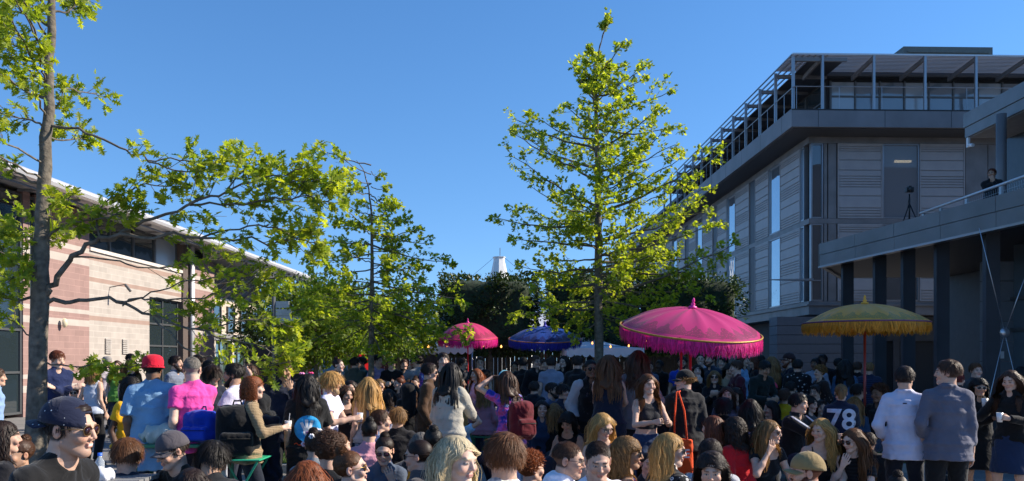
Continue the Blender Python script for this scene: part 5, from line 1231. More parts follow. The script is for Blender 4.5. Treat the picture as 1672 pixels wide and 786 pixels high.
for i in range(60):       # limbs towards and away from the camera
    q = (i + .5)/60; y0 = 120 + 400*q; r = (.3 + 1.9*q**.8) * R_.uniform(.65, 1.0); a = R_.choice([90, 270]) + R_.uniform(-58, 58); st = C_(976, y0); tip = st + Vector((math.cos(R(a))*r, math.sin(R(a))*r, r*(.55 - .62*q) + R_.uniform(-.05, .1)))
    ct.limb([st, st.lerp(tip, .5) + Vector((0, 0, -.08)), tip], .008 + .010*r, .95, start=.2, tw=6.0, sub=.36)
print("central leaves", ct.done(.102, 'lobe', leafmat("young leaves"), bark("grey bark")))

YL = 9.5; LM = 1.0
lt = Tree("pin_oak", "near pin oak at the left edge with long lower limbs reaching right", xz(55, YL), YL, 21)
Lp = lambda px, py, dy=0: at(px, py, YL + dy)
lt.trunk([(xz(55, YL), YL, -.05), Lp(60, 640), Lp(66, 480), Lp(67, 400), Lp(72, 300), Lp(77, 200), Lp(81, 100), Lp(85, 0), Lp(88, -90), Lp(90, -170)], [.15, .105, .095, .082, .072, .062, .05, .04, .03, .015])
def LL(pts, r0, leafs=1, start=.2, sub=.3, tw=4, subn=None):
    n = len(pts); dz = lt.rs.uniform(-.35, .35); lt.limb([Lp(x, y, dz*i/(n-1)) for i, (x, y) in enumerate(pts)], r0, leafs*.78, start=start, sub=sub, tw=tw, subn=subn)
LL([(72,485),(88,462),(120,415),(165,390),(230,383),(330,388),(440,400),(520,380)], .042, 1, .62, .33, 5, 22)
LL([(165,392),(230,368),(310,335),(370,310),(430,290),(500,272)], .024, 1.1, .25, .34, 6, 24)
LL([(310,335),(380,335),(450,325),(500,320),(535,330)], .014, 1.2, .2, .34, 7, 20)
LL([(370,310),(400,275),(440,262)], .009, 1.2, .1, .3, 7, 8)
LL([(330,388),(390,370),(450,372),(500,395),(525,400)], .012, 1.1, .3, .3, 7, 16)
LL([(430,290),(470,298),(520,295),(545,305)], .010, 1.1, .1, .3, 7, 14)
LL([(80,205),(140,212),(195,238),(240,262),(300,285),(350,262)], .018, .9, .42, .28, 5, 12)
LL([(240,262),(290,262),(340,270),(385,262)], .009, 1.1, .3, .3, 6, 12)
LL([(165,392),(150,350),(190,320),(240,300),(300,305)], .012, 1, .3, .3, 6, 14)
LL([(75,495),(130,488),(190,492),(250,520),(320,540),(400,560),(470,575)], .028, 1.0, .45, .3, 5, 20)
LL([(190,492),(240,488),(300,492),(360,478),(430,470)], .013, 1.0, .4, .3, 5, 12)
LL([(250,520),(300,570),(360,590),(430,600),(480,590)], .012, 1.0, .5, .3, 6, 12)
LL([(200,500),(260,470),(330,455),(400,450),(450,455)], .010, 1.0, .4, .3, 5, 10)
LL([(330,540),(390,525),(440,520),(480,535)], .009, 1.0, .2, .3, 6, 10)
LL([(120,420),(180,425),(240,440),(310,432),(370,420)], .012, .9, .45, .3, 5, 10)
LL([(72,590),(110,600),(150,596),(190,603),(232,598)], .010, 1.1, .25, .2, 6, 12)
LL([(70,395),(100,372),(140,360),(190,352),(215,345)], .016, 1.2, .1, .32, 7, 18)
LL([(70,400),(40,380),(10,365),(-30,372)], .018, 1.2, .05, .32, 7, 18)
LL([(68,480),(35,492),(0,482),(-40,470)], .022, 1.0, .3, .28, 6, 10)
LL([(66,470),(30,430),(10,415),(-25,420)], .014, 1.1, .2, .3, 6, 12)
LL([(66,560),(35,540),(20,520),(-10,520)], .010, .6, .3, .2, 4, 6)
LL([(74,302),(45,296),(15,268),(-20,250)], .022, .8, .3, .28, 6, 8)
LL([(78,212),(50,195),(10,188),(-30,170)], .015, 1.0, .25, .28, 6, 10)
LL([(80,160),(55,155),(15,130),(-25,125)], .024, 1.0, .3, .26, 6, 10)
LL([(82,110),(40,85),(5,60),(-30,60)], .012, 1.1, .2, .28, 7, 12)
LL([(83,45),(40,20),(0,15),(-30,5)], .014, 1.1, .2, .3, 7, 14)
LL([(84,20),(110,20),(125,5),(120,-25)], .014, 1.2, .3, .2, 7, 8)
LL([(79,190),(98,165),(105,140)], .008, 1.1, .2, .16, 6, 6)
LL([(73,330),(95,335),(118,318)], .007, 1.0, .2, .2, 6, 5)
LL([(60,520),(62,430),(40,440),(20,452)], .010, .9, .3, .3, 6, 8)
for i in range(16):
    a = R_.choice([90, 270]) + R_.uniform(-25, 25); y0 = R_.uniform(-60, 460); r = R_.uniform(.5, 1.4); st = Lp(74, y0); tip = st + Vector((math.cos(R(a))*r, math.sin(R(a))*r, r*.25))
    lt.limb([st, st.lerp(tip, .5), tip], .014, .8, start=.5, tw=4, subn=7)
print("left leaves", lt.done(.115, 'oak', leafmat("young leaves"), bark("dark bark", (.13,.11,.085)), droop=.6))

YM = 17.0; LM = 1.4
mt = Tree("pin_oak", "slender pin oak behind the standing group with a bare leaning tip", xz(605, YM), YM, 31)
M_ = lambda px, py, dy=0: at(px, py, YM) + Vector((0, dy, 0))
mt.trunk([(xz(605, YM), YM, -.05), M_(606, 560), M_(608, 450), M_(607, 360), M_(603, 310), M_(592, 275), M_(582, 262)], [.075, .06, .040, .024, .015, .009, .005])
for y0, tx, ty in [(270,530,250),(285,560,262),(280,615,285),(300,575,292),(305,635,310),(318,580,318),(325,625,325),(342,600,335),(360,650,340),(375,575,350),(395,630,372),(300,575,292),(320,655,345),(335,640,330),(350,660,352),(350,560,330),(370,545,362),(380,700,400),(385,690,378),(400,735,425),(400,550,385),(415,505,430),(430,700,440),(440,520,450),(450,640,420),(460,750,492),(465,490,480),(470,690,470),(480,760,500),(490,480,505),(495,720,520),(500,470,530),(505,700,545),(515,480,560),(520,690,565),(525,520,570),(530,670,580),(535,560,585),(500,660,500),(540,640,590),(480,560,480),(510,540,520),(490,755,560),(500,770,545)]:
    d = R_.uniform(-.6, .6); tip = M_(tx, ty, d*1.3); st = M_(606, y0); L_ = (tip - st).length
    mt.limb([st, st.lerp(tip, .5) + Vector((0, 0, -.06)), tip], .006 + .009*L_, 1.0, start=.15 if y0 > 330 else .6, tw=5 if y0 > 310 else 3.5, sub=.25)
for i in range(34):
    q = (i + .5)/34; y0 = 350 + 200*q; r = (.5 + 1.3*q) * R_.uniform(.7, 1); a = R_.uniform(0, 360); st = M_(606, y0); tip = st + Vector((math.cos(R(a))*r, math.sin(R(a))*r, .1*r))
    mt.limb([st, st.lerp(tip, .5), tip], .012, .9, start=.25, tw=5, sub=.26)
print("mid leaves", mt.done(.104, 'lobe', leafmat("young leaves"), bark("grey bark")))

def round_tree(name, label, px, Y, z0, z1, rx, ry, n, size, cols, seed, kind='simple', lm=None, rt=.1, boxy=False, group=None, clump=60):
    rs = np.random.RandomState(seed); X = xz(px, Y); t = thing(name, label, "tree", (X, Y, 0), 0, group); w = MB(); w.tube([(0,0,-.05), (.02,0,z0*.5), (0,0,z0 + .3*(z1-z0)), (.05,0,z0 + .8*(z1-z0))], [rt, rt*.85, rt*.6, rt*.2], 10)
    cz, hz = (z0+z1)/2, (z1-z0)/2
    cc = []
    while len(cc) < clump:
        p = rs.uniform(-1, 1, 3); m = np.max(np.abs(p)) if boxy else np.linalg.norm(p)
        if m < 1 and m > .45: cc.append(p)
    cc = np.array(cc); 
    for p in cc[::3]: w.tube([(0,0,z0 + .2*hz), (p[0]*rx*.5, p[1]*ry*.5, cz + p[2]*hz*.45), (p[0]*rx*.9, p[1]*ry*.9, cz + p[2]*hz*.9)], [rt*.35, rt*.2, .008], 5, False)
    w.build("trunk", bark("grey bark"), t, True)
    if boxy:
        P_ = [('bx', v3(0, 0, cz), v3(rx*.86, ry*.8, hz*.84), None, .35, .1)] + [('el', v3(q[0]*rx*.72, q[1]*ry*.65, cz + q[2]*hz*.70), (.42, .40, .34), None, .12) for q in cc[:44]]
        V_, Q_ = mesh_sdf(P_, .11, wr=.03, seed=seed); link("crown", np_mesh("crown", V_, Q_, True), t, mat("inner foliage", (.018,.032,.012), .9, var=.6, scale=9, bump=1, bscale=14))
    i = rs.randint(0, clump, n); cr = .30 if boxy else .30; pos = cc[i] + rs.randn(n, 3)*cr*np.array([.55, .55, .5]) 
    if boxy: pos = np.clip(pos, -1.0, 1.0) + rs.randn(n, 3)*np.array([.035, .035, .02])
    P = pos*np.array([rx, ry, hz]) + np.array([0, 0, cz]); c = np.concatenate([P, pos + rs.randn(n, 3)*.4], 1)
    V, F, C = leaves(c, size, kind, rs, cols, .5); link("crown", np_mesh("crown", V, np.zeros((0,4), int), False, C, F), t, lm or leafmat("dark leaves", .3, 1.2))
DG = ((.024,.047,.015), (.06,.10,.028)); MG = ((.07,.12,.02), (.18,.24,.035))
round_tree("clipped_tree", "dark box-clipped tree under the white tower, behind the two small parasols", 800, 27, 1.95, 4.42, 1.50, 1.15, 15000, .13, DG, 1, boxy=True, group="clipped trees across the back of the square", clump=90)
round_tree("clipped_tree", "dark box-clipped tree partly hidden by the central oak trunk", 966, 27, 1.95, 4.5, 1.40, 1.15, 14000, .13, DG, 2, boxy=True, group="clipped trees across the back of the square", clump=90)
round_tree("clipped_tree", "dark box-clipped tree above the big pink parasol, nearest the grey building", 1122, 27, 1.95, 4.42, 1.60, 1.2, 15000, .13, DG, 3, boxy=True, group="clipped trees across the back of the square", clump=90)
round_tree("bushy_tree", "low bright green tree left of the slender oak", 515, 21, 1.7, 3.6, 1.35, 1.2, 7000, .12, MG, 4, 'lobe', leafmat("young leaves"), .07)
round_tree("bushy_tree", "bright green bushy tree just behind the slender oak trunk", 570, 23, 1.75, 3.7, 1.5, 1.3, 7500, .12, MG, 5, 'lobe', leafmat("young leaves"), .07)
round_tree("bushy_tree", "green tree between the slender oak and the first marquee", 650, 24, 1.8, 3.0, 1.1, 1.0, 4000, .12, MG, 6, 'lobe', leafmat("young leaves"), .06)
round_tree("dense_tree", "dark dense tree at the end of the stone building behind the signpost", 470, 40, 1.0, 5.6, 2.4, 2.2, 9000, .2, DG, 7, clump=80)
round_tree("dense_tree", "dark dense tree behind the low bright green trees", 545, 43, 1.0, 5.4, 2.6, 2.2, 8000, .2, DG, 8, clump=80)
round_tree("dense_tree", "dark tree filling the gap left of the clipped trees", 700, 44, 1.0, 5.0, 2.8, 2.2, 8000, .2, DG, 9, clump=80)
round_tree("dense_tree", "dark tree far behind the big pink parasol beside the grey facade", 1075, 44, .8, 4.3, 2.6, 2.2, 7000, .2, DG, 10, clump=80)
# ------------------------------------------------------------------ fringed parasols
def cloth2(name, c, motif, transl=.35, band=(.72, .95), dirty=False):
    if name in MATS: return MATS[name]
    m, t, b = newmat(name); N = t.nodes; L = t.links; at_ = N.new("ShaderNodeAttribute"); at_.attribute_name = "tint"; sp_ = N.new("ShaderNodeSeparateColor"); L.new(at_.outputs[0], sp_.inputs[0])
    # R = radius fraction, G = angle fraction * ribs ; zig-zag leaf motif band printed near the rim
    def mth(op, a, b_=None, c_=None):
        n = N.new("ShaderNodeMath"); n.operation = op
        for i, v in enumerate((a, b_, c_)):
            if v is None: continue
            if isinstance(v, (int, float)): n.inputs[i].default_value = v
            else: L.new(v, n.inputs[i])
        return n.outputs[0]
    r, g_ = sp_.outputs[0], sp_.outputs[1]
    tri = mth('PINGPONG', mth('MULTIPLY', g_, 24.0), .5); tri2 = mth('PINGPONG', mth('MULTIPLY', g_, 91.0), .5)
    edge = mth('SUBTRACT', band[1] - .06, mth('ADD', mth('MULTIPLY', tri, (band[1]-band[0])*1.5), mth('MULTIPLY', tri2, .06)))
    inb = mth('MULTIPLY', mth('GREATER_THAN', r, edge), mth('LESS_THAN', r, band[1]))
    n = N.new("ShaderNodeTexNoise"); n.inputs["Scale"].default_value = 60; tc = N.new("ShaderNodeTexCoord"); L.new(tc.outputs["Object"], n.inputs[0])
    inb = mth('MULTIPLY', inb, mth('GREATER_THAN', n.outputs[0], .40))
    mx = N.new("ShaderNodeMix"); mx.data_type = 'RGBA'; L.new(inb, mx.inputs[0]); mx.inputs[6].default_value = (*c, 1); mx.inputs[7].default_value = (*motif, 1)
    L.new(mx.outputs[2], b.inputs["Base Color"]); b.inputs["Roughness"].default_value = .38; b.inputs["Sheen Weight"].default_value = .1; b.inputs["Specular IOR Level"].default_value = .25
    tr = N.new("ShaderNodeBsdfTranslucent"); L.new(mx.outputs[2], tr.inputs[0]); ms = N.new("ShaderNodeMixShader"); ms.inputs[0].default_value = transl; L.new(b.outputs[0], ms.inputs[1]); L.new(tr.outputs[0], ms.inputs[2]); L.new(ms.outputs[0], N["Material Output"].inputs[0])
    MATS[name] = m; return m
def parasol(label, px, Y, zrim, ztop, rad, c, motif, fringe_c, polec, tilt=(0, 0), ribs=12, trimc=(.35,.2,.03), valance=.12, fr=.14, pole2=None, seed=0, base_px=None, trans=.4):
    rs = np.random.RandomState(seed); X = xz(px, Y); t = thing("fringed_parasol", label, "parasol", (X, Y, 0), 0, "fringed parasols above the crowd")
    Rm = Matrix.Rotation(R(tilt[0]), 4, 'X') @ Matrix.Rotation(R(tilt[1]), 4, 'Y'); H = ztop - zrim; top = Vector((0, 0, zrim))
    tf = lambda p: top + (Rm @ Vector(p))
    na, nr_ = ribs*6, 16; V = []; C = []; Q = []
    for i in range(nr_ + 1):
        q = i/nr_
        for j in range(na):
            a = 2*math.pi*j/na; rib = abs(((j/6) % 1) - .5)*2     # 1 on rib, 0 mid panel
            rr = rad*q*(1 - .035*(1-rib)*q); z = H*(1 - q**2.15) - .028*(1-rib**2)*math.sin(math.pi*min(q*1.05, 1))*rad - .012*(1-rib)*q**6 + (.007*math.sin(a*37 + q*9) + .006*math.sin(a*71 + 3*math.sin(a*5)) + .010*math.sin(a*3 + seed))*q*q
            V.append(tf((rr*math.cos(a), rr*math.sin(a), z))); C.append((q, j/na, 0))
    for i in range(nr_):
        for j in range(na): Q.append((i*na+j, (i+1)*na+j, (i+1)*na+(j+1) % na, i*na+(j+1) % na))
    link("canopy", np_mesh("canopy", V, Q, True, np.array(C)), t, cloth2("parasol " + label[:20], c, motif, trans))
    w = MB(); ring = [tf((rad*1.0*math.cos(a), rad*1.0*math.sin(a), -.005)) for a in np.linspace(0, 2*math.pi, 61)]; w.tube(ring, .012, 6, False); ring = [tf((rad*.985*math.cos(a), rad*.985*math.sin(a), -.035)) for a in np.linspace(0, 2*math.pi, 61)]; w.tube(ring, .008, 6, False); w.build("trim_band", mat("trim " + label[:12], trimc, .5, .3, var=.3, scale=40), t, True)
    # fringe: many hanging threads in tufts
    V = []; F = []; C = []; n = int(1500*rad); base = np.array(fringe_c)
    for layer, (rr, z0, ln) in enumerate(((1.0, -.01, fr), (.97, -.05, fr*.9))):
        for i in range(n):
            a = 2*math.pi*(i + rs.rand())/n; tuft = .55 + .45*math.sin(a*ribs*3.3 + 2*math.sin(a*7 + layer*2) + seed)**2; l = ln*(.45 + .6*tuft)*(.8 + .35*rs.rand()); sw = .03*math.sin(a*ribs*2 + seed) + rs.randn()*.018; w_ = .0045
            p0 = tf((rad*rr*math.cos(a), rad*rr*math.sin(a), z0)); tg = Vector((-math.sin(a), math.cos(a), 0)); out = Vector((math.cos(a), math.sin(a), 0))
            p1 = p0 + Vector((0, 0, -l*.5)) + out*.012*rs.rand() + tg*sw*.4; p2 = p0 + Vector((0, 0, -l)) + out*(.02*rs.rand() - .008) + tg*sw
            k = len(V); V += [p0 - tg*w_, p0 + tg*w_, p1 - tg*w_, p1 + tg*w_, p2 - tg*w_*.4, p2 + tg*w_*.4]; F += [(k, k+1, k+3, k+2), (k+2, k+3, k+5, k+4)]; C += [base*(.6 + .7*rs.rand())]*6
    link("fringe", np_mesh("fringe", V, F, False, np.clip(C, 0, 1)), t, attr_mat("fringe thread", .5, .4, .45))
    w = MB(); w.tube([(0, 0, 0), (0, 0, zrim + H*.9)], .019, 10); pole = w.build("pole", mat("pole " + polec, polec, .4, 0, var=.1), t, True)
    w = MB(); w.tube([(0,0,.02), (0,0,.5)], .024, 10); w.lathe([(.001,.0),(.28,.0),(.28,.05),(.05,.09),(.001,.09)], 20); w.build("base", mat("base stone", (.25,.25,.25), .8), t)
    if pole2: w = MB(); w.tube([(pole2, 0, 0), (pole2 + .02, 0, zrim + .1)], .016, 8); w.build("pole", MATS["pole " + polec], t, True)
    for j in range(ribs):
        a = 2*math.pi*j/ribs; w = MB(); w.tube([tf((rad*q*math.cos(a), rad*q*math.sin(a), H*(1-q**2.15) - .02)) for q in (0, .3, .6, .85, 1)], .006, 5); w.tube([tf((rad*.55*math.cos(a), rad*.55*math.sin(a), H*(1-.55**2.15) - .03)), tf((0, 0, -.04))], .005, 5); w.build("rib", mat("rib wood", (.10,.05,.025), .6), t)
    w = MB(); w.lathe([(.001,.0),(.055,.0),(.05,.02),(.02,.03),(.03,.05),(.012,.07),(.02,.09),(.008,.12),(.001,.13)], 12); w.v = [tuple(tf((x, y, z + H))) for x, y, z in w.v]; w.build("finial", mat("finial " + label[:12], tuple(min(1, x*1.0) for x in fringe_c), .5), t, True)
    return t
PK = (.62,.045,.22); 
parasol("large tilted pink parasol with long magenta fringe and red pole", 1127, 10.3, 2.10, 2.37, .87, (.66,.045,.22), (.34,.05,.13), (.80,.02,.30), '#a02018', (11, 4), 12, fr=.15, pole2=-.13, seed=1)
parasol("mustard yellow parasol with dark leaf border and ragged fringe", 1412, 11.8, 2.25, 2.52, .85, (1.0,.45,.04), (.52,.32,.05), (.75,.36,.03), '#8a2a24', (0, 0), 12, fr=.13, seed=2, trimc=(.15,.05,.12))
parasol("small pink parasol with magenta fringe in front of the dark clipped tree", 764, 24, 2.36, 2.80, .86, (.75,.06,.20), (.45,.05,.12), (.85,.02,.35), '#b01828', (6, 0), 12, fr=.20, seed=3, trimc=(.5,.05,.05))
parasol("royal blue parasol with blue fringe and orange rim band", 890, 20, 2.24, 2.53, .88, (.015,.07,.42), (.01,.02,.18), (.05,.05,.55), '#9a2420', (8, 0), 10, fr=.16, seed=4, trimc=(.55,.18,.03))
# ------------------------------------------------------------------ the crowd
GP = "people gathered on the square"
SEATN = [0]
def hold_cup(f, sg, label, kind='cup', col=(.7,.7,.72), drink=None, name="drinks_cup", cat="cup", off=(0,0,0)):
    S_, e, w, h, pn, c = f.arms[sg]; p = w + h*.085 + pn*.035 + np.array(off); t = thing(name, label, cat, wpt(f, p - v3(0,0,.05)))
    b = MB(); b.lathe([(.001,0),(.026,0),(.034,.10),(.032,.10),(.025,.004),(.001,.004)], 14) if kind == 'cup' else b.lathe([(.001,0),(.024,0),(.024,.12),(.02,.15),(.011,.17),(.011,.19),(.001,.19)], 12)
    b.build("cup_body" if kind == 'cup' else "bottle_body", mat("held " + str(col), col, .25, 0, var=0, spec=.7), t, True)
    if drink: b = MB(); b.lathe([(.001,.006),(.0255,.006),(.030,.07),(.001,.07)], 12); b.v = [(x*1.06, y*1.06, z) for x, y, z in b.v]; b.build("drink", mat("drink " + str(drink), drink, .2, var=0), t, True)
    if kind == 'cup' and drink: b = MB(); b.tube([(0,0,.03), (.015,0,.17)], .003, 6); b.build("straw", mat("straw", (.7,.7,.7), .4, var=0), t)
    return t
def p(px, yt, s, label, sit=None, hold=None, **k):
    Y = FPX/s; zt = CAMH - (yt - HZ)/s
    k['phi'] = k.get('phi', 0) - math.degrees(math.atan((px - 836)/FPX))
    k.setdefault('H', 1.75 if k.get('sex', 'm') == 'm' else 1.66)
    f = person(label, xz(px, Y), Y, s, zt, sit='auto' if sit else None, group=GP, **k)
    if sit and f.sit > .07:
        w = MB(); h = f.sit; w.box(-.21, .21, -.17, .17, h - .035, h - .004)
        for x, y in ((-.18,-.14),(.18,-.14),(-.18,.14),(.18,.14)): w.box(x-.015, x+.015, y-.015, y+.015, 0, h - .036)
        t = thing("stool", "green slatted stool under " + " ".join(label.split()[:12]), "stool", (f.X, f.Y + .0, 0), R(f.phi), "green stools under the seated people")
        a = MB(); [a.box(-.21, .21, -.17 + i*.07, -.12 + i*.07, h - .03, h - .004) for i in range(5)]; a.build("seat", mat("green chair paint", (.02,.16,.075), .4, var=.05), t)
        for x, y in ((-.18,-.14),(.18,-.14),(-.18,.14),(.18,.14)): l = MB(); l.bar((x, y, 0), (x*.9, y, h - .031), .022); l.build("leg", MATS["green chair paint"], t)
    for hh in (hold or ()): hold_cup(f, *hh)
    return f
F_, M__ = 'f', 'm'
# -- nearest row
capguy = p(118, 650, 372, "young man in backwards navy cap and aviator sunglasses, black tee", sit=1, phi=52, head=(8, 4), skin='fair', hair='short', hc='dark', ex=[('cap', '#131a33', True, True, None, .012, None, True), ('sun', 'sun', '#2a0f14', '#6a5030')], top='tee', tc='#101012', lean=15, la='lap', ra='lap', smile=1, beard=('#3a2a20', .3), hd=.0034)
p(4, 684, 240, "dark haired girl cut by the left frame edge", sit=1, sex=F_, phi=100, hair='bob', hc='dark', top='tee', tc='#14141a', bot='jeans')
p(34, 706, 215, "person with tied back brown hair holding a phone, low at far left", sit=1, sex=F_, phi=-60, hair='bun', hc='brown', top='jacket', tc='#15161a', la='phone', ra='lap', skin='tan')
p(200, 716, 232, "boy with tousled brown hair in navy tee, seen from behind", sit=1, phi=170, head=(-10, 12), hair='mop', hc='mid', top='tee', tc='#1b2536', lean=12, la='lap', ra='lap')
p(290, 703, 228, "young man in grey baseball cap and black glasses looking down", sit=1, phi=-52, head=(-14, 20), skin='fair', hair='short', hc='dark', ex=[('cap', '#4b464b'), ('glasses',)], top='longs', tc='#1c1d18', lean=18, la='lap', ra='lap')
p(338, 722, 235, "black haired person with bowl cut in charcoal tee, head bowed", sit=1, phi=165, head=(-25, 28), skin='tan', hair='mop', hc='black', hl=.11, top='tee', tc='#1a1c20', lean=20, la='lap', ra='lap')
p(309, 762, 300, "top of a dark brown head at the bottom edge below the bowl cut", sit=1, sex=F_, phi=180, hair='long', hc='dark', top='tee', tc='#222222')
p(500, 750, 310, "ginger blonde head with centre parting at the bottom edge", sit=1, sex=F_, phi=165, head=(0, 10), hair='long', hc='ginger', hl=.3, top='tee', tc='#3a2d2a')
p(536, 706, 250, "woman with thick auburn plaited updo, seen from behind", sit=1, sex=F_, phi=150, head=(10, 10), hair='curlyshort', hc='brown', hl=.03, wave=.010, top='tee', tc='#14171c')
p(574, 722, 262, "woman in round sunglasses turned right, black top, front row", sit=1, sex=F_, phi=75, head=(12, -6), skin='pale', hair='bun', hc='mid', ex=[('sun', 'sun', '#3a1018', '#b89050')], top='tee', tc='#101318', la='chin')
p(513, 694, 205, "woman with white and pink flowers in dark pinned hair", sit=1, sex=F_, phi=165, hair='bun', hc='dark', ex=[('flowers', ('#f3d4de', '#f6f0f2', '#c87a9a'), [(-.075, .02, .06), (-.03, -.03, .135), (.05, .02, .115), (.08, .06, .02), (.0, .11, .09)], .026)], top='tee', tc='#80858a')
p(553, 704, 195, "girl with brown ponytail beside the flower crowned woman", sit=1, sex=F_, phi=120, hair='pony', hc='mid', top='tee', tc='#2c2a30')
p(602, 678, 170, "woman in dusty pink blouse with black topknot, seen from behind", sit=1, sex=F_, phi=170, head=(20, 5), hair='bun', hc='black', top='blouse', tc='#c98c98', la='fwd', ra='lap')
p(630, 702, 196, "woman in mirrored sunglasses with her hand over her mouth", sit=1, sex=F_, phi=10, head=(-18, 14), skin='fair', hair='bun', hc='dark', hl=.08, ex=[('sun', 'sun', '#5a2a30', '#c0a080')], top='jacket', tc='#4a5566', la='mouth', ra='lap', lean=14)
p(682, 716, 225, "woman with curly dark ponytail in grey coat and pink hood", sit=1, sex=F_, phi=-105, head=(0, 5), skin='fair', hair='pony', hc='dark', wave=.012, ex=[('sun',)], top='hoodie', tc='#4b4748')
f = PH = p(706, 690, 200, "person with black topknot in mustard yellow top, back view", sit=1, sex=F_, phi=175, head=(15, 0), skin='brown', hair='bun', hc='black', top='longs', tc='#d98a14')
p(688, 704, 170, "ash blonde head just behind the mustard yellow top", sit=1, sex=F_, phi=150, hair='bob', hc='grey', top='tee', tc='#333333')
p(748, 708, 340, "platinum blonde woman reaching to hold the head beside her", sit=1, sex=F_, phi=62, head=(-14, 4), skin='pale', hair='bob', hc='plat', hl=.22, wave=.01, top='tee', tc='#8f8f94', la=(.02, -.36, .02, -.3, -.25, .9), ra='fwd', lean=8)
p(822, 705, 315, "brown haired person in patterned white shirt held by the blonde", sit=1, phi=178, head=(30, 6), hair='mop', hc='mid', hl=.08, top='shirt', tc='check:#d8d6d2:#9a9aa0', la='lap', ra='lap')
p(868, 738, 215, "fluffy ginger blonde head low beside the embracing pair", sit=1, sex=F_, phi=120, hair='curlyshort', hc='ginger', top='tee', tc='#15171b')
p(928, 718, 240, "man with cropped brown hair and glasses in white hoodie", sit=1, phi=75, head=(6, 8), skin='fair', hair='buzz', hc='brown', ex=[('glasses', '#1a1a1a')], top='hoodie', tc='#e2e4ee', la='lap', ra='lap', lean=14, beard=('#5a4030', .25))
p(974, 716, 250, "man in white tee squinting down, short dark hair", sit=1, phi=20, head=(-10, 16), skin='fair', hair='buzz', hc='dark', top='tee', tc='#e4e2ec', la='reach', ra='lap', lean=16)
p(984, 673, 178, "blonde woman in black glasses and pink vest looking down", sit=1, sex=F_, phi=30, head=(10, 20), skin='fair', hair='long', hc='blond', hl=.28, ex=[('glasses',)], top='strap', tc='#c05878', la='hold', ra='lap', lean=8)
p(1026, 711, 228, "curly blonde woman in sunglasses with bare back facing right", sit=1, sex=F_, phi=100, head=(-12, 4), skin='tan', hair='curly', hc='dblond', hl=.20, wave=.010, ex=[('sun',)], top='strap', tc='tiedye:#1a2a5a:#6a1a30', la='fwd', ra='fwd')
p(1057, 740, 165, "dark haired child face low behind the bare backed blonde", sit=1, sex=F_, phi=20, hair='pony', hc='dark', top='tee', tc='#222226')
p(1096, 705, 238, "pale blonde woman in sunglasses and black top with white circles", sit=1, sex=F_, phi=125, head=(-30, 5), skin='pale', hair='bob', hc='blond', hl=.17, ex=[('sun',)], top='blouse', tc='floral:#0e1118:#c8c8c8')
p(1160, 736, 255, "woman with dark curly hair glancing left, bottom centre right", sit=1, sex=F_, phi=10, head=(-12, 8), skin='fair', hair='curly', hc='dark', hl=.18, wave=.010, top='tee', tc='#a8a8ae')
p(1162, 716, 200, "dark haired man in grey tee behind the curly haired woman", sit=1, phi=190, head=(-30, 10), hair='short', hc='dark', ex=[('glasses',)], top='tee', tc='#aaa9ae')
p(1200, 680, 168, "woman with long dark curls in bright red top", sit=1, sex=F_, phi=-130, head=(0, 8), hair='curly', hc='dark', hl=.2, top='longs', tc='#c0101a', lean=10)
p(1163, 677, 165, "auburn haired woman in dark flowered blouse facing left", sit=1, sex=F_, phi=-120, hair='long', hc='auburn', hl=.26, top='blouse', tc='flowers:#101014:#8a4a3a')
p(1254, 683, 168, "woman in black off shoulder top and sunglasses, hand at her ear", sit=1, sex=F_, phi=35, head=(35, 2), skin='fair', hair='long', hc='dblond', hl=.30, ex=[('sun', 'sun', '#200c0c', '#5a3018')], top='offsh', tc='#0c0c10', bot='jeans', bc='#5a708c', la='knee', ra='cheek', lean=14)
p(1337, 681, 165, "woman with wavy blonde hair in black strappy top, arms resting", sit=1, sex=F_, phi=5, head=(-38, 4), skin='fair', hair='long', hc='blond', hl=.34, wave=.012, top='strap', tc='#0c0c10', bot='jeans', bc='#28384c', la='knee', ra='knee', lean=8)
p(1316, 739, 240, "bearded man in tan baseball cap facing left at bottom edge", sit=1, phi=-80, head=(0, 2), skin='fair', hair='buzz', hc='auburn', ex=[('cap', '#8d7850'), ('beard', '#5a2c18', .012)], top='tee', tc='#3c3c40')
f31 = p(1388, 697, 168, "woman with long wavy brown hair, sunglasses and hand over mouth", sit=1, sex=F_, phi=-20, head=(-25, 12), skin='pale', hair='long', hc='mid', hl=.42, wave=.012, ex=[('sun', 'sun', '#1a0a0c', '#7a4030')], top='tee', tc='stripe:#0c0c0e:#1c1c20', bot='trousers', bc='#101012', la='knee', ra='mouth', lean=12)
p(1463, 765, 215, "dark centre parted hair at the bottom edge between standing men", sit=1, sex=F_, phi=20, head=(0, 25), hair='bun', hc='dark', top='tee', tc='#222226')
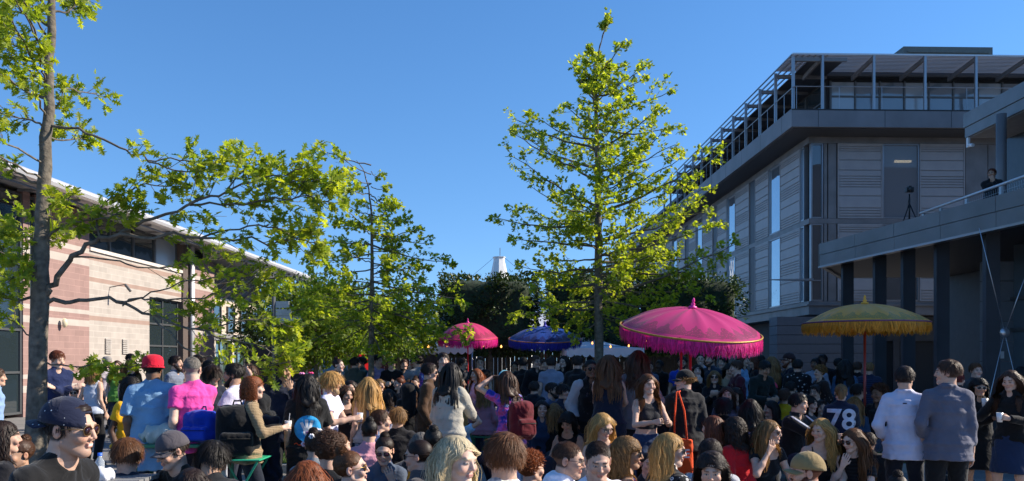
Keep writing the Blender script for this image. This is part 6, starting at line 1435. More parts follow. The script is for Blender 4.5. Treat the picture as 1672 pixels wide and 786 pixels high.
# -- standing, near
w33 = p(1478, 597, 166, "man in pale lilac blue shirt standing with his back turned", phi=180, head=(-6, 4), hair='short', hc='dark', top='shirt', tc='#c0c0d4', bot='jeans', bc='#141a28', la='pocket', ra='pocket', lean=1)
w34 = p(1548, 586, 172, "tall man in grey shirt, back turned, face in left profile", phi=192, head=(72, 0), skin='fair', hair='short', hc='brown', top='shirt', tc='#5c5c6a', bot='trousers', bc='#121316', la='pocket', ra='down', lean=1)
p(1597, 616, 142, "woman with black curls, white sunglasses and dark dress holding a cup", sex=F_, phi=10, head=(10, 4), skin='tan', hair='curly', hc='black', hl=.16, ex=[('sun', 'sun', '#1a1416', '#c8c4bc')], top='jacket', tc='#0d0d10', bot='skirt', bc='#0c0c0f', ra='cross', la='high', hold=[(1, "takeaway cup held by the woman in white sunglasses", 'cup', (.62,.58,.55))])
p(1648, 603, 150, "smiling woman with long brown hair in black jacket and denim skirt", sex=F_, phi=-20, head=(0, 12), skin='fair', hair='long', hc='brown', hl=.42, top='jacket', tc='#0b0b0d', bot='skirt', bc='#1c2c48', la='hold', ra='side', hold=[(1, "pale paper cup held by the smiling woman in denim skirt", 'cup', (.75,.73,.70))])
p(1592, 592, 104, "smiling fair haired man behind the grey shirted man", phi=30, skin='pale', hair='short', hc='mid', top='shirt', tc='#3a3c40')
p(1566, 606, 116, "person in dark coat with red scarf hidden behind the grey shirt", sex=F_, phi=150, hair='short', hc='red', top='coat', tc='#15161c')
p(1668, 598, 104, "black haired person in pink cardigan at the right frame edge", sex=F_, phi=180, hair='bob', hc='black', top='longs', tc='#a84a6a')
JERSEY = p(1375, 626, 128, "blonde with low ponytail in navy number 78 jersey, back view", sit=1, sex=F_, phi=182, head=(0, 8), hair='pony', hc='dblond', hl=.15, top='big', tc='#141d34', lean=6, la='fwd', ra='fwd')
TRACK = p(1302, 641, 132, "man in black track jacket with white sleeve stripes reaching right", sit=1, phi=62, head=(14, 5), skin='fair', hair='short', hc='black', top='jacket', tc='#0a0a0d', ra=(.05, -.50, -.12), la='reach', lean=8)
p(1322, 645, 118, "dark haired woman in grey top next to the track jacket", sit=1, sex=F_, phi=65, head=(0, 6), hair='bob', hc='black', top='longs', tc='#3a3d44')
p(1226, 650, 135, "woman with long black hair in lilac top, back view", sit=1, sex=F_, phi=175, hair='long', hc='black', hl=.34, wave=.01, top='longs', tc='#a797c8')
p(1257, 653, 112, "black haired woman with blunt fringe looking left", sit=1, sex=F_, phi=-30, head=(-30, 6), skin='fair', hair='bob', hc='black', hl=.2, top='tee', tc='#131318')
f44 = p(1118, 604, 148, "person in black flat cap and black jacket carrying orange tote", phi=195, head=(68, 2), skin='pale', hair='curlyshort', hc='dblond', ex=[('cap', '#101013')], top='jacket', tc='#15161a', bot='trousers', bc='#0f0f12', la='fwd', ra='relax')
p(1058, 609, 152, "smiling woman with long light brown hair and dark crop top", sex=F_, phi=30, head=(-6, 4), skin='fair', hair='long', hc='mid', hl=.30, wave=.01, top='crop', tc='#15161e', bot='jeans', bc='#1c3050', la='hold', ra='hold', smile=1)
p(1041, 571, 132, "woman with long brown hair in pale grey hoodie, back view", sex=F_, H=1.78, phi=190, head=(10, 6), hair='long', hc='brown', hl=.30, top='hoodie', tc='#77747a', bot='jeans', bc='#141a28', la='relax', ra='pocket')
f47 = p(994, 578, 137, "woman with long copper brown hair in navy gilet, back view", sex=F_, H=1.74, phi=172, head=(0, 5), skin='fair', hair='long', hc='mid', hl=.36, top='vest', tc='#131a2c', bot='jeans', bc='#3d4a66', la='fwd', ra='fwd')
BOMB = p(964, 581, 126, "woman in sunglasses and black bomber jacket with pale grey sleeves", sex=F_, phi=5, head=(12, 2), skin='brown', hair='bun', hc='black', hl=.08, ex=[('sun',)], top='jacket', tc='flowers:#0b0b0f:#3a3438', bot='jeans', bc='#18233a', la='pocket', ra='pocket')
p(944, 580, 92, "dark haired man in black coat behind the bomber jacket", phi=150, hair='short', hc='dark', top='coat', tc='#0d0e11', bot='jeans')
f50 = p(826, 605, 142, "long haired girl in tie dye tee and blue headband, hand on head", sex=F_, phi=-150, head=(-10, 18), skin='fair', hair='long', hc='brown', hl=.28, ex=[('band', '#6fb6cc')], top='tee', tc='tiedye:#1430a0:#a03a6a', bot='jeans', bc='#8aa0c0', la='head', ra='relax', lean=8)
p(737, 591, 148, "person with long black braids in cream cardigan, back view", sex=F_, H=1.72, phi=150, head=(0, 10), skin='deep', hair='braids', hc='black', hl=.34, top='cardigan', tc='#a8a294', bot='leggings', bc='#0d0d10', la='lap', ra='fwd', lean=7)
BRN = p(702, 592, 122, "man in brown jacket and sunglasses looking right", phi=85, head=(5, 5), skin='fair', hair='short', hc='dark', ex=[('sun',)], top='jacket', tc='#4a3320', bot='trousers', bc='#121216', la='pocket', ra='relax')
p(724, 575, 104, "short haired man whose face shows above the black braids", phi=5, skin='pale', hair='short', hc='dark', top='longs', tc='#4a3a30')
p(600, 614, 142, "woman with long golden blonde hair, back view", sex=F_, phi=-160, head=(-15, 5), skin='fair', hair='long', hc='blond', hl=.42, wave=.006, top='tank', tc='#8f949c', bot='jeans', bc='#6f86a8', la='relax', ra='hold')
p(542, 606, 148, "blond bearded man in white tee holding a cup with both hands", phi=72, head=(10, 8), skin='fair', hair='mop', hc='blond', hl=.12, ex=[('beard', '#9a8060', .02)], top='tee', tc='#dcd8ee', bot='jeans', bc='#1a2233', la='hold', ra='hold', lean=5, hold=[(1, "clear plastic cup held by the blond bearded man", 'cup', (.6,.6,.62))])
f56 = p(500, 609, 164, "woman with long black hair and pink flowers, printed black jacket", sex=F_, phi=184, head=(-4, 2), skin='fair', hair='long', hc='black', hl=.28, ex=[('flowers', ('#e08ab8', '#e0407a'), [(.055, .0, .135), (-.045, -.0, .14)], .030)], top='big', tc='#101113', bot='leggings', bc='#0c0c0e', la='relax', ra='hold')
p(414, 613, 170, "ginger curly haired woman in beige knitted top holding pink drink", sex=F_, phi=90, head=(10, 0), skin='pale', hair='curly', hc='ginger', hl=.06, wave=.014, top='longs', tc='knit:#9a8465:#7a664a', bot='jeans', bc='#151c2a', la='hold', ra='hold', hold=[(1, "plastic cup of pink drink held by the ginger haired woman", 'cup', (.75,.62,.65), (.75,.12,.22)), (-1, "clear cup with straw beside the pink drink", 'cup', (.62,.60,.58), (.45,.30,.18))])
p(466, 586, 140, "tall man in navy jacket with one hand over his mouth", phi=5, head=(-8, 10), skin='tan', hair='buzz', hc='brown', top='jacket', tc='#151d33', bot='trousers', bc='#101216', la='mouth', ra='cross')
f59 = p(381, 592, 152, "bearded man in white tee with backpack strap, facing left", phi=-110, head=(5, 4), skin='tan', hair='short', hc='black', ex=[('beard', 'black', .012)], top='tee', tc='#cfcbe0', bot='jeans', bc='#1a2233', la='hold', ra='hold', hold=[(-1, "small plastic cup held by the bearded man in white", 'cup', (.55,.55,.58))])
p(348, 596, 130, "long haired man in navy top looking down", phi=35, head=(5, 14), skin='pale', hair='mop', hc='dark', hl=.14, top='longs', tc='#141a2c')
p(313, 581, 166, "shaven headed man in bright pink tee, back turned", phi=-160, head=(-35, 2), skin='pale', hair='buzz', hc='grey', top='tee', tc='#e0489a', bot='jeans', bc='#222a38', la='relax', ra='mouth')
p(248, 574, 166, "man in long light blue shirt and crimson bucket hat, back view", phi=172, head=(0, 4), skin='brown', hair='afro', hc='black', hl=.03, ex=[('bucket', '#c0102c')], top='big', tc='#7599b8', bot='jeans', bc='#1f3350', la='relax', ra='relax')
p(217, 614, 158, "dark skinned woman in yellow tee with curly black hair", sex=F_, phi=35, head=(10, 4), skin='deep', hair='curly', hc='black', hl=.12, top='tee', tc='#e0a818', bot='jeans', bc='#1c3050', la='relax', ra='relax')
p(152, 594, 100, "slim blonde in white top and black trousers by the stone wall", sex=F_, phi=140, hair='bob', hc='dblond', top='tank', tc='#b4bccc', bot='trousers', bc='#0e0e12')
p(95, 572, 108, "young man in navy bomber jacket, arms folded, beside the trunk", phi=25, head=(15, 14), skin='pale', hair='short', hc='auburn', top='jacket', tc='#14224a', bot='trousers', bc='#0c0c10', la='cross', ra='cross')
p(122, 632, 74, "man in sunglasses sitting against the stone wall", sit=1, phi=-10, skin='fair', hair='short', hc='auburn', ex=[('sun',)], top='jacket', tc='#15151a')
p(104, 634, 74, "person in white top seated behind the navy bomber jacket", sit=1, sex=F_, phi=60, hair='bob', hc='auburn', top='tee', tc='#d0d0d4')
p(176, 582, 66, "woman in grey sun hat by the wall vents", sex=F_, phi=60, hair='bob', hc='dark', ex=[('bucket', '#8d8884')], top='tee', tc='#a8a0a8')
p(192, 588, 74, "long haired woman in sunglasses by the stone wall", sex=F_, phi=-10, hair='long', hc='brown', ex=[('sun',)], top='tee', tc='#5a8a3a')
p(214, 577, 68, "dark haired man in sunglasses turned right by the wall", phi=50, hair='short', hc='black', ex=[('sun',)], top='tee', tc='#1a1a1e')
p(215, 586, 80, "woman in sunglasses and black top left of crimson hat", sex=F_, phi=10, skin='fair', hair='long', hc='dblond', ex=[('sun',)], top='tee', tc='#121216')
p(-6, 600, 130, "man in pale blue shirt half cut by the left frame edge", phi=90, skin='fair', hair='short', hc='brown', top='shirt', tc='#7f9cc8')
p(288, 580, 96, "man with dark beard in grey checked shirt facing right", phi=60, skin='fair', hair='short', hc='dark', ex=[('beard', 'dark', .015)], top='shirt', tc='check:#50586a:#80889a')
p(326, 578, 100, "dark haired man in black tee looking right between hat and drinkers", phi=60, hair='mop', hc='dark', top='tee', tc='#16161a')
p(343, 587, 110, "man in glasses and dark shirt behind the long haired man", phi=40, skin='pale', hair='short', hc='black', ex=[('glasses',)], top='shirt', tc='#22242a')
p(406, 592, 104, "woman raising her arm in black vest behind the ginger hair", sex=F_, phi=-60, hair='long', hc='brown', top='tank', tc='#131318', la='head')
# -- middle distance, left and centre
p(553, 581, 92, "woman with tied dark red hair in black leather jacket", sex=F_, phi=60, skin='pale', hair='bun', hc='dark', hl=.06, top='jacket', tc='leather:#101014')
p(580, 583, 78, "man in grey green hooded top under the bright green trees", phi=150, head=(-30, 0), hair='short', hc='dark', top='hoodie', tc='#3a4038')
p(590, 582, 76, "person in teal jacket and light blue shirt facing left", phi=-60, hair='short', hc='dark', top='jacket', tc='#1a5560')
p(617, 579, 78, "man in lilac tee with bare arms by the light trunk", phi=50, skin='fair', hair='short', hc='dark', top='tee', tc='#9080a8', la='hold')
p(640, 582, 78, "man in black jumper, arms folded, facing the camera", phi=-5, skin='pale', hair='short', hc='dark', top='longs', tc='#0d0e14', bot='jeans', bc='#5a7aa8', la='cross', ra='hold')
BPM = p(681, 580, 78, "man in grey top with blue backpack, hand raised to face", phi=-140, head=(30, 0), hair='short', hc='dark', top='longs', tc='#80848e', la='cheek', ra='hold')
p(660, 586, 70, "man in dark coat by the marquee pole", phi=10, hair='short', hc='brown', top='coat', tc='#121318')
p(757, 585, 70, "man in navy tee left of the small parasol pole", phi=60, hair='short', hc='dark', top='tee', tc='#101522')
p(784, 582, 74, "young man in glasses and black tee near the small pink parasol", phi=0, skin='pale', hair='short', hc='brown', ex=[('glasses',)], top='tee', tc='#0c0d12')
p(777, 601, 88, "girl with long ginger hair in pale pink tee", sex=F_, phi=-60, skin='fair', hair='long', hc='ginger', top='tee', tc='#e0b0c0', sit=1)
p(752, 612, 90, "person with black hair and bare arms next to ginger girl", sex=F_, phi=90, skin='brown', hair='bun', hc='black', top='tank', tc='#6a2a24', sit=1)
p(790, 628, 96, "woman in dusty pink jumper with dark to blonde hair, seated", sex=F_, phi=175, hair='long', hc='dblond', hl=.22, top='longs', tc='#a8707a', sit=1)
p(757, 665, 125, "blonde child in light blue tee with raised elbow", sex=F_, H=1.5, phi=110, skin='fair', hair='long', hc='blond', hl=.18, top='tee', tc='#9fc4dc', sit=1, ra='head')
p(855, 583, 80, "man in black tee and jeans, hand in pocket, shaded", phi=150, hair='short', hc='black', top='tee', tc='#0c0d10', bot='jeans', bc='#141c2c', la='pocket')
p(875, 580, 82, "man in glasses, white shirt and open black jacket", phi=40, skin='fair', hair='short', hc='brown', ex=[('glasses',)], top='jacket', tc='#0d0e12', la='hold')
p(900, 582, 84, "man in plain grey tee seen from behind near the blue parasol", phi=178, hair='short', hc='dark', top='tee', tc='#7c8090', bot='jeans')
p(888, 586, 76, "person in white shirt just behind the grey tee", phi=20, hair='short', hc='brown', top='shirt', tc='#aab4c8')
p(920, 580, 80, "long dark haired woman in glasses and black coat", sex=F_, phi=-30, skin='pale', hair='long', hc='black', ex=[('glasses',)], top='coat', tc='#0b0b0f', ra='cheek')
p(840, 590, 70, "man in black shirt deep in the shade of the clipped tree", phi=10, hair='short', hc='black', skin='olive', top='longs', tc='#0b0c10')
p(873, 622, 92, "person in navy hoodie seated below the white shirted man", sit=1, phi=150, hair='short', hc='dark', top='hoodie', tc='#10141f')
p(902, 624, 100, "man with glasses and beard in grey blue tee, seated", sit=1, phi=60, skin='fair', hair='short', hc='dark', ex=[('glasses',), ('beard', 'dark', .01)], top='tee', tc='#56607a')
p(920, 626, 102, "young man with dark fringe in patterned dark shirt, seated", sit=1, phi=40, skin='fair', hair='mop', hc='dark', top='shirt', tc='#1c2030')
p(885, 652, 122, "smiling woman with long dark hair and sunglasses on her head", sit=1, sex=F_, phi=5, skin='fair', hair='long', hc='dark', hl=.32, top='jacket', tc='#20344e', smile=1)
p(905, 657, 122, "woman with dark blonde hair in black jacket, back view", sit=1, sex=F_, phi=180, hair='long', hc='dblond', hl=.22, top='jacket', tc='#0c0c10')
p(930, 657, 118, "person with dark bun behind the black curly haired woman", sit=1, sex=F_, phi=170, hair='bun', hc='dark', top='tee', tc='#15151a')
p(926, 672, 132, "woman with big black curls looking down at her phone", sit=1, sex=F_, phi=-20, head=(0, 25), skin='tan', hair='curly', hc='black', hl=.20, top='tank', tc='#0c0c10', la='hold', ra='phone', lean=10)
p(1012, 664, 118, "person with long dark red hair in grey top behind blonde woman", sit=1, sex=F_, phi=180, hair='long', hc='red', hl=.34, top='longs', tc='#3a3c44')
p(573, 620, 118, "young woman with dark hair smiling between the drinkers", sex=F_, phi=0, skin='fair', hair='long', hc='dark', top='tank', tc='#2a1418', sit=1, smile=1)
p(591, 622, 110, "woman in black behind the golden hair, seated", sit=1, sex=F_, phi=-30, skin='fair', hair='long', hc='dark', top='longs', tc='#121216')
p(566, 628, 122, "woman with brown hair in patterned dress looking down at left", sit=1, sex=F_, phi=30, head=(0, 15), hair='long', hc='brown', top='tank', tc='flowers:#3a2018:#a08060')
p(634, 634, 105, "woman in white tee with dark hair behind golden hair", sit=1, sex=F_, phi=170, hair='bob', hc='dark', top='tee', tc='#cfcbdc')
p(620, 618, 90, "fair haired person with sunglasses on head, centre left", sit=1, sex=F_, phi=40, hair='bob', hc='dblond', top='tee', tc='#20222a')
p(652, 612, 92, "woman with hair piled in a bun, seated in the shade", sit=1, sex=F_, phi=-70, hair='bun', hc='auburn', top='longs', tc='#231f20')
p(668, 620, 112, "woman with long wavy brown hair in black coat, seated", sit=1, sex=F_, phi=-150, hair='long', hc='mid', hl=.36, wave=.012, top='coat', tc='#0b0b0e')
p(678, 612, 88, "woman with brown hair looking over the wavy haired woman", sit=1, sex=F_, phi=-10, hair='bun', hc='brown', top='tee', tc='#2a2c34')
p(622, 668, 145, "boy with short brown hair in light shirt behind the pink blouse", sit=1, phi=100, hair='short', hc='brown', top='tee', tc='#9aa6c0')
p(649, 664, 138, "sandy haired head between boy and brown jacket", sit=1, phi=170, hair='mop', hc='dblond', top='tee', tc='#14141a')
p(486, 618, 110, "dark head behind the pink flowers", sex=F_, phi=20, hair='bob', hc='dark', top='tee', tc='#1a1a20', sit=1)
# -- middle distance, right
p(1060, 590, 74, "person in blue checked shirt behind the hooded woman", phi=20, hair='short', hc='dark', top='shirt', tc='check:#2a3450:#6a7488')
p(1076, 588, 72, "dark skinned man in black near the green gap", phi=-30, skin='deep', hair='short', hc='black', top='tee', tc='#0c0c10')
p(1113, 581, 84, "bearded man in royal blue tee between the red poles", phi=0, skin='tan', hair='short', hc='black', ex=[('beard', 'dark', .01)], top='tee', tc='#143a9c')
p(1143, 573, 78, "laughing woman in loose white blouse under the pink fringe", sex=F_, phi=0, skin='fair', hair='bun', hc='dark', hl=.05, top='blouse', tc='#b8b4c4', smile=1, la='hold')
p(1160, 576, 82, "bearded man in navy gilet and grey sleeves looking left", phi=-45, skin='fair', hair='short', hc='brown', ex=[('beard', 'brown', .01)], top='jacket', tc='#222c3c')
p(1138, 594, 92, "woman with dark hair covering her mouth, black top", sex=F_, phi=5, skin='pale', hair='long', hc='dark', hl=.2, top='longs', tc='#0b0b0f', la='mouth')
p(1180, 582, 78, "dark haired person in black and red checked shirt", phi=-40, hair='short', hc='black', top='shirt', tc='check:#5a1014:#141014')
p(1166, 604, 96, "blonde woman in round sunglasses and black jacket holding phone", sex=F_, phi=0, skin='fair', hair='bob', hc='dblond', ex=[('sun',)], top='jacket', tc='#0d0d12', la='phone', ra='phone', sit=1)
p(1190, 593, 92, "woman in beige jumper looking down at a phone", sex=F_, phi=10, head=(0, 14), skin='fair', hair='bob', hc='black', top='longs', tc='#9a8a70', la='phone', ra='hold')
p(1202, 588, 94, "man in maroon tee turned left", phi=-70, head=(-10, 8), skin='pale', hair='short', hc='brown', top='tee', tc='#4a1220', ra='hold', la='hold')
p(1214, 578, 80, "woman with brown hair in light blue top near the boarded wall", sex=F_, phi=70, hair='bob', hc='brown', top='longs', tc='#7aa0c0')
p(1231, 582, 74, "auburn haired person facing left by the dark doorway", sex=F_, phi=-80, hair='bob', hc='auburn', top='longs', tc='#14161c')
p(1243, 579, 74, "black haired person at the edge of the dark doorway", phi=170, hair='short', hc='black', top='coat', tc='#0d0e14')
p(1246, 588, 100, "man in dark green jacket and white shirt bending forward", phi=40, head=(0, 30), skin='tan', hair='short', hc='black', top='jacket', tc='#0f1f1e', lean=16, la='hold', ra='hold')
p(1261, 581, 88, "woman with very long wavy blonde hair, back view by doorway", sex=F_, phi=175, hair='long', hc='dblond', hl=.40, wave=.012, top='longs', tc='#252a36')
p(1287, 576, 88, "bearded man in dark cap drinking, facing left", phi=-70, skin='fair', hair='short', hc='auburn', ex=[('cap', '#2a1a1c'), ('beard', 'auburn', .012)], top='tee', tc='#141a2a', ra='mouth')
p(1303, 586, 90, "black haired person in black shirt with white flowers", phi=175, hair='short', hc='black', top='blouse', tc='flowers:#0c0c10:#b0aaa8')
p(1331, 584, 82, "person in white hooded top by the wing's first column", phi=-30, skin='brown', hair='short', hc='black', top='hoodie', tc='#8a90a0')
p(1342, 578, 80, "tall dark skinned man in black jacket under the wing", phi=-10, skin='deep', hair='short', hc='black', top='jacket', tc='#0c0d12')
p(1338, 597, 92, "fair haired woman in brown flowered blouse facing left", sex=F_, phi=-60, skin='fair', hair='curlyshort', hc='dblond', top='blouse', tc='flowers:#2a1c18:#8a6a5a', ra='hold')
p(1381, 586, 92, "woman with long black hair in denim blue shirt, back view", sex=F_, phi=178, hair='long', hc='black', hl=.3, top='longs', tc='#3a5878')
p(1370, 584, 80, "dark haired person beyond the denim blue shirt", phi=170, hair='short', hc='black', top='coat', tc='#0e1016')
p(1401, 590, 82, "grey brown haired person in black left of the yellow parasol pole", phi=170, hair='short', hc='brown', top='coat', tc='#0f1016')
p(1420, 591, 86, "fair short haired person in navy striped top, back view", phi=178, hair='short', hc='dblond', top='tee', tc='stripe:#14182a:#2c3450', bot='trousers', bc='#6a707c')
p(1186, 630, 118, "woman with brown hair in grey sweatshirt facing the camera", sit=1, sex=F_, phi=0, skin='fair', hair='long', hc='brown', hl=.24, top='longs', tc='#4c5466')
p(1200, 632, 108, "woman with dark wavy bob next to grey sweatshirt", sit=1, sex=F_, phi=-20, skin='fair', hair='bob', hc='dark', top='longs', tc='#4a3c34')
p(1182, 648, 125, "dark haired person in black blocking the grey sweatshirt", sit=1, phi=178, hair='mop', hc='black', hl=.12, top='longs', tc='#0d0d11')
p(1086, 646, 120, "woman with brown hair sipping a drink behind the tote", sit=1, sex=F_, phi=20, head=(0, 8), skin='fair', hair='long', hc='brown', hl=.24, top='longs', tc='#121217', la='mouth')
p(1104, 629, 105, "man's face peeking left of the black flat cap jacket", sit=1, phi=-20, skin='tan', hair='short', hc='dark', top='tee', tc='#101014')
p(1262, 624, 92, "person in red baseball cap and blue top, seated back view", sit=1, phi=170, hair='short', hc='dark', ex=[('cap', '#c82a48', True)], top='tee', tc='#2a4058')
p(1281, 634, 100, "person in yellow tee with brown hair, seated back view", sit=1, phi=170, hair='mop', hc='brown', top='tee', tc='#b89a14')
p(1292, 622, 92, "dark haired person leaning over behind the yellow tee", sit=1, phi=150, hair='short', hc='black', top='longs', tc='#1a2238')
p(1331, 628, 98, "man in glasses and navy tee near the jersey wearer", sit=1, phi=-30, skin='fair', hair='short', hc='dark', ex=[('glasses',)], top='tee', tc='#16254a')
p(1341, 652, 112, "woman with straight brown hair between jacket and jersey", sit=1, sex=F_, phi=10, skin='fair', hair='long', hc='dark', hl=.2, top='tee', tc='#2a2e38')
p(1396, 646, 115, "blonde haired woman in denim shirt right of the jersey", sit=1, sex=F_, phi=175, hair='long', hc='dblond', hl=.26, top='longs', tc='#2a4460')
p(1402, 626, 98, "dark haired person in black beside the yellow parasol pole", sit=1, phi=90, hair='mop', hc='dark', top='longs', tc='#0e0f14')
p(1434, 628, 116, "brown curly haired man in dark coat and red scarf", sit=1, phi=-40, skin='brown', hair='curlyshort', hc='brown', top='coat', tc='#12131a')
p(1040, 690, 112, "shaded woman low behind the crop top girl", sit=1, sex=F_, phi=60, hair='long', hc='dark', top='tee', tc='#15151a')
p(1238, 700, 150, "dark head behind the red top", sit=1, sex=F_, phi=180, hair='bob', hc='black', top='longs', tc='#101014')
p(1420, 705, 135, "person in black coat kneeling behind wavy brown hair", sit=1, phi=170, hair='short', hc='dark', top='coat', tc='#0e0f13')
# on the deck
fb = person("man leaning behind the deck rail with folded arms, lit hair", 11.65, 20.1, 67, 1.80, phi=-35, head=(-10, 0), skin='tan', hair='short', hc='auburn', top='jacket', tc='#14161a', la='mouth', ra='cross', group=GP, base=4.58)
# ------------------------------------------------------------------ prints on clothes
def text_polys(txt):
    cu = bpy.data.curves.new("t", 'FONT'); cu.body = txt; cu.size = 1; cu.align_x = 'CENTER'; cu.align_y = 'CENTER'; cu.offset = .02
    o = bpy.data.objects.new("t", cu); COL.objects.link(o); dg = bpy.context.evaluated_depsgraph_get(); me = bpy.data.meshes.new_from_object(o.evaluated_get(dg)); out = [[(me.vertices[i].co.x, me.vertices[i].co.y) for i in pl.vertices] for pl in me.polygons]
    bpy.data.objects.remove(o); bpy.data.curves.remove(cu); bpy.data.meshes.remove(me); return out
FIG = {o['label']: o for o in bpy.data.objects if o.get('category') == 'person'}
decal(JERSEY, text_polys("78"), JERSEY.N[2] - .20*JERSEY.k, .36, 1, '#c9cbd6', "number_print")
def disc(r, n=28, cx=0, cz=0): return [[(cx + r*math.cos(2*math.pi*i/n), cz + r*math.sin(2*math.pi*i/n)) for i in range(n)]]
zc = f56.N[2] - .28
decal(f56, disc(.13), zc, 1.0, 1, '#2a8fc4', "round_print")
hand = disc(.045, 14, 0, -.03) + [[(x0 + dx*math.cos(a) - .014*math.sin(a), z0 + dx*math.sin(a) + .014*math.cos(a)) if q < 2 else (x0 + dx*math.cos(a) + .014*math.sin(a), z0 + dx*math.sin(a) - .014*math.cos(a)) for q, dx in enumerate((0, l, l, 0))] for x0, z0, a, l in ((-.03, -.01, 2.0, .08), (-.008, .0, 1.65, .09), (.018, .0, 1.3, .085), (.03, -.03, .35, .075))]
decal(f56, hand, zc, 1.0, 1, '#c8cacc', "hand_print", eps=.007)
sq = [[(-.13 + i*.02, -.155 + .012*math.sin(i*1.9)), (-.11 + i*.02, -.155 + .012*math.sin((i+1)*1.9)), (-.11 + i*.02, -.143 + .012*math.sin((i+1)*1.9)), (-.13 + i*.02, -.143 + .012*math.sin(i*1.9))] for i in range(13)]
decal(f56, sq, zc, 1.0, 1, '#c0401c', "script_print", eps=.007)
decal(w33, [[(-.018, -.004), (.018, -.004), (.018, .006), (-.018, .006)]], w33.N[2] - .09, 1.0, 1, '#141a3a', "collar_tab")
# stripes down the track jacket sleeves
for sg in (1, -1):
    S_, e, w_ = TRACK.arms[sg][:3]
    for q in (-1, 0, 1):
        b = MB(); up = v3(0, 0, 1); lat = nrm(np.cross(e - S_, up)); 
        off0 = nrm(np.cross(nrm(e - S_), lat)); off0 = off0 if off0[2] > 0 else -off0; of1 = nrm(up - nrm(w_ - e)*(nrm(w_-e) @ up)); l1 = nrm(np.cross(nrm(w_-e), of1))
        pts = [S_ + off0*.082 + lat*q*.02, (S_+e)/2 + off0*.078 + lat*q*.02, e*.9 + S_*.1 + off0*.074 + lat*q*.02, e*.85 + w_*.15 + of1*.070 + l1*q*.018, (e+w_)/2 + of1*.063 + l1*q*.018, e*.08 + w_*.92 + of1*.056 + l1*q*.018]
        b.tube(pts, .006, 5); b.build("sleeve_stripe", cloth('#d6d8de'), TRACK.root, True)
# bomber sleeves in pale grey, cuffs
for sg in (1, -1):
    S_, e, w_ = BOMB.arms[sg][:3]; k = BOMB.k
    V, Q = mesh_sdf([('rc', S_, e, .088*k, .082*k, .03), ('fc', e, e + (w_-e)*.93, .082*k, .062*k, .02)], .012, wr=.006, seed=3); link("sleeve", np_mesh("sleeve", V, Q), BOMB.root, cloth('#a2a0a4'))

# ------------------------------------------------------------------ bags
def bag_mesh(parts, cell, seed=1): return mesh_sdf(parts, cell, wr=.006, seed=seed)
def backpack(name, label, loc, rotz, col, w=.15, h=.23, d=.09, patt=None, lean=0, detail='#101010', parent_f=None):
    t = thing(name, label, "backpack", loc, rotz); Mx = np.array(Matrix.Rotation(R(lean), 3, 'X'))
    P = [('bx', Mx @ v3(0, 0, h), v3(w, d, h), Mx, .075, .03), ('bx', Mx @ v3(0, -d - .02, h*.62), v3(w*.78, .045, h*.45), Mx, .035, .012)] + [('el', Mx @ v3(sx*w*.55, -d*.3, h*zz_), (w*.55, d*1.05, h*.5), Mx, .03) for sx, zz_ in ((-1, .5), (1, .45), (.1, 1.55))]
    V, Q = bag_mesh(P, .012, len(label)); link("bag_body", np_mesh("bag_body", V, Q), t, cloth(patt or col))
    b = MB(); T_ = lambda x, y, z: tuple(Mx @ v3(x, y, z))
    b.tube([T_(-w*.95, -d*.4, h*1.25), T_(-w*.8, -d*.5, h*1.85), T_(0, -d*.5, h*2.0), T_(w*.8, -d*.5, h*1.85), T_(w*.95, -d*.4, h*1.25)], .006, 6); b.tube([T_(-w*.7, -d-.068, h*.86), T_(w*.7, -d-.068, h*.86)], .005, 6); b.build("zip", cloth(detail), t, True)
    b = MB(); b.tube([T_(-.04, d*.2, h*2), T_(-.03, d*.3, h*2+.04), T_(.03, d*.3, h*2+.04), T_(.04, d*.2, h*2)], .009, 6)
    for sx in (-1, 1): b.tube([T_(sx*w*.45, d, h*1.85), T_(sx*w*.6, d+.05, h*1.4), T_(sx*w*.65, d+.05, h*.7), T_(sx*w*.7, d, h*.15)], .014, 6)
    b.build("strap", cloth(detail), t, True); return t
def worn(f, name, label, col, **k):      # on the back of a figure
    q = f.N - f.fw*(.13 + .09) - f.u*k.pop('drop', .50)*f.k; return backpack(name, label, wpt(f, q), R(f.phi) + math.pi, col, **k)
worn(f50, "backpack", "dark red backpack worn by the girl in tie dye", '#5a0a18', w=.14, h=.21, drop=.60)
worn(f59, "backpack", "small black backpack on the bearded man in white", '#101114', w=.13, h=.2)
for o, lab, c, pt in ((BPM, "blue patterned backpack on the man with raised hand", '#1a3a7a', 'tiedye:#16306a:#3a5a9a'), (BRN, "black backpack on the man in brown jacket", '#0c0c0f', None)): worn(o, "backpack", lab, c, patt=pt)
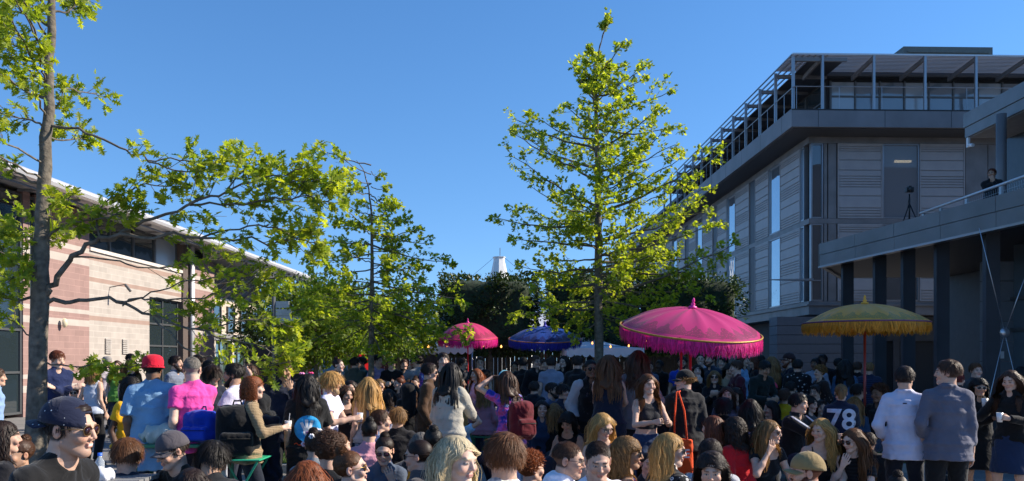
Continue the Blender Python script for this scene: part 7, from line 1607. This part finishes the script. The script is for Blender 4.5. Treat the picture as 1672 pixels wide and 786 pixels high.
# tote
q = f44.arms[-1][2]; sh = f44.S[1]; a_ = wpt(f44, sh + v3(.0, .0, .05)); t = thing("tote_bag", "bright orange tote bag hanging behind the black capped person", "tote bag", (a_.x + .06, a_.y - .20, a_.z - .86))
V, Q = mesh_sdf([('bx', v3(0, 0, .21), v3(.135, .035, .19), None, .03, .02)], .011, wr=.008, seed=9); link("bag_body", np_mesh("bag_body", V, Q), t, cloth('#e8501a'))
b = MB(); b.tube([(-.07, -.02, .38), (-.05, .03, .70), (-.02, .10, .90), (.03, .16, .91)], .010, 6); b.tube([(.07, -.02, .38), (.05, .03, .70), (.0, .10, .90), (.03, .16, .905)], .010, 6); b.build("handle", cloth('#d8440f'), t, True)
class _T: pass
tt = _T(); tt.root = t; tt.N = v3(0, 0, 0); bb = np_mesh("x", V, Q); 
def flat_print(parent, polys, x, y, z, size, col, rot=0):
    me = bpy.data.meshes.new("print"); vs = []; fs = []
    for pl in polys: fs.append(list(range(len(vs), len(vs)+len(pl)))); vs += [(x + px_*size*math.cos(rot) - pz*size*math.sin(rot), y, z + px_*size*math.sin(rot) + pz*size*math.cos(rot)) for px_, pz in pl]
    me.from_pydata(vs, [], fs); return link("print", me, parent, cloth(col))
flat_print(t, text_polys("E"), .06, -.050, .24, .13, '#e8dcd4'); flat_print(t, text_polys("E"), .10, -.052, .14, .0, '#e8dcd4') if 0 else None
# ------------------------------------------------------------------ tables, chairs and things among the standing group
green = mat("green chair paint", (.02,.16,.075), .4, var=.05); gbright = mat("bright green paint", (.03,.38,.20), .4, var=.05)
Yt = 7.9; t = thing("folding_table", "green folding bistro table with crossed legs carrying the black backpack", "table", (xz(392, Yt), Yt, 0)); zt = CAMH - (747-HZ)/FPX*Yt
w = MB(); w.box(-.25, .25, -.2, .2, zt - .014, zt); w.build("table_top", gbright, t, bevel=.006)
for y in (-.17, .17):
    w = MB(); w.bar((-.22, y, 0), (.22, y, zt - .016), .018, .012, (0,1,0)); w.build("leg", gbright, t); w = MB(); w.bar((.22, y + .016, 0), (-.22, y + .016, zt - .016), .018, .012, (0,1,0)); w.build("leg", gbright, t)
backpack("backpack", "bulky black backpack standing on the green folding table", (xz(388, Yt), Yt, zt), .25, '#0c0d10', w=.19, h=.25, d=.12, lean=6)
Yt = 8.05; zt = CAMH - (723-HZ)/FPX*Yt; t = thing("folding_table", "green topped table under the blue backpack behind the grey cap", "table", (xz(325, Yt), Yt, 0))
w = MB(); w.box(-.58, .30, -.22, .22, zt - .03, zt); w.build("table_top", green, t, bevel=.006)
for x in (-.54, .26):
    for y in (-.18, .18): w = MB(); w.bar((x, y, 0), (x, y, zt - .031), .03); w.build("leg", green, t)
backpack("backpack", "royal blue backpack with front pocket on the green table", (xz(330, Yt), Yt - .02, zt), -.15, '#1238a8', w=.17, h=.155, d=.10, detail='#0c1c60')
f_ = MB(); Yb = 8.25; BAGZ = zt; z1 = CAMH - (679-HZ)/FPX*Yb; t = thing("folded_table", "pale folded table top standing upright with a green crossbar", "folded table", (xz(312, Yb), Yb + .06, 0))
f_.box(-.34, .34, -.015, .015, .42, z1); f_.build("table_top", mat("pale laminate", (.50,.53,.62), .4, var=.05), t, bevel=.01)
w = MB(); w.box(-.33, .33, -.05, -.017, z1 - .16, z1 - .10); w.bar((-.27, -.035, 0), (-.23, -.035, z1 - .02), .03); w.bar((.27, -.035, 0), (.23, -.035, z1 - .02), .03); w.build("frame", green, t)
t = thing("dark_coat", "navy coat hanging over a green chair back near the ginger haired woman", "coat", (xz(430, 8.2), 8.2, 0))
V, Q = mesh_sdf([('bx', v3(0, 0, .72), v3(.17, .05, .45), None, .05, .03), ('bx', v3(.03, -.02, .35), v3(.15, .05, .3), None, .05, .05)], .014, wr=.016, seed=4); link("cloth", np_mesh("cloth", V, Q), t, cloth('#0e1526'))
t = thing("water_bottle", "small clear water bottle with blue cap near the navy capped man", "bottle", (xz(163, 5.6), 5.6, CAMH - (783-HZ)/FPX*5.6))
w = MB(); w.lathe([(.001,0),(.03,0),(.031,.06),(.028,.075),(.031,.09),(.03,.12),(.013,.15),(.012,.165),(.001,.165)], 14); w.build("bottle_body", mat("bottle plastic", (.6,.66,.72), .1, var=0, trans=.6), t, True)
w = MB(); w.lathe([(.032,.04),(.0325,.075)], 14); w.build("wrapper", mat("bottle wrapper", (.12,.2,.5), .4, var=.3, scale=60), t, True)
w = MB(); w.lathe([(.015,.16),(.015,.18),(.001,.18)], 12); w.build("bottle_cap", mat("blue cap", (.02,.12,.6), .4, var=0), t, True)
zz = CAMH - (783-HZ)/FPX*5.6 - .02; t = thing("bench_table", "grey slatted table carrying the water bottle and a white cloth", "table", (xz(158, 5.6), 5.65, 0)); w = MB()
for i in range(6): w.box(-.3, .3, -.25 + i*.085, -.18 + i*.085, zz - .01, zz + .018)
w.build("table_top", mat("grey slat", (.2,.2,.2), .6), t)
for x in (-.26, .26):
    for y in (-.2, .2): w = MB(); w.bar((x, y, 0), (x, y, zz - .011), .03); w.build("leg", frm, t)
t = thing("crumpled_cloth", "crumpled white cloth beside the water bottle", "cloth", (xz(140, 5.5), 5.58, zz + .02)); V, Q = mesh_sdf([('el', v3(0, 0, .03), (.13, .09, .04), None, .05), ('el', v3(.06, .02, .04), (.07, .06, .05), None, .05), ('el', v3(-.07, 0, .05), (.06, .06, .05), None, .05)], .01, wr=.018, seed=2); link("cloth", np_mesh("cloth", V, Q), t, cloth('#cfd0d6'))
def soft(name, label, cat, px, py, Y, r, col, seed, sup=True):
    q = at(px, py, Y); t = thing(name, label, cat, (q.x, q.y, BAGZ if name == "plastic_bag" else .0)); V, Q = mesh_sdf([('el', v3(0, 0, r[2]), r, None, .05), ('el', v3(r[0]*.5, 0, r[2]*1.2), (r[0]*.5, r[1]*.8, r[2]*.8), None, .05), ('el', v3(-r[0]*.5, .02, r[2]*.8), (r[0]*.55, r[1]*.8, r[2]*.7), None, .05)], .012, wr=.022, seed=seed)
    link("fabric", np_mesh("fabric", V, Q), t, cloth(col)); 
    if 0:
        w = MB(); w.box(-r[0], r[0], -r[1], r[1], q.z - r[2] - .03, q.z - r[2]); tb = thing("low_bench", "low green bench under the " + label, "bench", (q.x, q.y, 0)); w.build("seat", green, tb)
        for x in (-r[0]*.8, r[0]*.8): w = MB(); w.box(x - .02, x + .02, -r[1]*.8, r[1]*.8, 0, q.z - r[2] - .031); w.build("leg", green, tb)
soft("plastic_bag", "crumpled off white bag behind the grey baseball cap", "bag", 262, 712, 8.0, (.17, .12, .09), '#b9b8ae', 3)
soft("shopping_bag", "lime green bag on the ground between the two seated blondes", "bag", 1386, 768, 12.0, (.15, .10, .12), '#6fd01c', 5)
0 and soft("jacket_heap", "shiny black jacket heaped behind the red topped woman", "jacket", 1218, 722, 7.8, (.22, .15, .16), 'leather:#0c0c0f', 7)
0 and soft("jacket_heap", "dark grey rucksack heap left of the strappy topped blonde", "bag", 1292, 742, 8.4, (.13, .12, .10), '#1d1b22', 8)
